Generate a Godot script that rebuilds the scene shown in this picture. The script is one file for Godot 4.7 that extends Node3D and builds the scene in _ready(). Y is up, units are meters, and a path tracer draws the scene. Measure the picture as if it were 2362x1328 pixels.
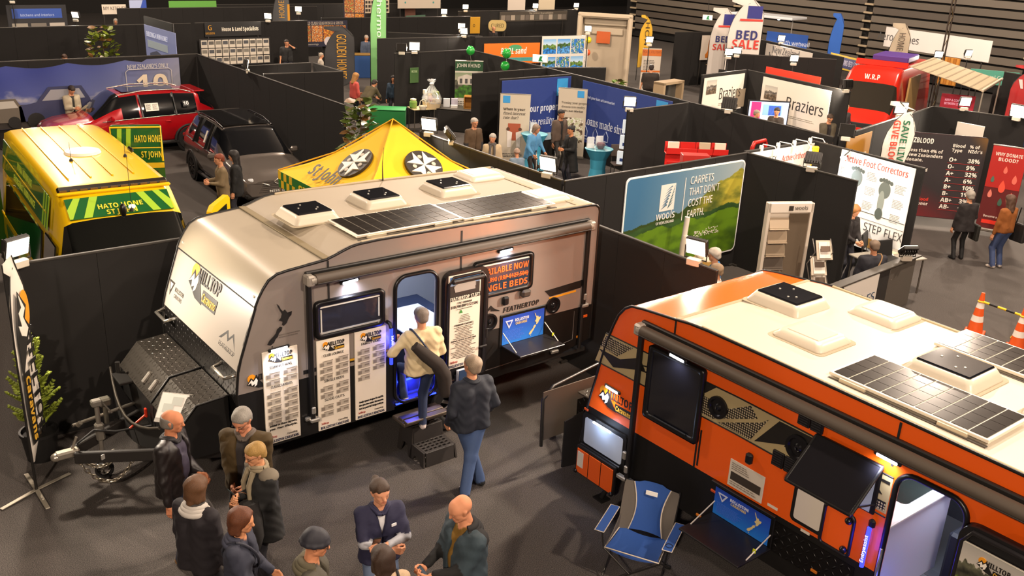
extends Node3D

class MB:
	var v := PackedVector3Array()
	var n := PackedVector3Array()
	var c := PackedColorArray()
	var uv := PackedVector2Array()
	var col := Color.WHITE
	var has_c := false
	var has_uv := false
	func tri(a: Vector3, b: Vector3, d: Vector3) -> void:
		var k := (d - a).cross(b - a).normalized()
		v.append(a); v.append(b); v.append(d)
		for i in 3: n.append(k)
		if has_c:
			for i in 3: c.append(col)
		if has_uv:
			for i in 3: uv.append(Vector2.ZERO)
	func tro(a: Vector3, b: Vector3, d: Vector3, ctr: Vector3) -> void:
		if (d - a).cross(b - a).dot((a + b + d) / 3.0 - ctr) < 0.0: tri(a, d, b)
		else: tri(a, b, d)
	func quad(a: Vector3, b: Vector3, d: Vector3, e: Vector3) -> void:
		tri(a, b, d); tri(a, d, e)
	func quo(a: Vector3, b: Vector3, d: Vector3, e: Vector3, ctr: Vector3) -> void:
		tro(a, b, d, ctr); tro(a, d, e, ctr)
	func uvquad(x0: float, y0: float, x1: float, y1: float, z: float) -> void:
		has_uv = true
		var p := [Vector3(x0, y1, z), Vector3(x1, y1, z), Vector3(x1, y0, z), Vector3(x0, y0, z)]
		var q := [Vector2(0, 0), Vector2(1, 0), Vector2(1, 1), Vector2(0, 1)]
		for i in [0, 1, 2, 0, 2, 3]:
			v.append(p[i]); n.append(Vector3(0, 0, 1)); uv.append(q[i])
			if has_c: c.append(col)
	func box(ctr: Vector3, size: Vector3, bev := 0.0, bs := Basis()) -> MB:
		var h := size * 0.5
		if bev <= 0.0:
			for ax in 3:
				for s in [-1.0, 1.0]:
					var p := []
					for t in [[-1, -1], [-1, 1], [1, 1], [1, -1]]:
						var q := Vector3.ZERO
						q[ax] = s * h[ax]; q[(ax + 1) % 3] = t[0] * h[(ax + 1) % 3]; q[(ax + 2) % 3] = t[1] * h[(ax + 2) % 3]
						p.append(ctr + bs * q)
					quo(p[0], p[1], p[2], p[3], ctr)
			return self
		bev = minf(bev, minf(h.x, minf(h.y, h.z)) * 0.98)
		var g := h - Vector3(bev, bev, bev)
		var pt := func(ax: int, sx: float, sy: float, sz: float) -> Vector3:
			var q := Vector3(sx * g.x, sy * g.y, sz * g.z)
			q[ax] = [sx, sy, sz][ax] * h[ax]
			return ctr + bs * q
		for s in [-1.0, 1.0]:
			quo(pt.call(0, s, -1, -1), pt.call(0, s, -1, 1), pt.call(0, s, 1, 1), pt.call(0, s, 1, -1), ctr)
			quo(pt.call(1, -1, s, -1), pt.call(1, -1, s, 1), pt.call(1, 1, s, 1), pt.call(1, 1, s, -1), ctr)
			quo(pt.call(2, -1, -1, s), pt.call(2, -1, 1, s), pt.call(2, 1, 1, s), pt.call(2, 1, -1, s), ctr)
			for t in [-1.0, 1.0]:
				quo(pt.call(0, s, t, -1), pt.call(0, s, t, 1), pt.call(1, s, t, 1), pt.call(1, s, t, -1), ctr)
				quo(pt.call(0, s, -1, t), pt.call(0, s, 1, t), pt.call(2, s, 1, t), pt.call(2, s, -1, t), ctr)
				quo(pt.call(1, -1, s, t), pt.call(1, 1, s, t), pt.call(2, 1, s, t), pt.call(2, -1, s, t), ctr)
				for u in [-1.0, 1.0]:
					tro(pt.call(0, s, t, u), pt.call(1, s, t, u), pt.call(2, s, t, u), ctr)
		return self
	func prism(poly: PackedVector2Array, z0: float, z1: float, xf := Transform3D()) -> MB:
		var idx := Geometry2D.triangulate_polygon(poly)
		var mid := Vector2.ZERO
		for p in poly: mid += p
		mid /= poly.size()
		for i in range(0, idx.size(), 3):
			for z in [z0, z1]:
				var a: Vector3 = xf * Vector3(poly[idx[i]].x, poly[idx[i]].y, z)
				var b: Vector3 = xf * Vector3(poly[idx[i + 1]].x, poly[idx[i + 1]].y, z)
				var d: Vector3 = xf * Vector3(poly[idx[i + 2]].x, poly[idx[i + 2]].y, z)
				tro(a, b, d, (a + b + d) / 3.0 - xf.basis.z * (1.0 if z == maxf(z0, z1) else -1.0))
		var area := 0.0
		for i in poly.size():
			area += poly[i].cross(poly[(i + 1) % poly.size()])
		for i in poly.size():
			var p := poly[i]; var q := poly[(i + 1) % poly.size()]
			var o := (q - p).orthogonal() * (1.0 if area > 0 else -1.0)
			var m := (p + q) * 0.5 + o
			quo(xf * Vector3(p.x, p.y, z0), xf * Vector3(q.x, q.y, z0), xf * Vector3(q.x, q.y, z1), xf * Vector3(p.x, p.y, z1), xf * Vector3(m.x, m.y, (z0 + z1) * 0.5))
		return self
	func grid(p: Array, wrap := false, flip := false) -> MB:
		var rows := p.size(); var cols: int = p[0].size()
		var nn := []
		for i in rows:
			var rn := PackedVector3Array()
			for j in cols:
				var du: Vector3 = p[mini(i + 1, rows - 1)][j] - p[maxi(i - 1, 0)][j]
				var dv: Vector3
				if wrap: dv = p[i][(j + 1) % cols] - p[i][(j - 1 + cols) % cols]
				else: dv = p[i][mini(j + 1, cols - 1)] - p[i][maxi(j - 1, 0)]
				var k := du.cross(dv)
				if k.length_squared() < 1e-14: k = Vector3.UP
				k = k.normalized()
				rn.append(-k if flip else k)
			nn.append(rn)
		for i in rows - 1:
			for j in (cols if wrap else cols - 1):
				var j2 := (j + 1) % cols
				var q := [[i, j], [i + 1, j], [i + 1, j2], [i, j], [i + 1, j2], [i, j2]]
				if not flip: q = [[i, j], [i + 1, j2], [i + 1, j], [i, j], [i, j2], [i + 1, j2]]
				for e in q:
					v.append(p[e[0]][e[1]]); n.append(nn[e[0]][e[1]])
					if has_c: c.append(col)
					if has_uv: uv.append(Vector2(float(e[1]) / (cols - 1), 1.0 - float(e[0]) / (rows - 1)))
		return self
	func tube(pts: Array, r, sides := 8, caps := true) -> MB:
		var rows := []
		var up := Vector3.UP
		var prev := Vector3.ZERO
		for i in pts.size():
			var t: Vector3 = (pts[mini(i + 1, pts.size() - 1)] - pts[maxi(i - 1, 0)]).normalized()
			if i == 0:
				up = Vector3.RIGHT if absf(t.y) > 0.9 else Vector3.UP
				up = (up - t * up.dot(t)).normalized()
			else:
				up = up - t * up.dot(t)
				up = up.normalized() if up.length() > 1e-5 else (Vector3.RIGHT - t * t.x).normalized()
			prev = t
			var sd := t.cross(up)
			var rr: float = r[i] if r is Array else r
			var ring := PackedVector3Array()
			for j in sides:
				var a := TAU * j / sides
				ring.append(pts[i] + (up * cos(a) + sd * sin(a)) * rr)
			rows.append(ring)
		grid(rows, true, true)
		if caps:
			for e in [0, rows.size() - 1]:
				var nb: Vector3 = pts[1] if e == 0 else pts[pts.size() - 2]
				for j in range(1, sides - 1): tro(rows[e][0], rows[e][j], rows[e][j + 1], nb)
		return self
	func rod(a: Vector3, b: Vector3, r: float, sides := 8) -> MB:
		return tube([a, b], r, sides)
	func bar(a: Vector3, b: Vector3, w: float, t: float, bev := 0.0) -> MB:
		var d := (b - a).normalized()
		var s := Vector3.UP.cross(d) if absf(d.y) < 0.95 else Vector3.RIGHT
		s = s.normalized()
		return box((a + b) * 0.5, Vector3(w, t, a.distance_to(b)), bev, Basis(s, d.cross(s).normalized(), d))
	func lathe(prof: Array, sides := 20, xf := Transform3D()) -> MB:
		for k in prof.size() - 1:
			var rows := []
			for e in 2:
				var ring := PackedVector3Array()
				for j in sides:
					var a := TAU * j / sides
					ring.append(xf * Vector3(cos(a) * prof[k + e].x, prof[k + e].y, sin(a) * prof[k + e].x))
				rows.append(ring)
			grid(rows, true, prof[k + 1].y < prof[k].y or (prof[k + 1].y == prof[k].y and prof[k + 1].x > prof[k].x))
		return self
	func ball(ctr: Vector3, rad: Vector3, nu := 14, nv := 8, bs := Basis()) -> MB:
		var rows := []
		for i in nv + 1:
			var ring := PackedVector3Array()
			var th := PI * (float(i) / nv - 0.5)
			for j in nu:
				var a := TAU * j / nu
				ring.append(ctr + bs * Vector3(cos(th) * cos(a) * rad.x, sin(th) * rad.y, cos(th) * sin(a) * rad.z))
			rows.append(ring)
		return grid(rows, true, false)
	func add(o: MB, xf: Transform3D) -> MB:
		for i in o.v.size():
			v.append(xf * o.v[i]); n.append((xf.basis * o.n[i]).normalized())
		if has_c:
			if o.has_c: c.append_array(o.c)
			else:
				for i in o.v.size(): c.append(col)
		return self
	func mesh() -> ArrayMesh:
		var a := []
		a.resize(Mesh.ARRAY_MAX)
		a[Mesh.ARRAY_VERTEX] = v; a[Mesh.ARRAY_NORMAL] = n
		if has_c: a[Mesh.ARRAY_COLOR] = c
		if has_uv: a[Mesh.ARRAY_TEX_UV] = uv
		var m := ArrayMesh.new()
		m.add_surface_from_arrays(Mesh.PRIMITIVE_TRIANGLES, a)
		return m

func mb() -> MB: return MB.new()
func mbc() -> MB:
	var m := MB.new(); m.has_c = true; return m

var mats := {}
func M(hex: String, rough := 0.6, metal := 0.0, o := {}) -> StandardMaterial3D:
	var key := "%s|%s|%s|%s" % [hex, rough, metal, o]
	if mats.has(key): return mats[key]
	var m := StandardMaterial3D.new()
	m.albedo_color = Color(hex)
	m.roughness = rough; m.metallic = metal
	if o.has("coat"): m.clearcoat_enabled = true; m.clearcoat = o.coat; m.clearcoat_roughness = 0.05
	if o.has("glow"):
		m.emission_enabled = true; m.emission = Color(o.get("glowcol", hex)); m.emission_energy_multiplier = o.glow
	if o.has("alpha"):
		m.transparency = BaseMaterial3D.TRANSPARENCY_ALPHA; m.albedo_color.a = o.alpha
	if o.has("vc"): m.vertex_color_use_as_albedo = true
	if o.has("back"):
		m.backlight_enabled = true; m.backlight = Color(o.back)
	if o.has("tex"): m.albedo_texture = o.tex
	if o.has("noise"):   # woven or pile grain: [scale, low, high, height in cm]
		m.albedo_texture = grain(o.noise[1], o.noise[2])
		m.uv1_triplanar = true; m.uv1_world_triplanar = o.get("world", true)
		m.uv1_scale = Vector3.ONE * o.noise[0]
		if o.noise.size() > 3 and o.noise[3] > 0.0:
			m.normal_enabled = true; m.normal_texture = grain_n(); m.normal_scale = o.noise[3]
	if o.has("nrm"):
		m.normal_enabled = true; m.normal_texture = o.nrm; m.normal_scale = o.get("ns", 1.0)
		m.uv1_triplanar = true; m.uv1_scale = Vector3.ONE * o.get("us", 1.0)
	mats[key] = m
	return m

var grains := {}
func grain(lo: float, hi: float) -> NoiseTexture2D:
	var key := "%s %s" % [lo, hi]
	if grains.has(key): return grains[key]
	var t := NoiseTexture2D.new()
	t.width = 512; t.height = 512; t.seamless = true
	var f := FastNoiseLite.new()
	f.seed = 7; f.frequency = 0.09; f.fractal_octaves = 4; f.fractal_gain = 0.65
	t.noise = f
	var g := Gradient.new()
	g.set_color(0, Color(lo, lo, lo)); g.set_color(1, Color(hi, hi, hi))
	g.set_offset(0, 0.25); g.set_offset(1, 0.75)
	t.color_ramp = g
	grains[key] = t
	return t
var gn: NoiseTexture2D
func grain_n() -> NoiseTexture2D:
	if gn: return gn
	gn = NoiseTexture2D.new()
	gn.width = 512; gn.height = 512; gn.seamless = true; gn.as_normal_map = true; gn.bump_strength = 6.0
	var f := FastNoiseLite.new()
	f.seed = 11; f.frequency = 0.12; f.fractal_octaves = 3
	gn.noise = f
	return gn

func pixels(w: int, h: int, fn: Callable) -> ImageTexture:
	var im := Image.create(w, h, false, Image.FORMAT_RGB8)
	for y in h:
		for x in w:
			im.set_pixel(x, y, fn.call((x + 0.5) / w, (y + 0.5) / h))
	return ImageTexture.create_from_image(im)
func tex_mat(t: Texture2D, rough := 0.55) -> StandardMaterial3D:
	var m := StandardMaterial3D.new()
	m.albedo_texture = t; m.roughness = rough
	return m

var used := {}
func numbered(called: String) -> String:
	if not used.has(called):
		used[called] = 0
		return called
	used[called] += 1
	return "%s_%03d" % [called, used[called]]
func tag(o: Node3D, label: String, category: String, group := "", kind := "") -> void:
	if label: o.set_meta("label", label)
	if category: o.set_meta("category", category)
	if group: o.set_meta("group", group)
	if kind: o.set_meta("kind", kind)
func thing(called: String, label: String, category: String, at := Vector3.ZERO, yaw := 0.0, group := "") -> Node3D:
	var o := Node3D.new()
	o.name = numbered(called)
	add_child(o)
	o.position = at; o.rotation.y = deg_to_rad(yaw)
	tag(o, label, category, group)
	return o
func put(par: Node, called: String, m, mat: Material, at := Vector3.ZERO, label := "") -> MeshInstance3D:
	var o := MeshInstance3D.new()
	o.mesh = m.mesh() if m is MB else m
	o.material_override = mat
	o.position = at
	o.cast_shadow = GeometryInstance3D.SHADOW_CASTING_SETTING_ON
	o.name = numbered(called) if par == self else called
	par.add_child(o, true)
	if label: o.set_meta("label", label)
	return o
func struct(called: String, m, mat: Material) -> MeshInstance3D:
	var o := put(self, called, m, mat)
	o.set_meta("kind", "structure")
	return o
func copy(o: Node3D, at: Vector3, yaw: float, label := "") -> Node3D:
	var d: Node3D = o.duplicate()
	d.name = numbered(String(o.name).rstrip("0123456789_"))
	add_child(d)
	d.position = at; d.rotation.y = deg_to_rad(yaw)
	if label: d.set_meta("label", label)
	return d

var fonts := {}
func font(kind: String, slant := 0.0, fat := 0.0) -> Font:
	var key := "%s %s %s" % [kind, slant, fat]
	if fonts.has(key): return fonts[key]
	var f := SystemFont.new()
	f.font_names = PackedStringArray(["Droid Serif" if kind.begins_with("serif") else ("Droid Sans Mono" if kind == "mono" else "Droid Sans")])
	f.font_weight = 700 if kind.ends_with("b") else 400
	var o: Font = f
	if slant != 0.0 or fat != 0.0:
		var fv := FontVariation.new()
		fv.base_font = f
		fv.variation_embolden = fat
		fv.variation_transform = Transform2D(Vector2(1, slant), Vector2(0, 1), Vector2.ZERO)
		o = fv
	fonts[key] = o
	return o
func txt(par: Node, s: String, x: float, y: float, h: float, hex: String, o := {}) -> MeshInstance3D:
	var t := TextMesh.new()
	var f := font(o.get("f", "sans"), o.get("it", 0.0), o.get("fat", 0.0))
	t.text = s; t.font = f; t.font_size = 32
	t.pixel_size = h / (32.0 * 0.714)
	t.depth = o.get("d", 0.004)
	t.curve_step = o.get("cs", 4.0)
	var wid: float = f.get_string_size(s, HORIZONTAL_ALIGNMENT_LEFT, -1, 32).x * t.pixel_size
	var sx := 1.0
	if o.has("w"): sx = o.w / wid
	var al: String = o.get("al", "l")
	var hx: float = wid * sx * 0.5
	var mt := M(hex, 0.5, 0.0, {"glow": o.glow} if o.has("glow") else {})
	var i := put(par, "lettering", t, mt, Vector3(x + (hx if al == "l" else (-hx if al == "r" else 0.0)), y, o.get("z", 0.006)))
	i.scale.x = sx
	if o.has("rot"): i.rotation.z = deg_to_rad(o.rot)
	return i
func fine(par: Node, x: float, y: float, w: float, rows: int, dy: float, hex: String, o := {}) -> MeshInstance3D:
	var m := mb()
	var r := RandomNumberGenerator.new()
	r.seed = int(absf(x * 9176.0) + absf(y * 5331.0) + rows * 77)
	var z: float = o.get("z", 0.006)
	for k in rows:
		var ww: float = w * r.randf_range(o.get("lo", 0.7), 1.0)
		var px := 0.0
		var x0: float = x + ((w - ww) * 0.5 if o.get("al", "l") == "c" else 0.0)
		while px < ww:
			var lw := minf(r.randf_range(1.6, 5.0) * dy * 0.45, ww - px)
			m.box(Vector3(x0 + px + lw * 0.5, y - dy * (k + 0.5), z), Vector3(lw, dy * o.get("t", 0.42), 0.003))
			px += lw + dy * 0.3
	var n := put(par, "small_print", m, M(hex))
	n.set_meta("kind", "stuff")
	return n
func rect(par: Node, called: String, x: float, y: float, w: float, h: float, hex: String, z := 0.004, d := 0.004, rough := 0.5) -> MeshInstance3D:
	return put(par, called, mb().box(Vector3(x + w * 0.5, y + h * 0.5, z), Vector3(w, h, d)), M(hex, rough))
func flat(par: Node, called: String, pts: Array, hex: String, z := 0.006, d := 0.004) -> MeshInstance3D:
	var p := PackedVector2Array()
	for q in pts: p.append(Vector2(q[0], q[1]))
	return put(par, called, mb().prism(p, z - d * 0.5, z + d * 0.5), M(hex, 0.5))
func disc_poly(x: float, y: float, rx: float, ry := -1.0, k := 24) -> Array:
	var a := []
	for i in k: a.append([x + cos(TAU * i / k) * rx, y + sin(TAU * i / k) * (rx if ry < 0 else ry)])
	return a
func round_poly(x: float, y: float, w: float, h: float, r: float, k := 5) -> Array:
	var a := []
	for q in [[x + w - r, y + h - r, 0.0], [x + r, y + h - r, 90.0], [x + r, y + r, 180.0], [x + w - r, y + r, 270.0]]:
		for i in k + 1:
			var t := deg_to_rad(q[2] + 90.0 * i / k)
			a.append([q[0] + cos(t) * r, q[1] + sin(t) * r])
	return a
func picture(par: Node, called: String, x: float, y: float, w: float, h: float, t: Texture2D, z := 0.005) -> MeshInstance3D:
	var m := mb()
	m.uvquad(x, y, x + w, y + h, z)
	return put(par, called, m, tex_mat(t))

class Field:
	var A := PackedVector3Array()
	var BA := PackedVector3Array()
	var il := PackedFloat32Array()
	var ra := PackedFloat32Array()
	var dr := PackedFloat32Array()
	var lab := PackedInt32Array()
	var k := 0.03
	var fold := 0.0
	var cut = null
	var use_cut := true
	var best := 0
	func bone(a: Vector3, b: Vector3, r0: float, r1: float, l := 0) -> void:
		var d := b - a
		A.append(a); BA.append(d); il.append(1.0 / maxf(d.length_squared(), 1e-9)); ra.append(r0); dr.append(r1 - r0); lab.append(l)
	func at(p: Vector3, list: PackedInt32Array) -> float:
		var m := 9.0
		var bd := 9.0
		for i in list:
			var q := p - A[i]
			var h := clampf(q.dot(BA[i]) * il[i], 0.0, 1.0)
			var d := (q - BA[i] * h).length() - ra[i] - dr[i] * h
			if d < bd: bd = d; best = lab[i]
			var e := k - absf(m - d)
			m = minf(m, d)
			if e > 0.0: m -= e * e * 0.25 / k
		if m > 0.05: return m
		if fold > 0.0 and m > -0.05: m += fold * sin(p.y * 46.0 + 3.0 * sin(p.x * 17.0 + p.z * 11.0)) * sin(p.x * 21.0 - p.y * 13.0 + p.z * 24.0)
		if use_cut and cut != null: m = cut.call(p, m)
		return m
	func build(cell: float, cols: Array) -> MB:
		var L := cell * 4.0
		var blocks := {}
		for i in A.size():
			var R := ra[i] + maxf(dr[i], 0.0) + k + L
			var bb := AABB(A[i], Vector3.ZERO).expand(A[i] + BA[i]).grow(R)
			var lo := Vector3i((bb.position / L).floor()); var hi := Vector3i((bb.end / L).floor())
			for x in range(lo.x, hi.x + 1):
				for y in range(lo.y, hi.y + 1):
					for z in range(lo.z, hi.z + 1):
						var p := Vector3(x + 0.5, y + 0.5, z + 0.5) * L
						var q := p - A[i]
						var h := clampf(q.dot(BA[i]) * il[i], 0.0, 1.0)
						if (q - BA[i] * h).length() - ra[i] - dr[i] * h < L * 0.87 + k + fold:
							var key := Vector3i(x, y, z)
							if not blocks.has(key): blocks[key] = PackedInt32Array()
							blocks[key].append(i)
		var vmap := {}
		var pos := PackedVector3Array()
		var labs := PackedInt32Array()
		var edges := PackedInt32Array()
		var val := PackedFloat32Array()
		val.resize(125)
		var slack := L * 0.88 + fold * 2.0 + 0.004
		for key in blocks:
			var list: PackedInt32Array = blocks[key]
			var o := Vector3(key) * L
			use_cut = false
			var mid := at(o + Vector3(L, L, L) * 0.5, list)
			use_cut = true
			if mid > slack or (mid < -slack and (cut == null or cut.call(o + Vector3(L, L, L) * 0.5, mid) < -slack)): continue
			var neg := 0
			for x in 5:
				for y in 5:
					for z in 5:
						var d := at(o + Vector3(x, y, z) * cell, list)
						val[x * 25 + y * 5 + z] = d
						if d < 0.0: neg += 1
			if neg == 0 or neg == 125: continue
			for x in 4:
				for y in 4:
					for z in 4:
						var b := x * 25 + y * 5 + z
						var v0 := val[b]
						var gx: int = key.x * 4 + x; var gy: int = key.y * 4 + y; var gz: int = key.z * 4 + z
						if (v0 < 0.0) != (val[b + 25] < 0.0): edges.append_array([gx, gy, gz, 0, int(v0 < 0.0)])
						if (v0 < 0.0) != (val[b + 5] < 0.0): edges.append_array([gx, gy, gz, 1, int(v0 < 0.0)])
						if (v0 < 0.0) != (val[b + 1] < 0.0): edges.append_array([gx, gy, gz, 2, int(v0 < 0.0)])
						var c8 := [v0, val[b + 1], val[b + 5], val[b + 6], val[b + 25], val[b + 26], val[b + 30], val[b + 31]]
						var s := 0
						for q in c8:
							if q < 0.0: s += 1
						if s == 0 or s == 8: continue
						var acc := Vector3.ZERO
						var cnt := 0
						for e in [[0, 1], [2, 3], [4, 5], [6, 7], [0, 2], [1, 3], [4, 6], [5, 7], [0, 4], [1, 5], [2, 6], [3, 7]]:
							var f0: float = c8[e[0]]; var f1: float = c8[e[1]]
							if (f0 < 0.0) == (f1 < 0.0): continue
							var t := f0 / (f0 - f1)
							var p0 := Vector3(e[0] >> 2, (e[0] >> 1) & 1, e[0] & 1); var p1 := Vector3(e[1] >> 2, (e[1] >> 1) & 1, e[1] & 1)
							acc += p0.lerp(p1, t); cnt += 1
						var P := o + (Vector3(x, y, z) + acc / cnt) * cell
						at(P, list)
						vmap[Vector3i(gx, gy, gz)] = pos.size()
						pos.append(P); labs.append(best)
		var nrm := PackedVector3Array()
		nrm.resize(pos.size())
		var tris := PackedInt32Array()
		for i in range(0, edges.size(), 5):
			var g := Vector3i(edges[i], edges[i + 1], edges[i + 2])
			var u := Vector3i(0, 1, 0); var w := Vector3i(0, 0, 1)
			if edges[i + 3] == 1: u = Vector3i(0, 0, 1); w = Vector3i(1, 0, 0)
			elif edges[i + 3] == 2: u = Vector3i(1, 0, 0); w = Vector3i(0, 1, 0)
			var a = vmap.get(g); var b = vmap.get(g - u); var c = vmap.get(g - u - w); var d = vmap.get(g - w)
			if a == null or b == null or c == null or d == null: continue
			if edges[i + 4] == 0: var t = b; b = d; d = t
			for tr in [[a, c, b], [a, d, c]]:
				var nn: Vector3 = (pos[tr[2]] - pos[tr[0]]).cross(pos[tr[1]] - pos[tr[0]])
				for q in tr:
					nrm[q] += nn; tris.append(q)
		var m := MB.new()
		m.has_c = true
		for q in tris:
			m.v.append(pos[q]); m.n.append(nrm[q].normalized()); m.c.append(cols[labs[q]])
		return m

func lin(hex: String) -> Color: return Color(hex).srgb_to_linear()

var parts_cache := {}
func head_mesh(cell: float) -> MB:
	var key := "head %s" % cell
	if parts_cache.has(key): return parts_cache[key]
	var f := Field.new()
	f.k = 0.022
	f.bone(Vector3(0, .125, -.028), Vector3(0, .122, .018), .083, .078)
	f.bone(Vector3(0, .105, .03), Vector3(0, .045, .042), .06, .044)
	for s in [-1, 1]:
		f.bone(Vector3(s * .034, .04, .012), Vector3(s * .008, .008, .062), .032, .024)
		f.bone(Vector3(s * .032, .066, .05), Vector3(s * .034, .07, .045), .027, .027)
		f.bone(Vector3(s * .016, .112, .084), Vector3(s * .042, .113, .07), .009, .008)
		f.bone(Vector3(s * .077, .07, -.002), Vector3(s * .084, .104, -.012), .008, .013)
	f.bone(Vector3(0, .1, .088), Vector3(0, .064, .108), .009, .014)
	f.bone(Vector3(-.014, .032, .084), Vector3(.014, .032, .084), .008, .008, 1)
	f.bone(Vector3(0, -.05, -.012), Vector3(0, .06, -.012), .054, .056)
	var m := f.build(cell, [Color(1, 0, 0), Color(0, 1, 0)])
	parts_cache[key] = m
	return m
func hand_mesh(cell: float, curl: float) -> MB:
	var key := "hand %s %s" % [cell, curl]
	if parts_cache.has(key): return parts_cache[key]
	var f := Field.new()
	f.k = 0.008
	f.bone(Vector3(0, 0, -.03), Vector3(0, 0, .02), .026, .024)
	for j in 4:
		var x := .030 - .020 * j
		f.bone(Vector3(x * .7, 0, .02), Vector3(x, .002, .085), .014, .0125)
		var p := Vector3(x, .002, .085)
		var ln: float = [.040, .045, .042, .033][j]
		var a := curl * (0.7 + 0.06 * j)
		for g in 3:
			var q: Vector3 = p + Vector3(0, -sin(a), cos(a)) * ln * [1.0, .62, .5][g]
			f.bone(p, q, .0098 - .0006 * g, .0092 - .0006 * g)
			p = q
			a += curl
	f.bone(Vector3(.018, -.004, .02), Vector3(.045, -.012, .05), .015, .012)
	f.bone(Vector3(.045, -.012, .05), Vector3(.05, -.02 - .012 * curl, .082), .0115, .0105)
	f.bone(Vector3(.05, -.02 - .012 * curl, .082), Vector3(.044, -.028 - .022 * curl, .108), .0105, .0085)
	var m := f.build(cell, [Color.WHITE])
	parts_cache[key] = m
	return m
func hair_mesh(style: String, cell: float) -> ArrayMesh:
	var key := "hair %s %s" % [style, cell]
	if parts_cache.has(key): return parts_cache[key]
	var f := Field.new()
	f.k = 0.02
	f.fold = 0.0032
	var long := style in ["bob", "long", "tail"]
	var face := Vector3(0, .058, .122); var fr := .098
	if style == "beanie" or style == "cap":
		f.fold = 0.0
		f.bone(Vector3(0, .13, -.03), Vector3(0, .13, .016), .096, .09)
		f.bone(Vector3(0, .17, -.03), Vector3(0, .17, 0), .07, .066)
		for i in 12:
			var a := TAU * i / 12; var b := TAU * (i + 1) / 12
			f.bone(Vector3(cos(a) * .092, .118 + sin(a) * .012, -.012 + sin(a) * .108), Vector3(cos(b) * .092, .118 + sin(b) * .012, -.012 + sin(b) * .108), .015, .015)
		f.cut = func(p: Vector3, d: float) -> float: return maxf(d, .098 + p.z * .12 - p.y)
	elif style == "fringe":
		f.bone(Vector3(0, .085, -.035), Vector3(0, .08, -.02), .086, .084)
		f.bone(Vector3(0, .12, -.03), Vector3(0, .11, -.02), .089, .086)
		f.cut = func(p: Vector3, d: float) -> float: return maxf(maxf(d, p.y - .15 + maxf(0.0, p.z + .03) * .7), maxf(p.z - .022, .035 - p.y))
	else:
		var fat: float = {"short": .009, "bun": .008}.get(style, .018)
		f.bone(Vector3(0, .134, -.03), Vector3(0, .138, .008), .083 + fat, .078 + fat)
		f.bone(Vector3(0, .085, -.04), Vector3(0, .11, -.03), .074 + fat, .078 + fat)
		if style == "curly":
			f.fold = 0.006
			f.bone(Vector3(0, .15, -.03), Vector3(0, .15, .015), .098, .09)
		if long:
			var low: float = {"bob": .005, "long": -.13, "tail": .03}[style]
			for s in [-1, 1]:
				f.bone(Vector3(s * .072, .12, -.005), Vector3(s * .082, low, -.005), .03, .028)
				f.bone(Vector3(s * .06, .12, -.04), Vector3(s * .06, low, -.055), .05, .04)
			f.bone(Vector3(0, .1, -.055), Vector3(0, low - .02, -.07), .075, .05)
		if style == "tail":
			f.bone(Vector3(0, .14, -.11), Vector3(0, -.05, -.13), .03, .02)
		if style == "bun":
			f.bone(Vector3(0, .16, -.115), Vector3(0, .165, -.12), .04, .04)
		f.cut = func(p: Vector3, d: float) -> float:
			d = maxf(d, fr - p.distance_to(face))
			if long: return maxf(d, p.z - .085)
			return maxf(d, minf(p.z - .048 - (p.y - .135) * 1.15, .06 - p.z + 100.0 * maxf(0.0, p.z - .1))) if p.y < .17 else d
	var m := f.build(cell, [Color.WHITE]).mesh()
	parts_cache[key] = m
	return m

func knee(a: Vector3, b: Vector3, l1: float, l2: float, pole: Vector3) -> Vector3:
	var d := a.distance_to(b)
	d = clampf(d, 0.05, (l1 + l2) * 0.999)
	var u := (b - a).normalized()
	var x := (l1 * l1 - l2 * l2 + d * d) / (2.0 * d)
	var hh := sqrt(maxf(l1 * l1 - x * x, 0.0))
	var pp := (pole - u * pole.dot(u)).normalized()
	return a + u * x + pp * hh

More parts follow.
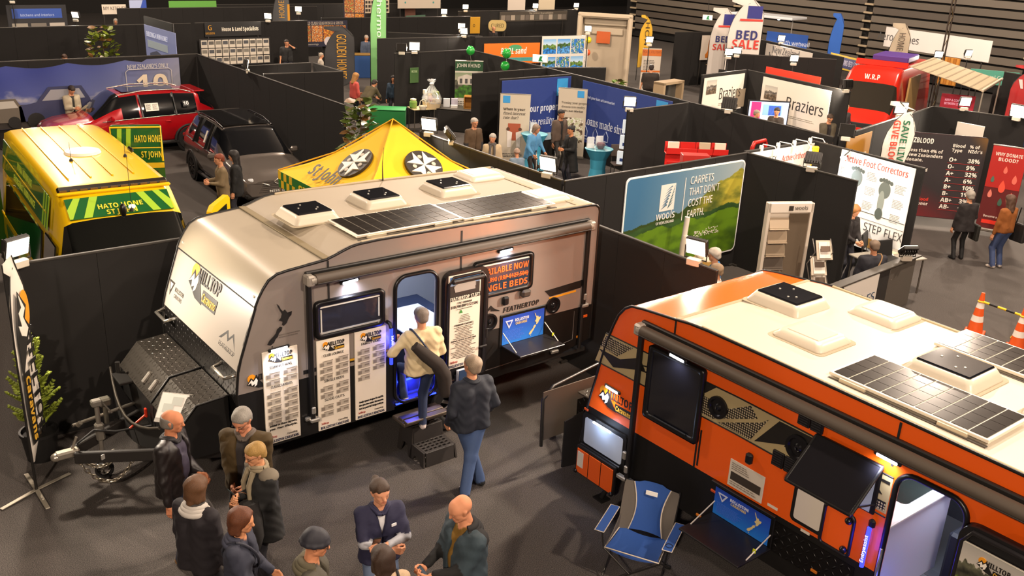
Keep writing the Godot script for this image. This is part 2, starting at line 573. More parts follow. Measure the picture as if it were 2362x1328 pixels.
func person(label: String, at: Vector3, yaw: float, o: Dictionary, group := "") -> Node3D:
	var h: float = o.get("h", 1.72)
	var s := h / 1.75
	var near: bool = o.get("near", false)
	var cell := 0.0185 if near else 0.034
	var w: float = o.get("w", 1.0)
	var node := thing("person", label, "person", at, yaw, group)
	var hip: float = o.get("hip", 0.94)
	var pel := Vector3(0, hip, o.get("hipz", 0.0))
	var rot := Basis(Vector3.RIGHT, deg_to_rad(o.get("lean", 2.0))) * Basis(Vector3.UP, deg_to_rad(o.get("twist", 0.0)))
	var tp := func(x: float, y: float, z: float) -> Vector3: return pel + rot * Vector3(x, y - .94, z)
	var skin := lin(o.get("skin", "c98d68"))
	var shirt := lin(o.get("shirt", o.get("top", "303030")))
	var pants := lin(o.get("pants", "22242c"))
	var shoes := lin(o.get("shoes", "1c1a19"))
	var top := lin(o.get("top", "303030"))
	var sleeve: Color = lin(o.sleeve) if o.has("sleeve") else top
	var f := Field.new()
	f.k = 0.035
	var g := Field.new()
	g.k = 0.04
	g.fold = o.get("fold", 0.0055)
	var belly: float = o.get("belly", 0.0)
	for x in [-1.0, 1.0]:
		f.bone(tp.call(x * .065 * w, .97, 0), tp.call(x * .085 * w, 1.28, 0), .105 * w, .11 * w, 0)
		f.bone(tp.call(x * .03, 1.385, -.012), tp.call(x * .16 * w, 1.385, -.012), .068, .055, 0)
		f.bone(pel + Vector3(x * .068 * w, .02, -.01), pel + Vector3(x * .085 * w, -.05, -.005), .112 * w, .108 * w, 2)
		g.bone(tp.call(x * .068 * w, .98, 0), tp.call(x * .09 * w, 1.29, 0), .125 * w, .128 * w, 2)
		g.bone(tp.call(x * .03, 1.39, -.012), tp.call(x * .158 * w, 1.37, -.012), .08, .066, 0)
		var hem: float = o.get("hem", 0.86)
		if hem < .97: g.bone(tp.call(x * .075 * w, 1.0, 0), tp.call(x * (.09 + o.get("flare", 0.0)) * w, hem - .05, 0), .128 * w, .128 * w + o.get("flare", 0.0), 2)
	if belly > 0.0:
		f.bone(tp.call(0, 1.06, .05), tp.call(0, 1.14, .05), .1 * belly, .1 * belly, 0)
		g.bone(tp.call(0, 1.06, .055), tp.call(0, 1.15, .05), .115 * belly, .115 * belly, 2)
	if o.get("bust", false):
		for x in [-1.0, 1.0]:
			g.bone(tp.call(x * .075, 1.235, .085), tp.call(x * .075, 1.23, .085), .062, .062, 0)
	f.bone(tp.call(0, 1.40, -.012), tp.call(0, 1.54, .012), .06, .054, 1)
	var fat: float = o.get("leg", 1.0)
	for x in [1.0, -1.0]:
		var hj := pel + Vector3(x * .09 * w, -.05, 0)
		var ft: Vector3 = o.get("lf" if x > 0 else "rf", Vector3(x * .11, 0.0, 0.02))
		var ank := Vector3(ft.x, ft.y + .085, ft.z)
		var kn := knee(hj, ank, .43, .41, o.get("kpole", Vector3(x * .12, 0, 1)))
		f.bone(hj, kn, .09 * fat, .062 * fat, 2)
		f.bone(kn, ank + Vector3(0, .005, 0), .062 * fat, .054 * fat, 2)
		var ta: float = deg_to_rad(float(o.get("toe", 14.0))) * x + deg_to_rad(float(o.get("turnl" if x > 0 else "turnr", 0.0)))
		var td := Vector3(sin(ta), 0, cos(ta))
		f.bone(ank + Vector3(0, -.045, 0) - td * .035, ank + Vector3(0, -.05, 0) + td * .13, .042, .036, 3)
	var hands := []
	for x in [1.0, -1.0]:
		var sh: Vector3 = tp.call(x * .185 * w, 1.375, -.012)
		var key := "lh" if x > 0 else "rh"
		var spec: Array = o.get(key, [Vector3(x * .26 * w, .83, .06), Vector3(x * .5, 0, -1)])
		var wr: Vector3 = spec[0]
		var el := knee(sh, wr, .285, .255, spec[1])
		var ln := el.distance_to(wr)
		if ln > .27: wr = el + (wr - el).normalized() * .26
		var sl: int = 1 if o.get("bare", false) else 0
		f.bone(sh, el, .05, .041, 0)
		f.bone(el, wr, .04, .028, 1)
		var stop: float = o.get("cuff", 0.97)
		g.bone(sh, sh.lerp(el, minf(1.0, stop * 1.6)) if stop < .6 else el, .066 * (0.5 + 0.5 * w), .056, 0)
		if stop >= .6: g.bone(el, el.lerp(wr, stop), .056, .042, 1 if o.has("sleeve") else 0)
		elif o.has("sleeve"): g.bone(el, el.lerp(wr, .9), .045, .036, 1); g.bone(sh.lerp(el, .6), el, .05, .045, 1)
		hands.append([x, el, wr, spec[2] if spec.size() > 2 else Vector3(-x, 0, .1), spec[3] if spec.size() > 3 else 0.45])
	var hem2: float = o.get("hem", 0.86)
	var open: float = o.get("open", 0.0)
	var irot := rot.inverse()
	var neck: float = o.get("neck", 1.455)
	g.cut = func(p: Vector3, d: float) -> float:
		var q := irot * (p - pel)
		var y := q.y + .94
		if g.best == 2: d = maxf(d, hem2 - y)
		if absf(q.x) < .085: d = maxf(d, y - neck)
		if q.z > .0 and absf(q.x) < .11 and y < 1.5:
			var ww: float = open if y < 1.16 else maxf(open, (y - 1.18) * o.get("vee", 0.16))
			d = maxf(d, ww - absf(q.x))
		return d
	var body := f.build(cell, [shirt, skin, pants, shoes])
	var hb := rot * Basis(Vector3.UP, deg_to_rad(o.get("look", 0.0))) * Basis(Vector3.RIGHT, deg_to_rad(o.get("nod", 6.0)))
	if o.has("lean") and absf(o.lean) > 12.0: hb = Basis(Vector3.RIGHT, deg_to_rad(o.lean * .5)) * Basis(Vector3.UP, deg_to_rad(o.get("look", 0.0))) * Basis(Vector3.RIGHT, deg_to_rad(o.get("nod", 6.0)))
	var hx := Transform3D(hb, tp.call(0, 1.515, .012))
	var hm := head_mesh(0.0065 if near else 0.013)
	var lip := skin.lerp(Color(.35, .06, .05), .45)
	for i in hm.v.size():
		body.v.append(hx * hm.v[i]); body.n.append(hb * hm.n[i])
		body.c.append(skin.lerp(lip, hm.c[i].g))
	for x in [-1.0, 1.0]:
		var e := mbc()
		e.col = Color(.55, .5, .46)
		e.ball(Vector3(x * .031, .094, .081), Vector3(.013, .0075, .008), 10, 6)
		e.col = Color(.02, .015, .012)
		e.ball(Vector3(x * .031, .094, .0855), Vector3(.0062, .0062, .005), 8, 6)
		e.col = lin(o.get("haircol", "3a2a1e")) * .8
		if near: e.tube([Vector3(x * .014, .114, .092), Vector3(x * .03, .119, .089), Vector3(x * .046, .114, .078)], .0035, 5)
		body.add(e, hx)
	for q in hands:
		var z: Vector3 = (q[2] - q[1]).normalized()
		var y: Vector3 = -(q[3] - z * q[3].dot(z)).normalized()
		var xx := y.cross(z)
		var bs := Basis(xx * (1.0 if q[0] < 0 else -1.0), y, z)
		body.col = skin if not o.has("glove") else lin(o.glove)
		var hmsh := hand_mesh(0.0045 if near else 0.011, q[4])
		var t := Transform3D(bs, q[2] + z * .012)
		for i0 in hmsh.v.size():
			var i := i0
			if q[0] > 0 and i0 % 3 > 0: i = i0 + (1 if i0 % 3 == 1 else -1)
			body.v.append(t * hmsh.v[i]); body.n.append(bs * hmsh.n[i]); body.c.append(body.col)
	var sc := Vector3(s, s, s)
	var cloth := M("ffffff", 0.75, 0.0, {"vc": 1})
	put(node, "body", body, cloth).scale = sc
	var grot := o.get("garment", "jacket") as String
	if grot != "none":
		put(node, grot, g.build(cell, [top, sleeve, top]), M("ffffff", o.get("grough", 0.8), 0.0, {"vc": 1, "noise": [5.0, .8, 1.05, .45], "world": false})).scale = sc
	var style: String = o.get("hair", "short")
	if style != "bald":
		var hr := put(node, "beanie" if style == "beanie" else "hair", hair_mesh(style, 0.009 if near else 0.014), M(o.get("haircol", "4a3526"), 0.6, 0, {"noise": [3.5, .55, 1.15, .9], "world": false} if style != "beanie" else {"noise": [14.0, .7, 1.0, .6], "world": false}))
		hr.transform = Transform3D(hb.scaled(sc), hx.origin * s)
	if o.has("collar"):
		var cl := mb()
		for lay in [0.0, .018]:
			var ring := []
			for i in 17:
				var a := TAU * i / 16 + PI * .5
				ring.append(tp.call(cos(a) * (.072 + lay), 1.45 + .012 * cos(a * 2) - lay * .6 - (.03 if sin(a) > .8 else 0.0), -.006 + sin(a) * (.07 + lay)))
			cl.tube(ring, .018, 8, false)
		put(node, "collar", cl, M(o.collar, .8)).scale = sc
	if o.has("hood"):
		var hd := mb()
		for lay in 3:
			var ring := []
			for i in 15:
				var a := PI * .9 + PI * 1.2 * i / 14
				ring.append(tp.call(cos(a) * (.1 + .02 * lay), 1.45 - .028 * lay, .0 + sin(a) * (.085 + .022 * lay)))
			hd.tube(ring, .032, 8)
		put(node, "hood", hd, M(o.hood, .85)).scale = sc
	if o.has("scarf"):
		var sf := mb()
		for lay in 2:
			var ring := []
			for i in 17: ring.append(tp.call(cos(TAU * i / 16) * (.082 + .01 * lay), 1.47 - .03 * lay + .01 * sin(TAU * i / 8), sin(TAU * i / 16) * .08))
			sf.tube(ring, .024, 8, false)
		for x in [-1.0, 1.0]:
			sf.tube([tp.call(x * .05, 1.44, .09), tp.call(x * .06, 1.3, .155 + .02 * belly), tp.call(x * .06, 1.08, .16)], [.03, .03, .024], 8)
		put(node, "scarf", sf, M(o.scarf, .9)).scale = sc
	if o.has("glasses"):
		var gl := mb()
		for x in [-1.0, 1.0]:
			var ring := []
			for i in 13: ring.append(Vector3(x * .033 + cos(TAU * i / 12) * .022, .092 + sin(TAU * i / 12) * .017, .1))
			gl.tube(ring, .0022, 5, false)
			gl.rod(Vector3(x * .055, .095, .1), Vector3(x * .082, .1, .0), .0022, 5)
		gl.rod(Vector3(-.011, .096, .102), Vector3(.011, .096, .102), .0022, 5)
		put(node, "glasses", gl, M(o.glasses, .3)).transform = Transform3D(hb.scaled(sc), hx.origin * s)
	if o.has("strap"):   # bag strap from one shoulder to the other hip
		var x: float = o.get("strapside", -1.0)
		var st := mb()
		var pts := []
		for i in 17:
			var a := TAU * i / 16
			var y := 1.2 + cos(a) * .26
			var t := (1.46 - y) / .52
			pts.append(tp.call(x * lerpf(.13, -.16, t) * w, y, sin(a) * .165 * w))
		st.tube(pts, .014, 6, false)
		put(node, "strap", st, M(o.strap, .7)).scale = sc
	return node

func lamp_at(p: Vector3, e: float, hex: String, size: float) -> void:
	var l := OmniLight3D.new()
	l.name = numbered("hall_light")
	l.position = p; l.light_energy = e; l.light_color = Color(hex); l.light_size = size
	l.omni_range = 90.0; l.omni_attenuation = 2.0; l.shadow_enabled = true
	add_child(l)

func _ready():
	var cam := Camera3D.new()
	cam.name = "camera"
	add_child(cam)
	cam.position = Vector3(0, 6.4, 0)
	cam.rotation_order = EULER_ORDER_YXZ
	cam.rotation_degrees = Vector3(-20.84, -38.6, 2.76)
	cam.fov = 33.93
	cam.near = 0.1; cam.far = 200.0
	cam.current = true
	var we := WorldEnvironment.new()
	we.name = "world_environment"
	var env := Environment.new()
	env.background_mode = Environment.BG_COLOR
	env.background_color = Color(0.012, 0.010, 0.009)
	env.tonemap_mode = Environment.TONE_MAPPER_LINEAR
	env.tonemap_exposure = 1.0
	env.sdfgi_enabled = true; env.ssao_enabled = true; env.ssil_enabled = true
	we.environment = env
	add_child(we)
	for q in [[-9, 6, 260.0], [7, 5, 170.0], [14, -8, 170.0], [2, -20, 100.0], [22, -4, 150.0], [18, -26, 180.0], [34, -16, 180.0], [8, -40, 180.0], [34, -38, 180.0]]:
		high_bay(Vector3(q[0], 12.6, q[1]), q[2])
	stage()
	caravans()
	foreground()
	vehicles()
	booths()
	far_booths()
	people()

var bay0: Node3D
func high_bay(p: Vector3, e: float) -> void:
	if bay0 == null:
		bay0 = thing("ceiling_lamp", "round high-bay lamp hanging under the hall roof", "lamp", p, 0, "high-bay lamps under the roof")
		put(bay0, "shade", mb().lathe([Vector2(.06, .32), Vector2(.12, .3), Vector2(.16, .18), Vector2(.3, 0), Vector2(.29, 0), Vector2(.14, .17)], 20), M("8a8a88", .4, .6))
		put(bay0, "bulb", mb().lathe([Vector2(0, -.01), Vector2(.26, -.01), Vector2(.26, .0), Vector2(0, .0)], 20), M("fff0d8", .5, 0, {"glow": 6.0}))
		put(bay0, "cable", mb().rod(Vector3(0, .3, 0), Vector3(0, 1.4, 0), .012, 6), M("111111"))
	else: copy(bay0, p, 0)
	lamp_at(p - Vector3(0, .35, 0), e, "ffe8d2", .35)

func stage() -> void:
	var carpet := M("605954", 0.95, 0.0, {"noise": [1.9, .4, 1.12, .6]})
	struct("floor", mb().box(Vector3(22, -.1, -22), Vector3(90, .2, 90)), carpet)
	struct("ceiling", mb().box(Vector3(22, 14.1, -22), Vector3(90, .2, 90)), M("3a3632", .9))
	struct("wall_back", mb().box(Vector3(22, 7, -67.1), Vector3(90, 14, .2)), M("1c1a18", .9))
	struct("wall_front", mb().box(Vector3(22, 7, 23.1), Vector3(90, 14, .2)), M("4a4540", .9))
	struct("wall_west", mb().box(Vector3(-23.1, 7, -22), Vector3(.2, 14, 90)), M("4a4540", .9))
	struct("wall_east", mb().box(Vector3(67.1, 7, -22), Vector3(.2, 14, 90)), M("24211e", .9))
	var W := [
		["black fabric partition behind the silver caravan and its drawbar", 1.78, -11.95, 9.25, -11.95],
		["black fabric partition behind the silver caravan's tail, facing the orange nose", 9.25, -11.9, 9.25, -7.35],
		["black fabric partition beside the yellow tent with two floodlights on top", 10.5, -16.45, 10.5, -11.9],
		["long black fabric partition beside the grey car", 10.5, -29.05, 10.5, -19.7],
		["black fabric partition carrying the blue car banner", 1.0, -29.1, 10.5, -29.1],
		["black fabric partition behind the green hills carpet board", 10.5, -11.85, 15.35, -11.85],
		["black fabric partition between carpet stand and shoe insole stand", 15.35, -11.85, 15.35, -9.3],
		["black fabric partition behind the insole boards with a yellow plug on it", 15.4, -11.95, 17.75, -11.95],
		["black fabric partition backing the big footprint board", 17.72, -11.9, 17.55, -9.25],
		["long black fabric partition in front of the brazier stand", 18.9, -17.0, 18.5, -12.0],
		["black fabric partition behind the red letter racks with a bright lamp on top", 16.42, -16.4, 18.75, -16.55],
		["black fabric partition behind the blue home loans graphic", 19.25, -22.9, 18.95, -17.0],
		["black fabric partition right behind the wide blue loans board", 16.4, -21.56, 19.05, -21.56],
		["black fabric partition dividing the loans stand from the garden stand", 16.3, -22.75, 19.25, -22.9],
		["short black fabric partition beside the loans stand's back corner", 19.3, -22.95, 21.2, -22.3],
		["black fabric partition behind the gift basket table", 16.45, -27.4, 19.45, -27.4],
		["black fabric partition running down from the gift stand to the loans stand", 19.5, -27.3, 19.3, -23.0],
		["black fabric partition behind the purple fuel offer board", 10.75, -26.3, 12.9, -26.3],
		["black fabric partition with the red toy sign on its end", 12.95, -26.2, 12.97, -24.45],
		["black fabric front partition of the fuel offer stand", 10.7, -24.7, 12.97, -24.4],
		["long black fabric partition behind the display of framed house photos", 5.0, -37.4, 13.4, -37.6],
		["black fabric partition holding the house and land heading", 13.6, -37.7, 18.4, -37.7],
		["black fabric partition behind the smaller brazier banner", 23.1, -19.95, 25.6, -20.25],
		["black fabric partition behind the larger brazier banner", 25.65, -20.2, 25.0, -15.9],
		["black fabric partition behind the red awning van's screen", 35.2, -16.6, 33.4, -8.5],
		["black fabric partition beside the dark blood donor board", 18.7, -12.0, 25.0, -13.3],
		["black fabric partition under the lamp beside the blood donor board", 25.0, -13.3, 25.6, -11.0],
		["black fabric partition behind the green pool banner stand", 18.0, -31.2, 21.9, -30.8],
		["black fabric partition behind the orange pool banner", 22.0, -30.6, 27.0, -29.9],
		["black fabric partition across the spice stand's aisle", 19.5, -33.0, 22.5, -30.8],
		["black fabric partition behind the gold cheese sign", 19.5, -38.6, 27.0, -38.0],
		["black fabric partition under the pale map boards", 17.0, -45.5, 30.0, -45.0],
		["black fabric partition behind the copper still picture", 32.5, -29.9, 37.5, -29.0],
		["black fabric partition holding the bed company sign", 34.7, -27.6, 32.5, -21.2],
		["black fabric partition in front of the bed stand with two lamps on top", 28.6, -23.6, 31.6, -20.9],
		["black fabric partition below the top floral boards", 28.0, -40.5, 36.0, -40.5],
		["black fabric partition at the wooden panel stand", 12.5, -44.0, 22.0, -44.0],
	]
	var cloth := M("1c1917", 0.95, 0.0, {"noise": [4.0, .6, 1.1, .4]})
	var rail := M("3c3935", .5, .3)
	for q in W:
		var a := Vector3(q[1], 0, q[2]); var b := Vector3(q[3], 0, q[4])
		var n := maxi(1, roundi(a.distance_to(b) / 1.0))
		var t := thing("partition_wall", q[0], "partition", a, rad_to_deg(atan2(-(b.z - a.z), b.x - a.x)))
		var L := a.distance_to(b) / n
		var m := mb().box(Vector3(0, 1.19, 0), Vector3(L - .003, 2.36, .045), .003).mesh()
		for i in n:
			put(t, "panel", m, cloth, Vector3(L * (i + .5), 0, 0))
		put(t, "top_rail", mb().box(Vector3(L * n * .5, 2.385, 0), Vector3(L * n, .03, .05), .006), rail)
		var ft := mb().box(Vector3(0, .02, 0), Vector3(.05, .04, .3), .005).mesh()
		for i in n + 1: put(t, "foot", ft, rail, Vector3(clampf(L * i, .03, L * n - .03), 0, 0))

func pv(a: Array) -> PackedVector2Array:
	var p := PackedVector2Array()
	for q in a: p.append(Vector2(q[0], q[1]))
	return p
func sheet(t: Node3D, called: String, line: Array, z0: float, z1: float, mat: Material, off := 0.0) -> MeshInstance3D:
	var rows := []
	for q in line:
		var r := PackedVector3Array()
		for j in 9: r.append(Vector3(q[0], q[1] + off, lerpf(z0, z1, j / 8.0)))
		rows.append(r)
	var m := mb().grid(rows, false, false)
	return put(t, called, m, mat)

func hatch(t: Node3D, at: Vector3, glass: bool, sx := .5, sz := .5) -> void:
	var fr := mb()
	var h := .11 if glass else .075
	var rows := []
	for q in [[.0, .06], [.018, .06], [h * .6, .03], [h, .005], [h, -.06]]:
		var ring := PackedVector3Array()
		for p in round_poly(-sx * .5 - q[1], -sz * .5 - q[1], sx + q[1] * 2, sz + q[1] * 2, .06, 3): ring.append(Vector3(p[0], q[0], p[1]))
		rows.append(ring)
	fr.grid(rows, true, true)
	if not glass: fr.box(Vector3(0, h - .008, 0), Vector3(sx - .08, .03, sz - .08), .012)
	var f := put(t, "roof_hatch" if glass else "roof_vent", fr, M("cfc4b0", .35), at)
	put(t, "sealant", mb().prism(pv(round_poly(-sx * .5 - .1, -sz * .5 - .1, sx + .2, sz + .2, .07)), 0, .006, Transform3D(Basis(Vector3.RIGHT, Vector3.FORWARD, Vector3.UP), Vector3.ZERO)), M("a89a80", .8), at + Vector3(0, -.004, 0))
	if glass:
		put(f, "dome", mb().box(Vector3(0, h + .004, 0), Vector3(sx - .04, .03, sz - .04), .012), M("14161c", .06, 0, {"coat": .8}))
		var cl := mb()
		for q in [[-.6, 0], [.55, .3], [-.2, -.6], [.3, .62]]: cl.lathe([Vector2(.012, 0), Vector2(.012, .006), Vector2(0, .008)], 8, Transform3D(Basis(), Vector3(q[0] * sx * .4, h + .019, q[1] * sz * .4)))
		put(f, "catches", cl, M("cfcabf", .3, .4))

func solar(t: Node3D, at: Vector3, sx: float, sz: float, tilt := 0.0) -> void:
	var p := put(t, "solar_panel", mb().box(Vector3(0, .035, 0), Vector3(sx, .03, sz), .004), M("e4dccb", .4, .3), at)
	p.rotation.x = tilt
	var nx := 9; var nz := 4
	var cx := (sx - .05) / nx; var cz := (sz - .05) / nz
	var cm := mb().box(Vector3.ZERO, Vector3(cx - .012, .006, cz - .006)).mesh()
	for i in nx:
		for j in nz:
			put(p, "cell", cm, M("2a2420", .16, .2, {"coat": 1.0}), Vector3(-sx * .5 + .025 + cx * (i + .5), .052, -sz * .5 + .025 + cz * (j + .5)))
	var br := mb()
	for x in [-.33, .3]: br.box(Vector3(sx * x, .012, sz * .5 + .012), Vector3(.26, .05, .03), .003)
	put(t, "panel_bracket", br, M("c9bda6", .4, .5), at)
	put(t, "roof_rail", mb().box(Vector3(0, -.002, sz * .5 + .02), Vector3(sx, .012, .04), .003), M("4a443c", .6), at)

func led_lamp(t: Node3D, x: float, y: float, rot := 0.0, z := .0, e := 0.5) -> void:
	var h := put(t, "lamp_housing", mb().box(Vector3(0, 0, .012), Vector3(.26, .045, .03), .012), M("18181a", .4), Vector3(x, y, z))
	h.rotation.z = deg_to_rad(rot)
	put(h, "lamp_glow", mb().box(Vector3(0, -.004, .026), Vector3(.2, .03, .014), .006), M("ffffff", .5, 0, {"glow": 5.0, "glowcol": "e8ecff"}))
	var l := SpotLight3D.new()
	l.name = "lamp_light"; l.light_color = Color("dfe4ff"); l.light_energy = e; l.spot_range = 40; l.spot_attenuation = 2; l.spot_angle = 70; l.light_size = .05; l.shadow_enabled = true
	l.position = Vector3(0, -.03, .08)
	l.rotation_degrees = Vector3(-62, 0, 0)
	h.add_child(l)

func awning(t: Node3D, x0: float, x1: float, y: float, foot0: float, foot1: float) -> void:
	put(t, "awning_rail", mb().box(Vector3((x0 + x1) * .5, y + .06, .02), Vector3(x1 - x0 + .05, .05, .05), .01), M("171513", .5))
	put(t, "awning_roller", mb().rod(Vector3(x0 + .06, y, .1), Vector3(x1 - .06, y, .1), .065, 16), M("4c4238", .55))
	put(t, "awning_seam", mb().rod(Vector3(x0 + .06, y - .03, .162), Vector3(x1 - .06, y - .03, .162), .008, 6), M("2c2722", .5))
	for e in [[x0, foot0], [x1, foot1]]:
		put(t, "awning_bracket", mb().box(Vector3(e[0], y, .07), Vector3(.1, .13, .14), .02).rod(Vector3(e[0], y, .1), Vector3(lerpf(e[0], (x0 + x1) * .5, .035), y, .1), .052, 12), M("aaa398", .4, .3))
		var arm := put(t, "awning_arm", mb().box(Vector3(e[0], (y + e[1]) * .5, .045), Vector3(.06, y - e[1], .06), .012), M("12100f", .45))
		put(arm, "foot_bracket", mb().box(Vector3(e[0] + .02, e[1], .05), Vector3(.12, .05, .08), .012), M("a8a49c", .35, .6))
		put(arm, "arm_catch", mb().box(Vector3(e[0], e[1] + .14, .08), Vector3(.05, .09, .03), .01), M("a8a49c", .35, .6))

func window(t: Node3D, x0: float, y0: float, x1: float, y1: float, glass := "1c1f2a", r := .06) -> MeshInstance3D:
	var fr := mb()
	var rows := []
	for q in [[0.0, .0], [.0, .05], [.025, .055], [.05, .05], [.058, .03]]:
		var ring := PackedVector3Array()
		for p in round_poly(x0 + q[0], y0 + q[0], x1 - x0 - q[0] * 2, y1 - y0 - q[0] * 2, r, 4): ring.append(Vector3(p[0], p[1], q[1]))
		rows.append(ring)
	fr.grid(rows, true, true)
	var f := put(t, "window_frame", fr, M("0e0d0d", .35))
	put(f, "pane", mb().prism(pv(round_poly(x0 + .03, y0 + .03, x1 - x0 - .06, y1 - y0 - .06, r * .8)), .0, .032), M(glass, .07, 0, {"coat": 1.0}))
	return f

func knob_speaker(t: Node3D, x: float, y: float, r := .12) -> void:
	var xf := Transform3D(Basis(Vector3.RIGHT, Vector3.BACK, Vector3.DOWN), Vector3(x, y, 0))
	var p := put(t, "speaker", mb().lathe([Vector2(0, .012), Vector2(r * .25, .03), Vector2(r * .35, .012), Vector2(r * .7, .01), Vector2(r * .78, .03), Vector2(r, .03), Vector2(r, 0)], 24, xf), M("111012", .3))
	put(p, "cone", mb().lathe([Vector2(0, .04), Vector2(r * .2, .032), Vector2(r * .26, .014)], 16, xf), M("1d1c1f", .25))

func wheel(t: Node3D, x: float, y: float, z: float, r: float, w: float, spokes := 6, rim := "6a6866") -> void:
	var xf := Transform3D(Basis(Vector3.RIGHT, Vector3.BACK, Vector3.DOWN), Vector3(x, y, z))
	var p := put(t, "tyre", mb().lathe([Vector2(r * .62, 0), Vector2(r * .66, .01), Vector2(r * .93, .005), Vector2(r, -.03), Vector2(r, -w + .03), Vector2(r * .93, -w), Vector2(r * .6, -w)], 32, xf), M("141312", .8))
	var m := mb().lathe([Vector2(r * .62, -.02), Vector2(r * .56, -.03), Vector2(r * .54, -w * .6)], 28, xf)
	m.lathe([Vector2(0, -.02), Vector2(r * .16, -.025), Vector2(r * .17, -.05)], 16, xf)
	for i in spokes:
		var a := TAU * i / spokes + .3
		var d := Vector3(cos(a), sin(a), 0)
		m.bar(Vector3(x, y, z - .045) + d * r * .12, Vector3(x, y, z - .03) + d * r * .57, .03, .05, .008)
	put(p, "rim", m, M(rim, .3, .7))
	put(p, "hub_back", mb().lathe([Vector2(0, -w * .55), Vector2(r * .56, -w * .55)], 24, xf), M("0c0b0b", .8))

func badge(t: Node3D, x: float, y: float, s: float, z := .008, dark := "161412") -> void:
	var b := Node3D.new(); b.name = "badge"; t.add_child(b, true); b.position = Vector3(x, y, z); b.scale = Vector3(s, s, 1)
	flat(b, "sun", disc_poly(.12, .30, .12, .12, 20), "e8971c", 0.0)
	flat(b, "mountain", [[-.02, .14], [.10, .33], [.17, .25], [.24, .36], [.34, .2], [.44, .08], [.52, -.02], [.28, .0], [.12, .08]], dark, .004)
	flat(b, "snow", [[.0, .15], [.11, .28], [.15, .2], [.19, .24], [.24, .3], [.28, .22], [.25, .1], [.18, .05], [.2, .14], [.11, .1], [.09, .19]], "efe7da", .008)
	txt(b, "HILLTOP", .22, .30, .17, dark, {"w": .74, "f": "sansb", "z": .006})
	rect(b, "name_plate", .48, .0, .47, .17, dark, .004)
	txt(b, "Caravans", .5, .085, .11, "e6b23a", {"w": .43, "f": "sansb", "z": .01, "it": .1})

func nz_map(t: Node3D, x: float, y: float, s: float, hex: String, z := .008) -> void:
	var north := [[.34, 1.0], [.40, .93], [.44, .83], [.5, .76], [.55, .80], [.62, .70], [.74, .72], [.72, .62], [.66, .57], [.62, .5], [.58, .42], [.5, .36], [.46, .4], [.48, .48], [.38, .54], [.44, .6], [.47, .7], [.43, .78], [.38, .88]]
	var south := [[.4, .36], [.46, .33], [.44, .26], [.36, .18], [.33, .1], [.26, .04], [.22, -.04], [.12, -.1], [.04, -.06], [.1, .04], [.2, .12], [.28, .2], [.32, .3]]
	for q in [north, south]:
		var a := []
		for p in q: a.append([x + p[0] * s, y + p[1] * s])
		flat(t, "island_map", a, hex, z)
	var st := []
	for p in [[.14, -.14], [.18, -.13], [.17, -.18]]: st.append([x + p[0] * s, y + p[1] * s])
	flat(t, "island_map", st, hex, z)

func picnic(t: Node3D, x0: float, y0: float, x1: float, y1: float, drop: float) -> void:
	var w := x1 - x0; var h := y1 - y0
	put(t, "hatch_frame", mb().box(Vector3((x0 + x1) * .5, (y0 + y1) * .5, .0), Vector3(w + .08, h + .08, .03), .01), M("0d0c0c", .4))
	var g := Node3D.new(); g.name = "dealer_graphic"; t.add_child(g, true); g.position = Vector3(x0, y0, .018)
	var tx := pixels(8, 64, func(_u: float, v: float): return Color("1a3fae").lerp(Color("1f78d8"), v))
	picture(g, "print", 0, 0, w, h, tx, .002)
	txt(g, "ROLLESTON", w * .28, h * .82, h * .1, "d8dcea", {"w": w * .34, "f": "sansb"})
	txt(g, "CARAVANS", w * .30, h * .69, h * .09, "c8b488", {"w": w * .28, "f": "sansb"})
	flat(g, "emblem", [[w * .06, h * .86], [w * .24, h * .86], [w * .15, h * .56]], "c8d0e6", .005)
	flat(g, "emblem", [[w * .10, h * .82], [w * .20, h * .82], [w * .15, h * .66]], "2448a8", .008)
	nz_map(g, w * .62, h * .2, h * .72, "d8c48c", .006)
	fine(g, w * .06, h * .5, w * .5, 8, h * .05, "3d68c8", {"z": .004})
	var tray := put(t, "tray", mb().box(Vector3((x0 + x1) * .5 + .02, y0 - .015, drop * .5 + .02), Vector3(w + .06, .025, drop), .006), M("1c1a1b", .35))
	for x in [x0 + .01, x1 + .02]:
		put(t, "tray_cord", mb().rod(Vector3(x, y0 + h * .45, .02), Vector3(x + .01, y0, drop * .75), .007, 6), M("d8d0c0", .6))
	put(tray, "cord_tag", mb().box(Vector3(x1 + .02, y0 + h * .16, drop * .5), Vector3(.03, .04, .01)), M("c8d020", .6))

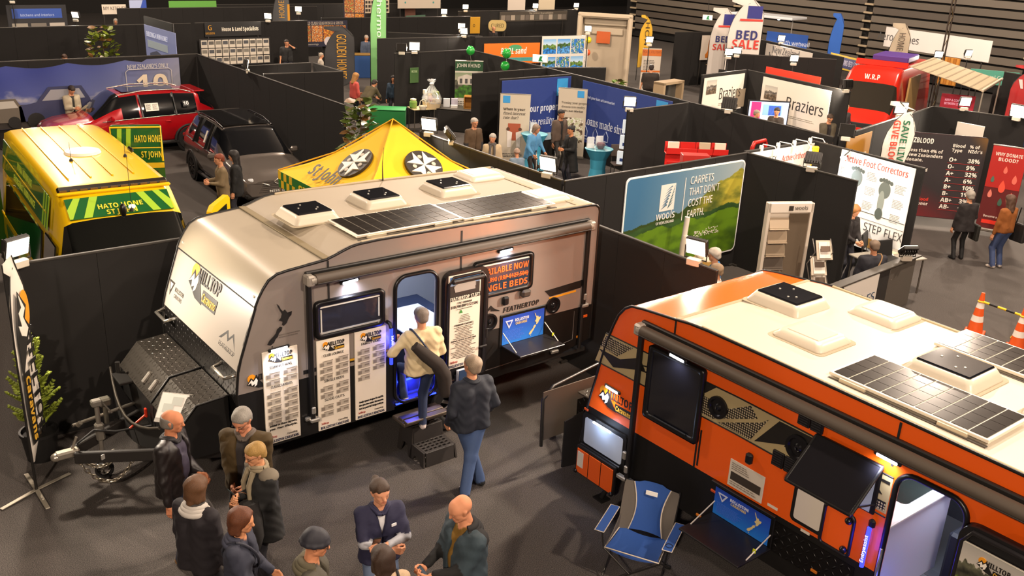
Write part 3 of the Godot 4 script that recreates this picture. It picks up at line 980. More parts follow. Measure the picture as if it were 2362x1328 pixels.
func caravan(t: Node3D, P: Dictionary) -> void:
	var up: PackedVector2Array = pv(P.upper)
	var lo: PackedVector2Array = pv(P.lower)
	var W: float = P.width
	var door: PackedVector2Array = pv(round_poly(P.door[0], P.door[1] - .5, P.door[2] - P.door[0], P.door[3] - P.door[1] + .5, .16, 6))
	for q in Geometry2D.clip_polygons(up, door): put(t, "side_panel", mb().prism(q, -.05, 0), P.skin)
	for q in Geometry2D.clip_polygons(lo, door): put(t, "lower_side", mb().prism(q, -.05, 0), P.black)
	put(t, "far_side", mb().prism(up, -W, -W + .04), P.skin)
	put(t, "far_lower_side", mb().prism(lo, -W, -W + .04), P.black)
	put(t, "rear_wall", mb().box(Vector3(P.rear - .03, (P.mid + P.top) * .5, -W * .5), Vector3(.05, P.top - P.mid - .08, W - .02), .01), P.skin)
	put(t, "rear_lower", mb().box(Vector3(P.rear - .03, (P.mid + P.low) * .5, -W * .5), Vector3(.05, P.mid - P.low, W - .02), .01), P.black)
	put(t, "chassis_floor", mb().box(Vector3((P.front + P.rear) * .5, P.door[1] - .03, -W * .5), Vector3(P.rear - P.front - .1, .06, W - .06)), M("141312", .8))
	for q in P.sheets: sheet(t, q[0], q[1], .0, -W, q[2])
	for z in [0.0, -W]:
		var pts := []
		for q in P.trim: pts.append(Vector3(q[0], q[1], z))
		put(t, "edge_trim", mb().tube(pts, .016, 8), M("141312", .4))

func caravans() -> void:
	silver_caravan()
	orange_caravan()

func silver_caravan() -> void:
	var t := thing("caravan", "silver caravan with beige roof, solar panels and open entry door", "caravan", Vector3(6.2, 0, -9.2))
	var dx := func(a: Array) -> Array:
		var o := []
		for q in a: o.append([q[0] - 6.2, q[1]])
		return o
	var nose := [[3.49, 1.39], [3.52, 1.66], [3.56, 1.81], [3.63, 2.01], [3.70, 2.21], [3.76, 2.38]]
	var cap := [[3.76, 2.40], [3.80, 2.49], [3.86, 2.59], [3.93, 2.68], [4.03, 2.735], [4.16, 2.755], [4.33, 2.77], [4.5, 2.785], [4.65, 2.80]]
	var roof := [[4.65, 2.805], [4.75, 2.835], [4.85, 2.87], [4.95, 2.9], [5.05, 2.915], [5.3, 2.925], [6.5, 2.915], [8.0, 2.89], [8.66, 2.88], [8.76, 2.87], [8.82, 2.83], [8.84, 2.77]]
	var upper := nose + cap + roof + [[8.84, 1.38]]
	var lower := [[3.49, 1.39], [8.84, 1.38], [8.84, .84], [8.3, .72], [7.3, .66]]
	for i in 9:
		var a := PI * i / 8
		lower.append([6.5 + .47 * cos(a), maxf(.64, .42 + .46 * sin(a))])
	lower += [[5.9, .62], [3.75, .62], [3.52, .9]]
	var silver := M("8f857e", .32, .15, {"coat": .6})
	caravan(t, {"upper": dx.call(upper), "lower": dx.call(lower), "width": 2.42, "door": [5.53 - 6.2, .70, 6.14 - 6.2, 2.41], "skin": silver, "black": M("131211", .45), "rear": 2.64, "front": -2.7, "mid": 1.38, "low": .84, "top": 2.9,
		"trim": dx.call([[3.52, .9]] + nose + cap + roof + [[8.84, .84]]),
		"sheets": [["nose_panel", dx.call(nose.slice(1)), M("bcb3a8", .3, .0, {"coat": .7})], ["nose_cap", dx.call(cap), M("b4a894", .3, 0, {"coat": .6})], ["roof", dx.call(roof), M("9d907c", .6)],
			["nose_checker_plate", dx.call([[3.52, .9], [3.49, 1.39], [3.52, 1.66]]), M("1c1a19", .35, .5, {"nrm": plate_n(), "us": 7.0, "ns": 1.2})]]})
	put(t, "roof_joint", mb().box(Vector3(4.66 - 6.2, 2.808, -1.21), Vector3(.13, .014, 2.4), .004), M("7d6f52", .8))
	put(t, "roof_joint", mb().box(Vector3(8.5 - 6.2, 2.888, -1.21), Vector3(.06, .01, 2.4), .004), M("a89a80", .8))
	for z in [-.03, -2.39]:
		put(t, "roof_edge_sealant", mb().tube([Vector3(-1.1, 2.925, z), Vector3(.3, 2.925, z), Vector3(2.5, 2.888, z)], .018, 6), M("b09f82", .7))
	for x in [4.65, 6.50]: put(t, "side_joint", mb().box(Vector3(x - 6.2, 2.35 if x < 5 else 2.55, .002), Vector3(.025, .86 if x < 5 else .6, .006)), M("1a1817"))
	put(t, "nose_joint", mb().box(Vector3(3.765 - 6.2, 2.39, -1.21), Vector3(.02, .016, 2.4)), M("191716"))
	for z in [-.1, -2.3]: put(t, "marker_light", mb().box(Vector3(3.80 - 6.2, 2.48, z), Vector3(.03, .03, .05), .008), M("d8d2c4", .3))
	for z in [-.28, -2.2]:
		put(t, "grab_handle", mb().tube([Vector3(-2.68, 1.6, z - .2), Vector3(-2.8, 1.58, z - .17), Vector3(-2.8, 1.58, z + .17), Vector3(-2.68, 1.6, z + .2)], .022, 10), M("d8d2c6", .15, .9))
	hatch(t, Vector3(5.02 - 6.2, 2.915, -1.25), true)
	hatch(t, Vector3(6.1 - 6.2, 2.918, -1.42), true)
	hatch(t, Vector3(7.3 - 6.2, 2.9, -1.5), true)
	hatch(t, Vector3(8.2 - 6.2, 2.885, -2.0), false, .5, .42)
	hatch(t, Vector3(8.3 - 6.2, 2.885, -.6), false, .48, .42)
	solar(t, Vector3(5.85 - 6.2, 2.92, -.5), 1.5, .74)
	solar(t, Vector3(7.38 - 6.2, 2.9, -.5), 1.5, .74)
	put(t, "aerial", mb().tube([Vector3(.55, 2.92, -2.36), Vector3(.55, 3.16, -2.37), Vector3(.57, 3.4, -2.36)], [.012, .006, .003], 6), M("111111"))
	awning(t, 4.38 - 6.2, 8.62 - 6.2, 2.62, .84, 1.42)
	put(t, "awning_leg", mb().box(Vector3(8.60 - 6.2, 1.1, .05), Vector3(.05, .7, .05), .01), M("12100f"))
	led_lamp(t, 4.92 - 6.2, 2.49, 4.0)
	led_lamp(t, 7.20 - 6.2, 2.48, 2.0)
	led_lamp(t, 4.0 - 6.2, 1.86, 2.0, .02, .6)
	var w1 := window(t, 4.45 - 6.2, 1.85, 5.37 - 6.2, 2.32, "2a2a34")
	put(w1, "blind_bar", mb().box(Vector3(4.91 - 6.2, 2.24, .035), Vector3(.78, .015, .01)), M("d8d4cc", .4))
	put(w1, "stay", mb().box(Vector3(4.53 - 6.2, 2.07, .036), Vector3(.015, .28, .01)).box(Vector3(5.29 - 6.2, 2.1, .036), Vector3(.015, .24, .01)), M("c9c6c0", .4))
	put(w1, "catch_bar", mb().box(Vector3(4.9 - 6.2, 1.92, .04), Vector3(.8, .018, .012)), M("a8a6a2", .4))
	var w2 := window(t, 6.68 - 6.2, 1.88, 7.66 - 6.2, 2.40, "303a48")
	put(w2, "blind_bar", mb().box(Vector3(7.17 - 6.2, 2.33, .035), Vector3(.84, .02, .01)), M("d8d4cc", .4))
	for q in [["AVAILABLE NOW", 2.235, .085], ["$106,990 (RRP $127,504)", 2.115, .06], ["SINGLE BEDS", 2.0, .085]]:
		txt(w2, q[0], 7.58 - 6.2, q[1], q[2], "f2651e", {"al": "r", "w": .82, "f": "sansb", "z": .036})
	put(w2, "price_strike", mb().box(Vector3(7.38 - 6.2, 2.115, .04), Vector3(.4, .01, .004)), M("f2651e", .5))
	var od := put(t, "entry_door", mb().prism(pv(round_poly(6.2 - 6.2, .80, .68, 1.56, .13, 6)), .02, .10), M("121113", .4))
	put(od, "door_rim", mb().tube([Vector3(.05, .86, .105), Vector3(.05, 2.2, .105), Vector3(.12, 2.29, .105), Vector3(.56, 2.29, .105), Vector3(.63, 2.2, .105), Vector3(.63, .86, .105), Vector3(.05, .86, .105)], .022, 8), M("1c1a1c", .3))
	put(od, "door_bin", mb().box(Vector3(.34, 2.235, .12), Vector3(.5, .06, .06), .02), M("0f0e0f", .4))
	put(od, "latch", mb().box(Vector3(.6, 1.25, .13), Vector3(.12, .03, .03), .008).box(Vector3(.66, 1.42, .12), Vector3(.03, .14, .02), .006), M("3a3838", .3, .5))
	var fr := []
	for p in round_poly(5.53 - 6.2, .70, .61, 1.71, .16, 6): fr.append(Vector3(p[0], p[1], .012))
	fr.append(fr[0])
	put(t, "door_frame", mb().tube(fr, .026, 8, false), M("0e0d0d", .35))
	put(t, "interior_floor", mb().box(Vector3(0, .72, -1.2), Vector3(4.6, .03, 2.2)), M("4a4f5e", .6))
	put(t, "interior_back", mb().box(Vector3(.25, 1.65, -2.3), Vector3(4.2, 1.86, .04)), M("c4cad6", .6))
	put(t, "interior_ceiling", mb().box(Vector3(0, 2.72, -1.2), Vector3(3.0, .03, 2.2)), M("d8dae0", .6))
	put(t, "interior_table", mb().box(Vector3(.05, 1.45, -.75), Vector3(.7, .03, .8), .01).box(Vector3(.1, 1.08, -.8), Vector3(.06, .72, .06)), M("e4e8f0", .3))
	put(t, "interior_bench", mb().box(Vector3(.1, 1.0, -1.6), Vector3(1.6, .5, .7), .04), M("33405f", .8))
	put(t, "overhead_locker", mb().box(Vector3(-.2, 2.35, -2.08), Vector3(2.4, .42, .4), .02), M("2c2e36", .3))
	put(t, "interior_partition", mb().box(Vector3(-.60, 1.7, -.5), Vector3(.05, 2.0, .8)), M("c8cede", .4))
	put(t, "refrigerator", mb().box(Vector3(-.35, 1.5, -1.5), Vector3(.5, 1.5, .5), .02), M("1c1d22", .25))
	var bl := M("2a48ff", .5, 0, {"glow": 9.0, "glowcol": "1a2cff"})
	put(t, "strip_light", mb().box(Vector3(-.36, .93, -.12), Vector3(.6, .02, .02)), bl)
	put(t, "strip_light", mb().box(Vector3(-.36, .70, .02), Vector3(.6, .015, .02)), bl)
	put(t, "step_riser", mb().box(Vector3(-.36, .8, -.17), Vector3(.6, .24, .04)), M("30344a", .5))
	put(t, "door_mat", mb().box(Vector3(-.36, .70, -.07), Vector3(.58, .02, .18)), M("3a3c60", .9))
	for q in [Vector3(-.36, .88, -.05), Vector3(-.76, 1.6, .08)]:
		var l := OmniLight3D.new(); l.name = "blue_light"; l.light_color = Color("2a3cff"); l.light_energy = .28 if q.y < 1 else .12; l.light_size = .06; l.omni_range = 40; l.omni_attenuation = 2; l.shadow_enabled = true; l.position = q
		t.add_child(l)
	var il := OmniLight3D.new(); il.name = "interior_light"; il.light_color = Color("e8eeff"); il.light_energy = 1.6; il.light_size = .2; il.omni_range = 40; il.omni_attenuation = 2; il.shadow_enabled = true; il.position = Vector3(0, 2.55, -.9)
	t.add_child(il)
	put(t, "interior_lamp", mb().lathe([Vector2(0, 2.68), Vector2(.1, 2.68), Vector2(.1, 2.705)], 16, Transform3D(Basis(), Vector3(0, 0, -.9))), M("ffffff", .5, 0, {"glow": 2.0}))
	put(t, "door_grab_bar", mb().tube([Vector3(-.78, 1.86, .0), Vector3(-.78, 1.86, .07), Vector3(-.77, 1.8, .09)], .025, 8), M("101012", .4))
	var gb := put(t, "lit_grab_bar", mb().rod(Vector3(-.77, 1.8, .09), Vector3(-.77, 1.32, .09), .022, 10), M("3a50ff", .3, 0, {"glow": 2.5, "glowcol": "2030ff"}))
	var gt := txt(gb, "Entryassist", -.77, 1.56, .03, "ffffff", {"al": "c", "z": .115, "glow": .6, "w": .3})
	gt.rotation.z = PI / 2
	put(t, "pull_out_step", mb().box(Vector3(-.36, .55, .14), Vector3(.62, .03, .1), .006).box(Vector3(-.36, .55, .26), Vector3(.62, .03, .1), .006).box(Vector3(-.36, .51, .12), Vector3(.66, .05, .3), .01), M("6a5f52", .4, .5))
	picnic(t, 7.2 - 6.2, 1.12, 7.92 - 6.2, 1.52, .42)
	knob_speaker(t, 6.98 - 6.2, 1.51); knob_speaker(t, 8.08 - 6.2, 1.52)
	put(t, "socket", mb().box(Vector3(7.22 - 6.2, 1.77, .03), Vector3(.1, .12, .06), .02), M("141315", .35))
	put(t, "tap_cover", mb().box(Vector3(7.55 - 6.2, 1.82, .04), Vector3(.16, .11, .09), .03), M("3a322c", .45))
	flat(t, "side_stripe", [[7.92 - 6.2, 1.76], [8.7 - 6.2, 1.80], [8.58 - 6.2, 1.68], [8.02 - 6.2, 1.66]], "161413", .004)
	flat(t, "side_stripe", [[8.0 - 6.2, 1.645], [8.5 - 6.2, 1.665], [8.5 - 6.2, 1.635], [8.02 - 6.2, 1.62]], "d89a1e", .004)
	rect(t, "side_stripe", 4.3 - 6.2, 1.44, 1.2, .05, "161413", .004)
	rect(t, "side_stripe", 4.7 - 6.2, 1.46, .84, .028, "c8951e", .007)
	txt(t, "FEATHERTOP", 7.2 - 6.2, 1.625, .07, "151312", {"w": .62, "f": "sansb", "it": .15})
	flat(t, "mountain_mark", [[6.9 - 6.2, 1.64], [7.0 - 6.2, 1.74], [7.05 - 6.2, 1.69], [7.16 - 6.2, 1.63], [7.0 - 6.2, 1.66], [7.0 - 6.2, 1.69]], "151312")
	nz_map(t, 3.86 - 6.2, 1.95, .44, "1a1817")
	fine(t, 4.02 - 6.2, 2.02, .26, 2, .028, "6a625c")
	badge(t, 3.62 - 6.2, 1.43, .42)
	put(t, "red_reflector", mb().box(Vector3(3.95 - 6.2, 1.28, .01), Vector3(.06, .03, .02), .005), M("b02818", .3))
	for q in [[8.7, 1.22, "c85818"], [8.62, .92, "c87818"]]: put(t, "side_reflector", mb().box(Vector3(q[0] - 6.2, q[1], .01), Vector3(.1, .04, .02), .006), M(q[2], .3))
	put(t, "boot_door_line", mb().tube([Vector3(8.5 - 6.2, 1.34, .003), Vector3(8.5 - 6.2, .9, .003), Vector3(8.1 - 6.2, .84, .003), Vector3(6.95 - 6.2, .80, .003)], .006, 5), M("4a4846", .4))
	for q in [[4.36, .86], [8.15, .80]]: put(t, "boot_catch", mb().box(Vector3(q[0] - 6.2, q[1], .03), Vector3(.14, .05, .05), .012), M("b8b4ac", .25, .8))
	var nz := Node3D.new(); nz.name = "nose_lettering"; t.add_child(nz, true)
	nz.position = Vector3(3.655 - 6.2 - .006, 2.05, -1.21); nz.rotation = Vector3(0, -PI / 2, 0)
	nz.basis = Basis(Vector3(0, 0, 1), Vector3(.32, .947, 0).normalized(), Vector3(-.947, .32, 0).normalized())
	badge(nz, -.6, -.04, .95, .004)
	txt(nz, "ROLLESTON", -.95, -.13, .055, "2a2622", {"w": .3, "f": "sansb"}); txt(nz, "CARAVANS", -.94, -.21, .05, "2a2622", {"w": .27, "f": "sansb"})
	flat(nz, "emblem", [[-1.17, -.06], [-.99, -.06], [-1.08, -.25]], "35302b"); flat(nz, "emblem", [[-1.13, -.085], [-1.03, -.085], [-1.08, -.18]], "d8cfc4", .009)
	txt(nz, "FEATHERTOP", .58, -.27, .05, "1a1715", {"w": .46, "f": "sans"})
	for q in [[[.55, -.22], [.74, -.07], [.8, -.15], [.9, -.06], [1.02, -.23], [.89, -.1], [.79, -.19], [.73, -.11], [.62, -.205]]]: flat(nz, "mountain_mark", q, "1a1715")
	wheel(t, .3, .38, -.06, .38, .24, 8)
	wheel(t, .3, .38, -2.12, .38, .24, 8)
	put(t, "mud_flap", mb().box(Vector3(.82, .42, -.2), Vector3(.02, .4, .26)), M("111010"))
	drawbar(t)

var plate_tex: ImageTexture
func plate_n() -> ImageTexture:
	if plate_tex: return plate_tex
	var im := Image.create(128, 128, false, Image.FORMAT_RGB8)
	for y in 128:
		for x in 128:
			var hgt := 0.0
			for e in [[32, 32, 1], [96, 32, -1], [32, 96, -1], [96, 96, 1]]:
				var d := Vector2(x - e[0], y - e[1]).rotated(PI / 4 * e[2])
				hgt = maxf(hgt, 1.0 - sqrt(pow(d.x / 30.0, 2) + pow(d.y / 9.0, 2)))
			hgt = clampf(hgt * 1.6, 0.0, 1.0)
			im.set_pixel(x, y, Color(hgt, hgt, hgt))
	im.bump_map_to_normal_map(5.0)
	plate_tex = ImageTexture.create_from_image(im)
	return plate_tex

func drawbar(t: Node3D) -> void:
	var plate := M("4a453f", .32, .7, {"nrm": plate_n(), "us": 7.0, "ns": 1.3})
	var blk := M("141312", .45)
	for q in [[-.22, -1.05], [-1.08, -2.3]]:
		var z0: float = q[0]; var z1: float = q[1]
		var b := put(t, "tool_box", mb().prism(pv([[-3.32, .62], [-3.32, 1.0], [-3.08, 1.26], [-2.73, 1.29], [-2.73, .62]]), z1, z0), blk)
		put(b, "box_lid", mb().prism(pv([[-3.34, 1.0], [-3.1, 1.272], [-2.72, 1.302], [-2.72, 1.29], [-3.09, 1.258], [-3.325, .99]]), z1 + .01, z0 - .01), plate)
		put(b, "lid_edge", mb().tube([Vector3(-3.34, 1.0, z0), Vector3(-3.1, 1.275, z0), Vector3(-2.72, 1.305, z0)], .012, 6), blk)
	for z in [-1.25, -1.5]: put(t, "box_catch", mb().box(Vector3(-3.24, 1.13, z), Vector3(.05, .16, .05), .012, Basis(Vector3.BACK, -.75)), M("b8b2a8", .3, .8))
	put(t, "gas_holder", mb().box(Vector3(-3.42, 1.0, -1.9), Vector3(.16, .04, .34), .01).rod(Vector3(-3.42, 1.02, -2.05), Vector3(-3.42, 1.16, -2.05), .03, 10), M("2a2826", .4, .5))
	put(t, "red_marker", mb().box(Vector3(-3.36, .8, -1.25), Vector3(.03, .12, .05), .01), M("c03018", .3))
	var gd := []
	var rim := []
	for i in 9:
		var u := i / 8.0
		var q := Vector3(-3.40 - .12 * sin(PI * u), .66 + .24 * pow(2.0 * u - 1.0, 2.0), lerpf(-2.5, -.62, u))
		gd.append(PackedVector3Array([q - Vector3(0, .26, 0), q])); rim.append(q)
	put(t, "stone_guard", mb().grid(gd), M("1a1816", .7)); put(t, "guard_tube", mb().tube(rim, .018, 8), M("4a443c", .4, .5))
	for z in [-.35, -2.07]: put(t, "drawbar_beam", mb().bar(Vector3(-2.75, .52, z), Vector3(-4.22, .52, -1.21 + (.07 if z > -1 else -.07)), .06, .14, .01), M("24211f", .4))
	put(t, "drawbar_plate", mb().box(Vector3(-3.05, .56, -.62), Vector3(.5, .05, .02)).box(Vector3(-3.9, .54, -.98), Vector3(.18, .06, .012), 0.0, Basis(Vector3.UP, .42)), M("c8c4bc", .4, .5))
	put(t, "coupling", mb().box(Vector3(-4.28, .56, -1.21), Vector3(.26, .09, .11), .02).ball(Vector3(-4.4, .55, -1.21), Vector3(.06, .05, .06), 12, 8).rod(Vector3(-4.22, .6, -1.21), Vector3(-4.16, .74, -1.21), .016, 8), M("b8b0a2", .3, .8))
	var jk := put(t, "jockey_post", mb().rod(Vector3(-3.86, .2, -1.42), Vector3(-3.86, .98, -1.42), .028, 12).box(Vector3(-3.86, .62, -1.42), Vector3(.1, .22, .1), .02).box(Vector3(-3.86, 1.0, -1.42), Vector3(.12, .08, .1), .015).rod(Vector3(-3.8, 1.0, -1.42), Vector3(-3.7, .82, -1.42), .01, 6), M("a8a298", .3, .8))
	wheel(t, -3.86, .11, -1.38, .11, .07, 5, "b8b4ac")
	put(jk, "wheel_fork", mb().box(Vector3(-3.86, .2, -1.34), Vector3(.05, .12, .015)).box(Vector3(-3.86, .2, -1.46), Vector3(.05, .12, .015)), M("8a857c", .3, .8))
	put(t, "brake_lever", mb().rod(Vector3(-3.55, .62, -1.3), Vector3(-3.35, .72, -1.34), .014, 8), M("c83a18", .4))
	put(t, "hand_winch", mb().box(Vector3(-3.7, .84, -1.72), Vector3(.14, .1, .12), .02).rod(Vector3(-3.7, .55, -1.72), Vector3(-3.7, .86, -1.72), .03, 10), M("8a8578", .35, .8))
	var rod := mb().rod(Vector3(-4.1, .66, -1.65), Vector3(-3.0, .64, -1.95), .022, 8).rod(Vector3(-4.05, .66, -1.62), Vector3(-4.02, .7, -1.6), .03, 8)
	put(t, "levelling_bar", rod, M("8c857a", .3, .8))
	put(t, "cable", mb().tube([Vector3(-4.15, .6, -1.3), Vector3(-3.95, .72, -1.3), Vector3(-3.7, .6, -1.36), Vector3(-3.4, .62, -1.25), Vector3(-3.1, .6, -1.2)], .014, 6), M("141312"))
	var lk := []
	for i in 9: lk.append(Vector3(cos(TAU * i / 8) * .036, sin(TAU * i / 8) * .021, 0))
	var link := mb().tube(lk, .0085, 6, false).mesh()
	for c in [[Vector3(-4.2, .5, -1.12), Vector3(-3.6, .5, -.92), .34], [Vector3(-4.18, .5, -1.3), Vector3(-3.75, .5, -1.05), .2]]:
		var ch := Node3D.new(); ch.name = "safety_chain"; t.add_child(ch, true)
		var n := 18
		for i in n:
			var u := (i + .5) / n
			var p: Vector3 = c[0].lerp(c[1], u) - Vector3(0, c[2] * 4.0 * u * (1.0 - u), 0)
			var q: Vector3 = c[0].lerp(c[1], u + .02) - Vector3(0, c[2] * 4.0 * (u + .02) * (1.0 - u - .02), 0)
			var o := put(ch, "chain_link", link, M("b0a898", .3, .9), p)
			var d := (q - p).normalized()
			o.basis = Basis(d, d.cross(Vector3.BACK).normalized(), d.cross(d.cross(Vector3.BACK)).normalized()) * Basis(Vector3.RIGHT, PI / 2 * (i % 2))

func orange_caravan() -> void:
	var t := thing("caravan", "orange and black off-road caravan with white roof and patterned side band", "caravan", Vector3(6.95, 0, -4.0), -90)
	var Zc := func(z: float) -> float: return z * .972 + 4.0
	var Yc := func(y: float) -> float: return y * .972 + .179
	var cv := func(a: Array) -> Array:
		var o := []
		for q in a: o.append([q[0] * .972 + 4.0, q[1] * .972 + .179])
		return o
	var nose := [[-7.37, 1.04], [-7.33, 1.22], [-7.27, 1.45], [-7.2, 1.75], [-7.13, 2.0], [-7.06, 2.2], [-6.99, 2.36], [-6.9, 2.47], [-6.8, 2.53], [-6.6, 2.56], [-6.4, 2.58], [-6.14, 2.605]]
	var roof := [[-6.14, 2.607], [-5.95, 2.63], [-5.7, 2.64], [-5.0, 2.64], [-3.0, 2.62], [-1.15, 2.60], [-1.05, 2.57], [-1.0, 2.5]]
	var upper: Array = nose + roof + [[-1.0, 1.1]]
	var lower := [[-7.37, 1.04], [-1.0, 1.1], [-1.0, .6], [-2.4, .47]]
	for i in 9:
		var a := PI * i / 8
		lower.append([-3.75 + .52 * cos(a), maxf(.47, .2 + .5 * sin(a))])
	lower += [[-6.55, .45], [-6.65, .40], [-7.38, .42], [-7.45, .5]]
	var orange := M("e65a0a", .42, 0, {"coat": .3})
	var white := M("cdc2ae", .4, 0, {"coat": .3})
	var door := [Zc.call(-3.44), .74, Zc.call(-2.80), Yc.call(2.17)]
	caravan(t, {"upper": cv.call(upper), "lower": cv.call(lower), "width": 2.25, "door": door, "skin": orange, "black": M("141210", .5, .2), "rear": Zc.call(-1.0), "front": Zc.call(-7.3), "mid": 1.24, "low": .72, "top": 2.7,
		"trim": cv.call([[-7.45, .5]] + nose + roof + [[-1.0, .6]]),
		"sheets": [["nose_panel", cv.call(nose), M("dc7422", .25, 0, {"coat": .9})], ["roof", cv.call(roof), white], ["nose_lower", cv.call([[-7.45, .5], [-7.37, 1.04]]), M("141210", .5)]]})
	put(t, "roof_joint", mb().box(Vector3(Zc.call(-6.14), 2.715, -1.12), Vector3(.05, .012, 2.24), .004), M("a89878", .8))
	for z in [-.02, -2.23]: put(t, "roof_edge_sealant", mb().tube([Vector3(Zc.call(-5.8), 2.745, z), Vector3(Zc.call(-4), 2.735, z), Vector3(Zc.call(-1.2), 2.705, z)], .02, 6), M("b3a27e", .7))
	for z in [-6.14, -5.66, -3.52, -1.9]: put(t, "side_joint", mb().box(Vector3(Zc.call(z), 2.49 if z != -5.66 else 1.35, .002), Vector3(.022, .42 if z != -5.66 else .3, .006)), M("161311"))
	for z in [-5.62, -3.8]: put(t, "side_joint", mb().box(Vector3(Zc.call(z), 1.45, .002), Vector3(.02, .42, .006)), M("161311"))
	hatch(t, Vector3(Zc.call(-5.75), 2.74, -1.35), true, .56, .5)
	hatch(t, Vector3(Zc.call(-4.95), 2.74, -1.95), false, .46, .42)
	hatch(t, Vector3(Zc.call(-5.0), 2.745, -.75), false, .46, .42)
	hatch(t, Vector3(Zc.call(-3.75), 2.735, -1.22), true, .56, .5)
	hatch(t, Vector3(Zc.call(-2.62), 2.725, -1.3), true, .6, .56)
	solar(t, Vector3(Zc.call(-3.62), 2.735, -.52), 1.48, .70)
	solar(t, Vector3(Zc.call(-3.45), 2.73, -1.98), 1.48, .62)
	put(t, "roof_patch", mb().box(Vector3(Zc.call(-2.35), 2.715, -.35), Vector3(.5, .012, .36), .005), M("c86a2a", .5))
	var tan := M("a8976e", .5)
	var bandp := [[-7.17, 2.06], [-5.2, 2.10], [-3.48, 2.05], [-3.48, 1.69], [-5.2, 1.68], [-7.31, 1.66]]
	put(t, "band", mb().prism(pv(cv.call(bandp)), .0, .004), tan)
	for q in [[[[-7.15, 2.04], [-6.72, 2.05], [-6.95, 1.86], [-7.24, 1.88]], 1], [[[-7.26, 1.84], [-6.9, 1.84], [-6.6, 1.98], [-6.5, 1.86], [-7.0, 1.7]], 0], [[[-6.1, 2.07], [-5.5, 2.08], [-5.7, 1.9], [-5.9, 1.86]], 0], [[[-5.65, 1.92], [-5.3, 1.92], [-5.05, 2.07], [-4.95, 1.97], [-5.5, 1.72], [-5.68, 1.72]], 1], [[[-5.42, 1.71], [-4.9, 1.95], [-4.82, 2.02], [-5.0, 1.71]], 1], [[[-4.95, 1.72], [-4.7, 2.06], [-4.2, 2.06], [-4.45, 1.9]], 0], [[[-4.2, 2.06], [-3.75, 2.05], [-3.55, 1.86], [-4.1, 1.84]], 0], [[[-3.72, 1.72], [-3.66, 1.8], [-3.5, 1.8], [-3.5, 1.71]], 1]]:
		var sp := put(t, "band_shape", mb().prism(pv(cv.call(q[0])), .003, .007), M("1a1713", .5))
		if q[1] == 0: continue
		var dots := mb()
		var pp := pv(cv.call(q[0]))
		for i in 170:
			for j in 20:
				var c := Vector2(-3.1 + .026 * i, 1.8 + .026 * j)
				if Geometry2D.is_point_in_polygon(c, pp): dots.box(Vector3(c.x, c.y, .008), Vector3(.014, .014, .003))
		put(sp, "dots", dots, M("b8a888", .5)).set_meta("kind", "stuff")
	for y in [2.08, 1.675]: put(t, "band_edge", mb().tube([Vector3(Zc.call(-7.16 if y > 2 else -7.3), Yc.call(y - .01), .004), Vector3(Zc.call(-5.2), Yc.call(y + .012), .004), Vector3(Zc.call(-3.48), Yc.call(y - .018), .004)], .008, 5), M("161311"))
	for q in [[-6.6, 1.9, -6.2, 1.99], [-6.62, 1.84, -6.15, 1.9], [-4.6, 1.84, -4.2, 1.88], [-4.62, 1.96, -4.1, 2.0], [-4.5, 1.74, -4.0, 1.78], [-3.7, 2.0, -3.5, 2.01]]:
		flat(t, "band_line", cv.call([[q[0], q[1]], [q[2], q[3]], [q[2], q[3] - .03], [q[0], q[1] - .012]]), "1a1713", .007)
	awning(t, Zc.call(-6.57), Zc.call(-1.2), Yc.call(2.36), .60, .7)
	led_lamp(t, Zc.call(-6.0), Yc.call(2.24), -2.0, .06, .35)
	led_lamp(t, Zc.call(-6.97), Yc.call(1.43), -2.0, .0, .45)
	led_lamp(t, Zc.call(-3.55), Yc.call(2.24), -2.0, .03, .7)
	var w1 := window(t, Zc.call(-6.44), Yc.call(1.34), Zc.call(-5.64), Yc.call(2.22), "131318", .04)
	put(w1, "catch_bar", mb().box(Vector3(Zc.call(-6.04), Yc.call(1.40), .05), Vector3(.5, .02, .02), .005), M("0c0c0d"))
	var w2 := put(t, "window_opening", mb().box(Vector3(Zc.call(-3.9), Yc.call(1.88), .012), Vector3(.62, .5, .03), .012), M("0d0c0d", .4))
	put(w2, "blind", mb().box(Vector3(Zc.call(-3.9), Yc.call(1.86), .03), Vector3(.54, .42, .006)), M("9aa6b0", .5))
	var fl := put(t, "open_window_flap", mb().box(Vector3.ZERO, Vector3(.66, .5, .02), .008), M("17161a", .07, 0, {"coat": 1.0}), Vector3(Zc.call(-3.9), Yc.call(1.98), .26))
	fl.rotation.x = deg_to_rad(-48)
	put(fl, "flap_edge", mb().box(Vector3(0, -.25, 0), Vector3(.68, .03, .03), .008).box(Vector3(0, .25, 0), Vector3(.68, .03, .03), .008).box(Vector3(-.33, 0, 0), Vector3(.03, .5, .03), .008).box(Vector3(.33, 0, 0), Vector3(.03, .5, .03), .008), M("0c0b0c", .4))
	for x in [-.3, .3]: put(t, "window_stay", mb().rod(Vector3(Zc.call(-3.9) + x, Yc.call(1.74), .03), Vector3(Zc.call(-3.9) + x, Yc.call(1.84), .4), .008, 6), M("2a2828", .4, .5))
	knob_speaker(t, Zc.call(-5.44), Yc.call(1.88), .12); knob_speaker(t, Zc.call(-4.45), Yc.call(1.89), .13)
	for q in [[-4.57, 1.67], [-4.36, 2.22]]:
		for s in [-.07, .07]:
			var v := put(t, "vent_grille", mb().box(Vector3(Zc.call(q[0]) + s, Yc.call(q[1]), .012), Vector3(.13, .16, .03), .006), M("121113", .4))
			var sl := mb()
			for k in 6: sl.box(Vector3(Zc.call(q[0]) + s, Yc.call(q[1]) - .06 + .024 * k, .03), Vector3(.1, .01, .008))
			put(v, "louvre", sl, M("262426", .4))
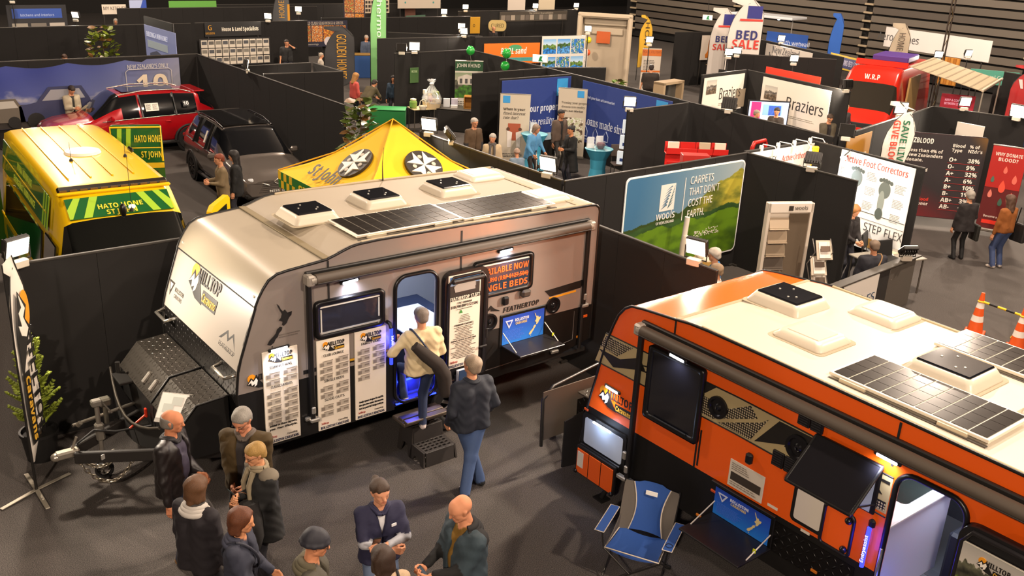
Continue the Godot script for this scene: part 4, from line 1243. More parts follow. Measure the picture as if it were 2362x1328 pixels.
	put(t, "socket", mb().box(Vector3(Zc.call(-4.96), Yc.call(1.52), .03), Vector3(.08, .12, .06), .02), M("141315", .35))
	picnic(t, Zc.call(-5.32), Yc.call(.68), Zc.call(-4.6), Yc.call(1.0), .5)
	put(t, "hatch_lip", mb().box(Vector3(Zc.call(-4.96), Yc.call(1.05), .03), Vector3(.8, .03, .04), .008), M("0d0c0c", .4))
	var sv := put(t, "service_opening", mb().prism(pv(round_poly(Zc.call(-4.40), Yc.call(1.13), .36, .41, .05)), .0, .03), M("121112", .4))
	put(sv, "service_lining", mb().prism(pv(round_poly(Zc.call(-4.36), Yc.call(1.17), .29, .33, .03)), .02, .034), M("cfc6b8", .6))
	var sd := put(t, "service_door", mb().prism(pv(round_poly(Zc.call(-4.02), Yc.call(1.12), .30, .41, .04)), .05, .075), orange)
	var sr := []
	for p in round_poly(Zc.call(-4.02), Yc.call(1.12), .30, .41, .04): sr.append(Vector3(p[0], p[1], .075))
	sr.append(sr[0])
	put(sd, "door_rim", mb().tube(sr, .018, 6, false), M("141213", .4))
	for y in [.06, .36]: put(sd, "catch_knob", mb().ball(Vector3(Zc.call(-3.76), Yc.call(1.12) + y, .09), Vector3(.035, .035, .03), 12, 8), M("111012", .3))
	var bt := put(t, "boot_opening", mb().prism(pv(round_poly(Zc.call(-7.42), Yc.call(.49), .74, .44, .05)), -.02, .02), M("100f0f", .4))
	put(bt, "boot_lining", mb().prism(pv(round_poly(Zc.call(-7.37), Yc.call(.54), .64, .34, .03)), .0, .026), M("b4c0d0", .4))
	put(bt, "boot_lamp", mb().box(Vector3(Zc.call(-7.05), Yc.call(.9), .05), Vector3(.3, .02, .03), .006), M("ffffff", .4, 0, {"glow": 3.0, "glowcol": "d8e8ff"}))
	var bo := OmniLight3D.new(); bo.name = "boot_light"; bo.light_color = Color("c8dcff"); bo.light_energy = .05; bo.light_size = .08; bo.omni_range = 30; bo.omni_attenuation = 2; bo.shadow_enabled = true; bo.position = Vector3(Zc.call(-7.05), Yc.call(.86), .16)
	t.add_child(bo)
	put(bt, "boot_lip", mb().tube([Vector3(Zc.call(-7.4), Yc.call(.5), .03), Vector3(Zc.call(-6.72), Yc.call(.5), .03)], .02, 8), M("1a1919", .4))
	var bd := put(t, "boot_door", mb().prism(pv(round_poly(Zc.call(-7.41), Yc.call(.13), .66, .37, .02)), .06, .09), M("161413", .5))
	for i in 3: put(bd, "boot_door_panel", mb().box(Vector3(Zc.call(-7.41) + .12 + .21 * i, Yc.call(.31), .095), Vector3(.195, .32, .012), .004), orange)
	put(bd, "instruction_label", mb().box(Vector3(Zc.call(-7.41) + .09, Yc.call(.34), .104), Vector3(.1, .2, .004)), M("d8d2c4", .5))
	for x in [.02, .64]: put(bd, "catch_knob", mb().ball(Vector3(Zc.call(-7.41) + x, Yc.call(.15), .1), Vector3(.03, .03, .03), 10, 6), M("111012", .3))
	put(t, "stabiliser_leg", mb().bar(Vector3(Zc.call(-6.95), .45, -.15), Vector3(Zc.call(-7.1), .02, -.1), .06, .05, .01).box(Vector3(Zc.call(-7.1), .01, -.1), Vector3(.16, .02, .14)), M("1a1918", .5))
	for q in [[-7.38, .98, "c04818"], [-5.35, .92, "c04818"], [-5.5, .53, "c87018"], [-4.05, .72, "c87018"]]: put(t, "side_reflector", mb().box(Vector3(Zc.call(q[0]), Yc.call(q[1]), .012), Vector3(.07, .03, .02), .006), M(q[2], .3))
	put(t, "catch_plate", mb().box(Vector3(Zc.call(-6.64), Yc.call(.72), .05), Vector3(.05, .1, .04), .01).box(Vector3(Zc.call(-6.66), Yc.call(.42), .05), Vector3(.12, .05, .06), .01), M("a8a49c", .35, .6))
	badge(t, Zc.call(-7.18), Yc.call(1.17), .56)
	put(t, "side_step_rail", mb().tube([Vector3(Zc.call(-4.1), .42, .0), Vector3(Zc.call(-3.9), .47, .1), Vector3(Zc.call(-3.0), .36, .12)], .02, 8), M("6a655c", .4, .7))
	put(t, "checker_skirt", mb().box(Vector3(Zc.call(-4.15), .98, .004), Vector3(.95, .34, .006)), M("181615", .35, .5, {"nrm": plate_n(), "us": 7.0, "ns": 1.0}))
	for q in [[-4.62, 1.13, .12], [-4.22, 1.07, .1]]: put(t, "warning_label", mb().box(Vector3(Zc.call(q[0]), Yc.call(q[1]), .006), Vector3(q[2], .03, .003)), M("d8cdbc"))
	wheel(t, Zc.call(-3.75), .38, -.06, .38, .24, 8)
	wheel(t, Zc.call(-3.75), .38, -2.0, .38, .24, 8)
	var fr := []
	for p in round_poly(door[0], door[1], door[2] - door[0], door[3] - door[1], .16, 6): fr.append(Vector3(p[0], p[1], .012))
	fr.append(fr[0])
	put(t, "door_frame", mb().tube(fr, .026, 8, false), M("0e0d0d", .35))
	put(t, "interior_floor", mb().box(Vector3(.6, .77, -1.1), Vector3(3.4, .03, 2.05)), M("565a60", .5))
	for i in 8: put(t, "floor_board", mb().box(Vector3(.6, .788, -.12 - .13 * i), Vector3(3.3, .006, .122)), M("4c5158" if i % 2 else "5a6068", .5))
	put(t, "interior_back", mb().box(Vector3(.6, 1.7, -2.15), Vector3(3.4, 1.9, .04)), M("30343c", .5))
	put(t, "kitchen_cabinet", mb().box(Vector3(.42, 1.22, -.62), Vector3(.42, .9, 1.1), .01), M("c4cdea", .35))
	var bench := put(t, "kitchen_top", mb().box(Vector3(.42, 1.69, -.62), Vector3(.48, .035, 1.16), .01), M("dfe2e6", .3))
	put(bench, "sink_cover", mb().prism(pv(round_poly(.26, -1.05, .3, .6, .06)), 1.705, 1.715, Transform3D(Basis(Vector3.RIGHT, Vector3.BACK, Vector3.UP), Vector3(0, 0, 0))), M("1e2422", .2))
	put(t, "bed_base", mb().box(Vector3(1.35, 1.05, -1.55), Vector3(1.2, .55, 1.1), .03), M("20242e", .6))
	put(t, "interior_post", mb().box(Vector3(1.05, 1.6, -1.0), Vector3(.1, 1.7, .1), .01), M("c8d2dc", .4))
	put(t, "door_grab_bar", mb().tube([Vector3(.63, 1.5, -.03), Vector3(.67, 1.5, .05), Vector3(.67, 1.2, .05), Vector3(.63, 1.16, -.03)], .016, 8), M("d0d4dc", .15, .9))
	put(t, "handle_mount", mb().box(Vector3(Zc.call(-3.57), Yc.call(1.55), .03), Vector3(.06, .09, .05), .02), M("101012", .4))
	var gb := put(t, "lit_grab_bar", mb().rod(Vector3(Zc.call(-3.57), Yc.call(1.52), .06), Vector3(Zc.call(-3.57), Yc.call(1.1), .06), .02, 10), M("4a5aff", .3, 0, {"glow": 2.2, "glowcol": "3038ff"}))
	var gt := txt(gb, "Entryassist", Zc.call(-3.57), Yc.call(1.3), .03, "ffffff", {"al": "c", "z": .084, "glow": .6, "w": .28})
	gt.rotation.z = PI / 2
	for q in [[Vector3(.7, 2.1, -.9), "e8eeff", 1.4], [Vector3(Zc.call(-3.57), Yc.call(1.3), .16), "4030ff", .12], [Vector3(.9, .9, .05), "4048ff", .1]]:
		var l := OmniLight3D.new(); l.name = "caravan_light"; l.light_color = Color(q[1]); l.light_energy = q[2]; l.light_size = .12; l.omni_range = 40; l.omni_attenuation = 2; l.shadow_enabled = true; l.position = q[0]
		t.add_child(l)
	var ed := put(t, "entry_door", mb().prism(pv(round_poly(Zc.call(-2.76), .78, .66, 1.46, .13, 6)), .12, .2), M("121113", .4))
	put(ed, "door_rim", mb().tube([Vector3(Zc.call(-2.72), .84, .205), Vector3(Zc.call(-2.72), 2.08, .205), Vector3(Zc.call(-2.65), 2.19, .205), Vector3(Zc.call(-2.22), 2.19, .205), Vector3(Zc.call(-2.14), 2.08, .205), Vector3(Zc.call(-2.14), .84, .205)], .022, 8), M("1c1a1c", .3))
	var X := func(v: float) -> float: return v
	put(t, "tool_box", mb().prism(pv([[-3.72, .55], [-3.72, .92], [-3.6, 1.0], [-3.22, 1.02], [-3.22, .55]]), -2.0, -.35), M("1c1a19", .35, .6, {"nrm": plate_n(), "us": 7.0, "ns": 1.2}))
	put(t, "tool_box_lid", mb().box(Vector3(-3.47, 1.02, -1.17), Vector3(.5, .02, 1.66), .006), M("5a554e", .32, .7, {"nrm": plate_n(), "us": 7.0, "ns": 1.3}))
	for z in [-.3, -1.95]: put(t, "drawbar_beam", mb().bar(Vector3(-3.2, .52, z), Vector3(-4.6, .52, -1.12 + (.07 if z > -1 else -.07)), .06, .14, .01), M("1c1a18", .4))
	var sg := put(t, "stone_guard_frame", mb().tube([Vector3(-3.82, .35, .12), Vector3(-3.86, .98, .1), Vector3(-3.9, 1.1, -.1), Vector3(-4.1, 1.1, -1.12), Vector3(-3.9, 1.1, -2.1), Vector3(-3.86, .98, -2.3), Vector3(-3.82, .35, -2.32)], .022, 8), M("24221f", .4))
	put(sg, "guard_mesh", mb().prism(pv([[-.1, .4], [-.1, 1.08], [2.3, 1.08], [2.3, .4]]), -.006, .006, Transform3D(Basis(Vector3(0, 0, -1), Vector3.UP, Vector3.RIGHT), Vector3(-3.86, 0, 0))), M("5a5046", .8))
	put(sg, "mud_cloth", mb().prism(pv([[.1, .1], [.1, .75], [.9, .9], [.9, .0]]), -.01, .01, Transform3D(Basis(Vector3(0, 0, -1), Vector3.UP, Vector3.RIGHT), Vector3(-3.6, 0, .05))), M("171415", .9))
	put(t, "spare_cap", mb().lathe([Vector2(0, .06), Vector2(.05, .05), Vector2(.09, 0)], 14, Transform3D(Basis(), Vector3(-4.3, .62, -.9))), M("22201e", .4, .4))

func flood(label: String, p: Vector3, yaw: float, tilt := -12.0, e := 14.0, on := true, size := .30, glow := 9.0, pole := false) -> Node3D:
	var t := thing("floodlight", label, "lamp", p, yaw, "floodlights clamped on the partitions")
	var hd := put(t, "housing", mb().box(Vector3(0, 0, -.04), Vector3(size, size * .8, .07), .012), M("26231f", .5))
	hd.position.y = .16; hd.rotation.x = deg_to_rad(-tilt)
	var fins := mb()
	for i in 6: fins.box(Vector3(-size * .4 + size * .16 * i, 0, -.095), Vector3(.012, size * .6, .05))
	put(hd, "cooling_fins", fins, M("1d1b18", .5))
	put(hd, "lens", mb().box(Vector3(0, 0, .0), Vector3(size * .9, size * .7, .012), .004), M("fff4e0", .3, 0, {"glow": glow, "glowcol": "fff0d4"}) if on else M("201e1c", .15))
	put(t, "yoke", mb().tube([Vector3(-size * .53, .16, -.03), Vector3(-size * .53, .0, -.03), Vector3(size * .53, .0, -.03), Vector3(size * .53, .16, -.03)], .012, 6), M("2c2925", .4, .5))
	put(t, "clamp", mb().box(Vector3(0, -.04, -.01), Vector3(.2, .1, .1), .012), M("c8c0b0", .5))
	if pole: put(t, "stand_pole", mb().rod(Vector3(0, -p.y, -.02), Vector3(0, 0, -.02), .02, 6), M("1c1a18", .5))
	if on:
		var l := SpotLight3D.new()
		l.name = "flood_beam"; l.light_color = Color("ffeed8"); l.light_energy = e; l.spot_angle = 68; l.spot_angle_attenuation = .6; l.spot_range = 60; l.spot_attenuation = 2
		l.light_size = size * .3; l.shadow_enabled = true
		l.rotation_degrees = Vector3(0, 180, 0)
		l.position = Vector3(0, 0, .03)
		hd.add_child(l)
	return t

func board(called: String, label: String, cat: String, p: Vector3, yaw: float, w: float, h: float, hex: String, rnd := 0.0, mat: Material = null, thick := .02) -> Node3D:
	var t := thing(called, label, cat, p, yaw)
	var m := mb()
	if rnd > 0.0: m.prism(pv(round_poly(0, 0, w, h, rnd)), -thick, 0)
	else: m.box(Vector3(w * .5, h * .5, -thick * .5), Vector3(w, h, thick), minf(.004, thick * .3))
	put(t, "panel", m, mat if mat else M(hex, .55))
	return t

func layout_poster(label: String, x: float, y: float, w: float, h: float, rows: Array, foot: Array) -> void:
	var t := board("poster", label, "poster", Vector3(x, y, -9.175), 0, w, h, "e6dccb")
	badge(t, w * .18, h - .15, w * .68, .004)
	for q in rows:
		txt(t, q[0], w * .5, h - q[1], .03, "3a352f", {"al": "c", "w": w * .62})
		for j in q[2]:
			for i in 2:
				if j == q[2] - 1 and i == 1 and q[3]: continue
				var cx: float = w * (.07 + .48 * i); var cy: float = h - q[1] - .055 - .087 * (j + 1) + .016 * (i % 2)
				var pl := put(t, "floor_plan", mb().box(Vector3(cx + w * .2, cy + .03, .002), Vector3(w * .38, .055, .004)), M("b4aa9c", .6))
				put(pl, "plan_lines", mb().box(Vector3(cx + w * .08, cy + .03, .005), Vector3(w * .1, .042, .004)).box(Vector3(cx + w * .3, cy + .036, .005), Vector3(w * .14, .02, .004)).box(Vector3(cx + w * .25, cy + .068, .005), Vector3(w * .3, .008, .004)), M("857b6e", .6))
	var yy := h * .20
	for s in foot:
		txt(t, s, w * .5, yy, .024, "1f1b18", {"al": "c", "w": w * .8, "it": .2, "f": "sansb"})
		yy -= .045
	txt(t, "hilltop", w * .08, .09, .022, "b04a40", {"f": "serif"})
	txt(t, "Caravelling", w * .6, .085, .018, "6a6258", {})
	txt(t, "ROLLESTON CARAVANS", w * .05, .035, .03, "23284a", {"w": w * .88, "f": "serifb"})

func foreground() -> void:
	layout_poster("white poster of compact van layouts hanging under the caravan's front corner lamp", 3.80, .665, .43, 1.18, [["COMPACT VANS", .2, 2, false], ["CLASSIC LAYOUTS", .45, 5, false]], ["added to these layouts,", "you. Your lifestyle."])
	layout_poster("white poster of club lounge and single bed layouts on the caravan side", 4.465, .645, .43, 1.18, [["CLUB LOUNGE", .2, 3, false], ["SINGLE BEDS", .53, 2, false], ["SLIDE-OUTS", .78, 2, false]], [])
	layout_poster("white poster of family van layouts beside the caravan doorway", 4.965, .645, .43, 1.18, [["FAMILY VANS", .17, 5, true]], ["Family Layouts designed for real life.", "More space. More comfort. More memories.", "Don't see yours? We'll design it with you."])
	var dp := board("poster", "tall price poster on the open silver caravan door with a photo on top", "poster", Vector3(6.245, 1.03, -9.092), 0, .5, 1.29, "e2d8c8")
	var tx := pixels(96, 48, func(u: float, v: float): return Color("3f6fae").lerp(Color("a8b8c8"), v * 1.4) if v < .35 + .2 * absf(u - .5) else (Color("8f8a84") if v < .62 and u > .15 and u < .88 else Color("2c2622")))
	picture(dp, "caravan_photo", .02, 1.0, .46, .27, tx, .003)
	badge(dp, .05, 1.17, .16, .006)
	flat(dp, "photo_caravan", [[.1, 1.06], [.08, 1.13], [.16, 1.2], [.4, 1.23], [.41, 1.06]], "a59f98", .006)
	txt(dp, "FEATHERTOP 17.5FT", .25, .975, .045, "e8e0d0", {"al": "c", "w": .46, "f": "sansb", "z": .012})
	rect(dp, "heading_strip", .0, .945, .5, .06, "2a2622", .003)
	txt(dp, "17'6\" CARAVAN", .25, .905, .024, "3a342e", {"al": "c"})
	txt(dp, "$106,990 (RRP $127,504)", .25, .86, .034, "2a2520", {"al": "c", "w": .42})
	fine(dp, .12, .83, .26, 1, .02, "6a6258", {"al": "c"})
	flat(dp, "green_mark", [[.17, .765], [.225, .765], [.197, .81]], "3c8a3a")
	fine(dp, .16, .74, .2, 5, .022, "7a7268", {"al": "c", "lo": .5})
	txt(dp, "STANDARD FEATURES:", .25, .6, .022, "2a2520", {"al": "c"})
	fine(dp, .06, .58, .38, 8, .022, "6a6258", {"al": "c", "lo": .4})
	txt(dp, "EXTRAS FITTED TO THIS VAN", .25, .385, .022, "2a2520", {"al": "c"})
	fine(dp, .05, .37, .4, 11, .022, "6a6258", {"al": "c", "lo": .5})
	txt(dp, "hilltop", .05, .09, .026, "b04a40", {"f": "serif"})
	txt(dp, "ROLLESTON CARAVANS", .02, .035, .034, "23284a", {"w": .46, "f": "serifb"})
	var br := thing("brochure_holder", "black brochure holder stuffed with leaflets hung on the caravan door", "brochure holder", Vector3(6.36, .66, -9.08))
	put(br, "tray", mb().box(Vector3(.14, .14, .0), Vector3(.28, .28, .012), .004).box(Vector3(.14, .01, .04), Vector3(.28, .02, .08), .004).box(Vector3(.14, .10, .08), Vector3(.28, .2, .008), .003), M("1c1c22", .3))
	for i in 4: put(br, "leaflet", mb().box(Vector3(.14, .2, .014 + .014 * i), Vector3(.24 - .01 * i, .3, .008)), M("d8dce4" if i < 3 else "2a3c5a", .4))
	put(br, "leaflet_print", mb().box(Vector3(.15, .12, .087), Vector3(.12, .06, .004)), M("c8b8a8"))
	var mp := board("poster", "price poster with a red caravan photo on the orange caravan's folded door", "poster", Vector3(6.72, .86, -2.62), -90, .52, 1.24, "d8cfc0")
	picture(mp, "caravan_photo", 0, .72, .52, .52, scenic(51, ["a8a49c", "c8c0b4"], "4a4a3a", "5a6a2c", .35), .004)
	flat(mp, "photo_caravan", [[.2, .86], [.18, .98], [.24, 1.04], [.4, 1.0], [.42, .86]], "c83a1c", .008); badge(mp, .14, 1.08, .26, .008)
	txt(mp, "MAWSON 18.5FT", .26, .76, .055, "f0e8d8", {"al": "c", "w": .46, "f": "sansb", "z": .012}); txt(mp, "18'6\" ALL TERRAIN", .26, .66, .03, "3a342e", {"al": "c"}); txt(mp, "$150,990", .26, .58, .05, "2a2520", {"al": "c", "f": "sansb"})
	fine(mp, .06, .52, .4, 14, .03, "6a6258", {"al": "c", "lo": .4})
	var np := board("notice", "white printed notice with a dark photo strip on the orange caravan side", "notice", Vector3(6.94, 1.24, -5.05), -90, .43, .30, "d0c6b6", 0, null, .008)
	rect(np, "photo_strip", .03, .08, .37, .09, "3a322a", .004); fine(np, .03, .28, .22, 4, .022, "8a8074"); fine(np, .03, .07, .36, 2, .024, "8a8074")
	var bo := thing("notice_card", "glossy white notice card leaning on the caravan's checker plate tool box", "card", Vector3(2.94, 1.06, -9.72), -45)
	put(bo, "card", mb().box(Vector3(0, .12, 0), Vector3(.32, .012, .3), .003, Basis(Vector3.RIGHT, .75)), M("f0ece4", .15, 0, {"coat": 1.0}))
	put(bo, "holder", mb().box(Vector3(0, .095, -.01), Vector3(.36, .01, .36), .003, Basis(Vector3.RIGHT, .75)), M("b8b4ac", .2))
	for q in [[-.05, .03], [.04, -.06]]: put(bo, "print", mb().box(Vector3(q[0], .13 - q[1] * .66, q[1] * .7), Vector3(.12, .003, .1), 0, Basis(Vector3.RIGHT, .75)), M("c8ccc4", .3))
	var st := thing("step_stool", "black plastic two-step stool at the silver caravan doorway", "step stool", Vector3(5.88, 0, -8.95))
	var pl := M("332f2d", .5)
	for q in [[-.31, -.02, .40, "upper_step"], [-.02, .27, .20, "lower_step"]]:
		var z0: float = q[0]; var z1: float = q[1]; var y: float = q[2]
		var m := mb()
		for s in [-1.0, 1.0]:
			m.prism(pv([[z0 - .03, 0], [z0, y], [z1, y], [z1 + .03, 0], [z1 - .05, 0], [z1 - .09, y * .4], [z0 + .09, y * .4], [z0 + .05, 0]]), -.012, .012, Transform3D(Basis(Vector3(0, 0, 1), Vector3(-s * .08, 1, 0).normalized(), Vector3(1, 0, 0)), Vector3(s * (.225 + .02), 0, 0)))
		m.box(Vector3(0, y * .5, z1 + .01), Vector3(.42, y, .02), .004, Basis(Vector3.RIGHT, -.06))
		m.box(Vector3(0, y * .5, z0 - .01), Vector3(.42, y, .02), .004, Basis(Vector3.RIGHT, .06))
		for i in 5: m.box(Vector3(0, y - .008, lerpf(z0 + .02, z1 - .02, i / 4.0)), Vector3(.44, .02, .028), .003)
		for i in 7: m.box(Vector3(-.205 + .0683 * i, y - .008, (z0 + z1) * .5), Vector3(.03, .018, z1 - z0), .003)
		put(st, q[3], m, pl)
	camp_chair()
	feather_flag()
	conifer()
	flood("bright floodlight on the partition beside the white feather flag", Vector3(1.98, 2.43, -11.92), 25, -18, 15, true, .32)
	flood("bright floodlight on the partition corner behind the silver caravan roof", Vector3(10.48, 2.43, -12.3), -70, -14, 12, true, .34)
	flood("bright floodlight by the yellow tent peak", Vector3(10.48, 2.43, -16.1), -55, -14, 16, true, .34)
	flood("unlit black floodlight beside the tent's bright lamp", Vector3(10.5, 2.43, -15.3), 60, 40, 0, false, .34)
	flood("bright floodlight over the orange caravan nose", Vector3(9.24, 2.43, -7.75), -75, -16, 16, true, .30)
	flood("bright floodlight on the partition end before the blue loans graphic", Vector3(16.5, 2.43, -16.42), -40, -6, 10, true, .30)

func camp_chair() -> void:
	var t := thing("camp_chair", "blue and grey folding camp chair in front of the orange caravan", "chair", Vector3(6.36, 0, -5.62), -62)
	var blue := M("2c58a4", .8, 0, {"noise": [18.0, .8, 1.0, .2]})
	var grey := M("6a6258", .85, 0, {"noise": [18.0, .8, 1.0, .2]})
	var wb := M("c8bcaa", .7)
	var seat := []
	for i in 9:
		var r := PackedVector3Array()
		for j in 9:
			var x := lerpf(-.26, .26, j / 8.0); var z := lerpf(-.22, .27, i / 8.0)
			r.append(Vector3(x * (1.0 + .1 * i / 8.0), .42 - .05 * (1.0 - pow(x / .26, 2)) + .02 * i / 8.0 - .02 * sin(PI * i / 8.0), z))
		seat.append(r)
	put(t, "seat", mb().grid(seat, false, true), blue)
	var bk := []
	for i in 9:
		var r := PackedVector3Array()
		var v := i / 8.0
		var wd := .26 * (1.0 - .28 * sin(PI * v)) + .02 * v
		for j in 9: r.append(Vector3(lerpf(-wd, wd, j / 8.0) * .72, .40 + .52 * v + (.02 if v > .9 and absf(j - 4.0) < 3 else 0.0), -.22 - .13 * v - .035 * (1.0 - pow((j - 4) / 4.0, 2))))
		bk.append(r)
	var back := put(t, "backrest", mb().grid(bk, false, false), blue)
	for s in [-1.0, 1.0]:
		var sd := []
		for i in 9:
			var v := i / 8.0
			var wd := .26 * (1.0 - .28 * sin(PI * v)) + .02 * v
			sd.append(PackedVector3Array([Vector3(s * wd * .72, .40 + .52 * v, -.22 - .13 * v), Vector3(s * (.29 + .01 * v), .42 + .5 * v, -.2 - .13 * v + .05 * (1.0 - v))]))
		put(back, "side_gusset", mb().grid(sd, false, s < 0), grey)
		var pip := []
		for q in sd: pip.append(q[0] + Vector3(0, 0, .006))
		put(back, "piping", mb().tube(pip, .007, 5), wb)
		var am := put(t, "armrest", mb().box(Vector3(s * .36, .62, .02), Vector3(.1, .022, .52), .01), blue)
		put(am, "armrest_edge", mb().tube([Vector3(s * .31, .622, .28), Vector3(s * .31, .622, -.24), Vector3(s * .41, .622, -.24), Vector3(s * .41, .622, .28), Vector3(s * .31, .622, .28)], .006, 5, false), wb)
		if s > 0: put(am, "cup_holder", mb().lathe([Vector2(.038, .636), Vector2(.032, .636), Vector2(.03, .56), Vector2(0, .56)], 16, Transform3D(Basis(), Vector3(s * .36, 0, .2))), M("141416", .5))
		put(t, "side_panel", mb().prism(pv([[-.22, .44], [.26, .46], [.0, .5], [-.2, .58]]), -.004, .004, Transform3D(Basis(Vector3(0, 0, 1), Vector3.UP, Vector3(1, 0, 0)), Vector3(s * .28, 0, 0))), grey)
	put(back, "name_patch", mb().box(Vector3(0, .83, -.335), Vector3(.13, .05, .008), .003, Basis(Vector3.RIGHT, -.24)), M("e8e4da", .5))
	put(t, "seat_piping", mb().tube([Vector3(-.27, .415, -.22), Vector3(-.29, .44, .27), Vector3(.29, .44, .27), Vector3(.27, .415, -.22)], .008, 5), wb)
	var fr := M("3a3836", .35, .7)
	for s in [-1.0, 1.0]:
		for q in [[Vector3(s * .3, .43, .27), Vector3(-s * .26, .02, .29)], [Vector3(s * .28, .43, -.24), Vector3(-s * .26, .02, -.3)], [Vector3(s * .29, .44, .26), Vector3(s * .3, .02, -.28)], [Vector3(s * .29, .42, -.24), Vector3(s * .3, .02, .28)]]:
			put(t, "leg", mb().rod(q[0], q[1], .009, 8), fr)
		put(t, "back_tube", mb().rod(Vector3(s * .29, .42, -.22), Vector3(s * .30, .93, -.34), .01, 8), fr)
		put(t, "arm_post", mb().rod(Vector3(s * .3, .42, .27), Vector3(s * .34, .61, .24), .009, 8), fr)
	var k := 0
	for p in [Vector3(-.28, .015, .29), Vector3(.28, .015, .29), Vector3(-.28, .015, -.29), Vector3(.28, .015, -.29)]:
		put(t, "foot_cap", mb().box(p, Vector3(.06, .03, .05), .008), M("111111"))
		k += 1

func flag(called: String, label: String, p: Vector3, yaw: float, h: float, w: float, hex: String, shape: String, base := true, lift := .35) -> Node3D:
	var t := thing(called, label, "flag", p, yaw)
	var pts := []
	var rr := []
	var n := 14
	for i in n + 1:
		var v := float(i) / n
		var y := v * h
		var x := 0.0
		if shape == "tear": x = 0.0 if v < .7 else w * .9 * pow((v - .7) / .3, 2.0)
		else: x = w * .55 * pow(maxf(0.0, (v - .6) / .4), 2.2)
		pts.append(Vector3(x, y - (h * .06 * pow(maxf(0.0, (v - .9) / .1), 2.0)), 0)); rr.append(lerpf(.018, .006, v))
	put(t, "pole", mb().tube(pts, rr, 8), M("1c1a18", .4))
	var rows := []
	for i in 25:
		var v := i / 24.0
		var y := lift + (h - lift) * v * .985
		var x0 := 0.0
		for k in n:
			if pts[k].y <= y and pts[k + 1].y >= y: x0 = lerpf(pts[k].x, pts[k + 1].x, (y - pts[k].y) / maxf(pts[k + 1].y - pts[k].y, .001))
		var x1 := w
		if shape == "tear":
			x1 = w * (.25 + .75 * sin(PI * .5 * minf(1.0, v / .62))) if v < .62 else w * sqrt(maxf(0.0, 1.0 - pow((v - .62) / .40, 2.0)))
			x1 = maxf(x1, x0 + .01)
		else:
			x1 = w * minf(1.0, .25 + v * 6.0) if v < .12 else (w if v < .8 else lerpf(w, w * .62, pow((v - .8) / .2, 2.0)))
		var r := PackedVector3Array()
		for j in 7: r.append(Vector3(lerpf(x0, x1, j / 6.0), y, .012 * sin(v * 14.0 + j * .7)))
		rows.append(r)
	var m := mb().grid(rows, false, true)
	put(t, "cloth", m, M(hex, .7, 0, {"back": "404040"}))
	put(t, "hem", mb().tube([rows[24][6], rows[20][6], rows[16][6], rows[12][6], rows[8][6], rows[4][6], rows[1][6], rows[0][6], rows[0][0]], .008, 5), M("1a1816", .6))
	if base:
		for a in [0.6, -0.6, 0.6 + PI, -0.6 + PI]: put(t, "foot", mb().bar(Vector3(0, .03, 0), Vector3(cos(a) * .45, .012, sin(a) * .45), .05, .012, .003), M("b0a898", .4, .5))
	return t

func feather_flag() -> void:
	var t := flag("feather_flag", "white feather flag with caravan maker's badge beside the potted conifer", Vector3(1.60, 0, -10.72), 58, 2.86, .46, "e0d8cc", "feather", true, .38)
	for z in [.03]:
		var g := Node3D.new(); g.name = "flag_print"; t.add_child(g, true)
		g.position = Vector3(.02, 2.5, z); g.rotation.z = -PI / 2
		badge(g, .1, .03, 1.0, .0)
		g.get_child(0).scale = Vector3(1.9, .95, 1)

func conifer() -> void:
	var t := thing("potted_conifer", "feathery yellow-green conifer in a black pot behind the white flag", "plant", Vector3(1.84, 0, -11.5))
	put(t, "pot", mb().lathe([Vector2(.0, 0), Vector2(.17, 0), Vector2(.21, .34), Vector2(.225, .34), Vector2(.225, .38), Vector2(.2, .38), Vector2(.19, .33), Vector2(0, .33)], 24), M("161514", .5))
	put(t, "trunk", mb().tube([Vector3(0, .3, 0), Vector3(.01, .8, .01), Vector3(0, 1.5, 0)], [.03, .022, .008], 8), M("4a3a26", .9))
	var r := RandomNumberGenerator.new()
	r.seed = 5
	var lf := M("7d8a24", .7, 0, {"back": "3a4010"})
	for i in 34:
		var v := i / 33.0
		var y := .42 + 1.15 * v
		var a := i * 2.4
		var ln := lerpf(.40, .12, pow(v, 1.2)) * r.randf_range(.75, 1.1)
		var d := Vector3(cos(a), r.randf_range(.5, .9), sin(a)).normalized()
		var m := mb()
		var p0 := Vector3(0, y, 0)
		var side := d.cross(Vector3.UP).normalized()
		for k in 11:
			var u := k / 10.0
			var q := p0 + d * ln * u + Vector3(0, .05 * u * u, 0)
			for s in [-1.0, 1.0]:
				var tl := lerpf(.15, .05, u) * r.randf_range(.7, 1.1)
				var td: Vector3 = (d * .8 + side * s * .8 + Vector3(0, r.randf_range(-.2, .35), 0)).normalized()
				m.tube([q, q + td * tl * .5, q + td * tl], [.016, .02, .003], 4, false)
		put(t, "spray", m, lf)

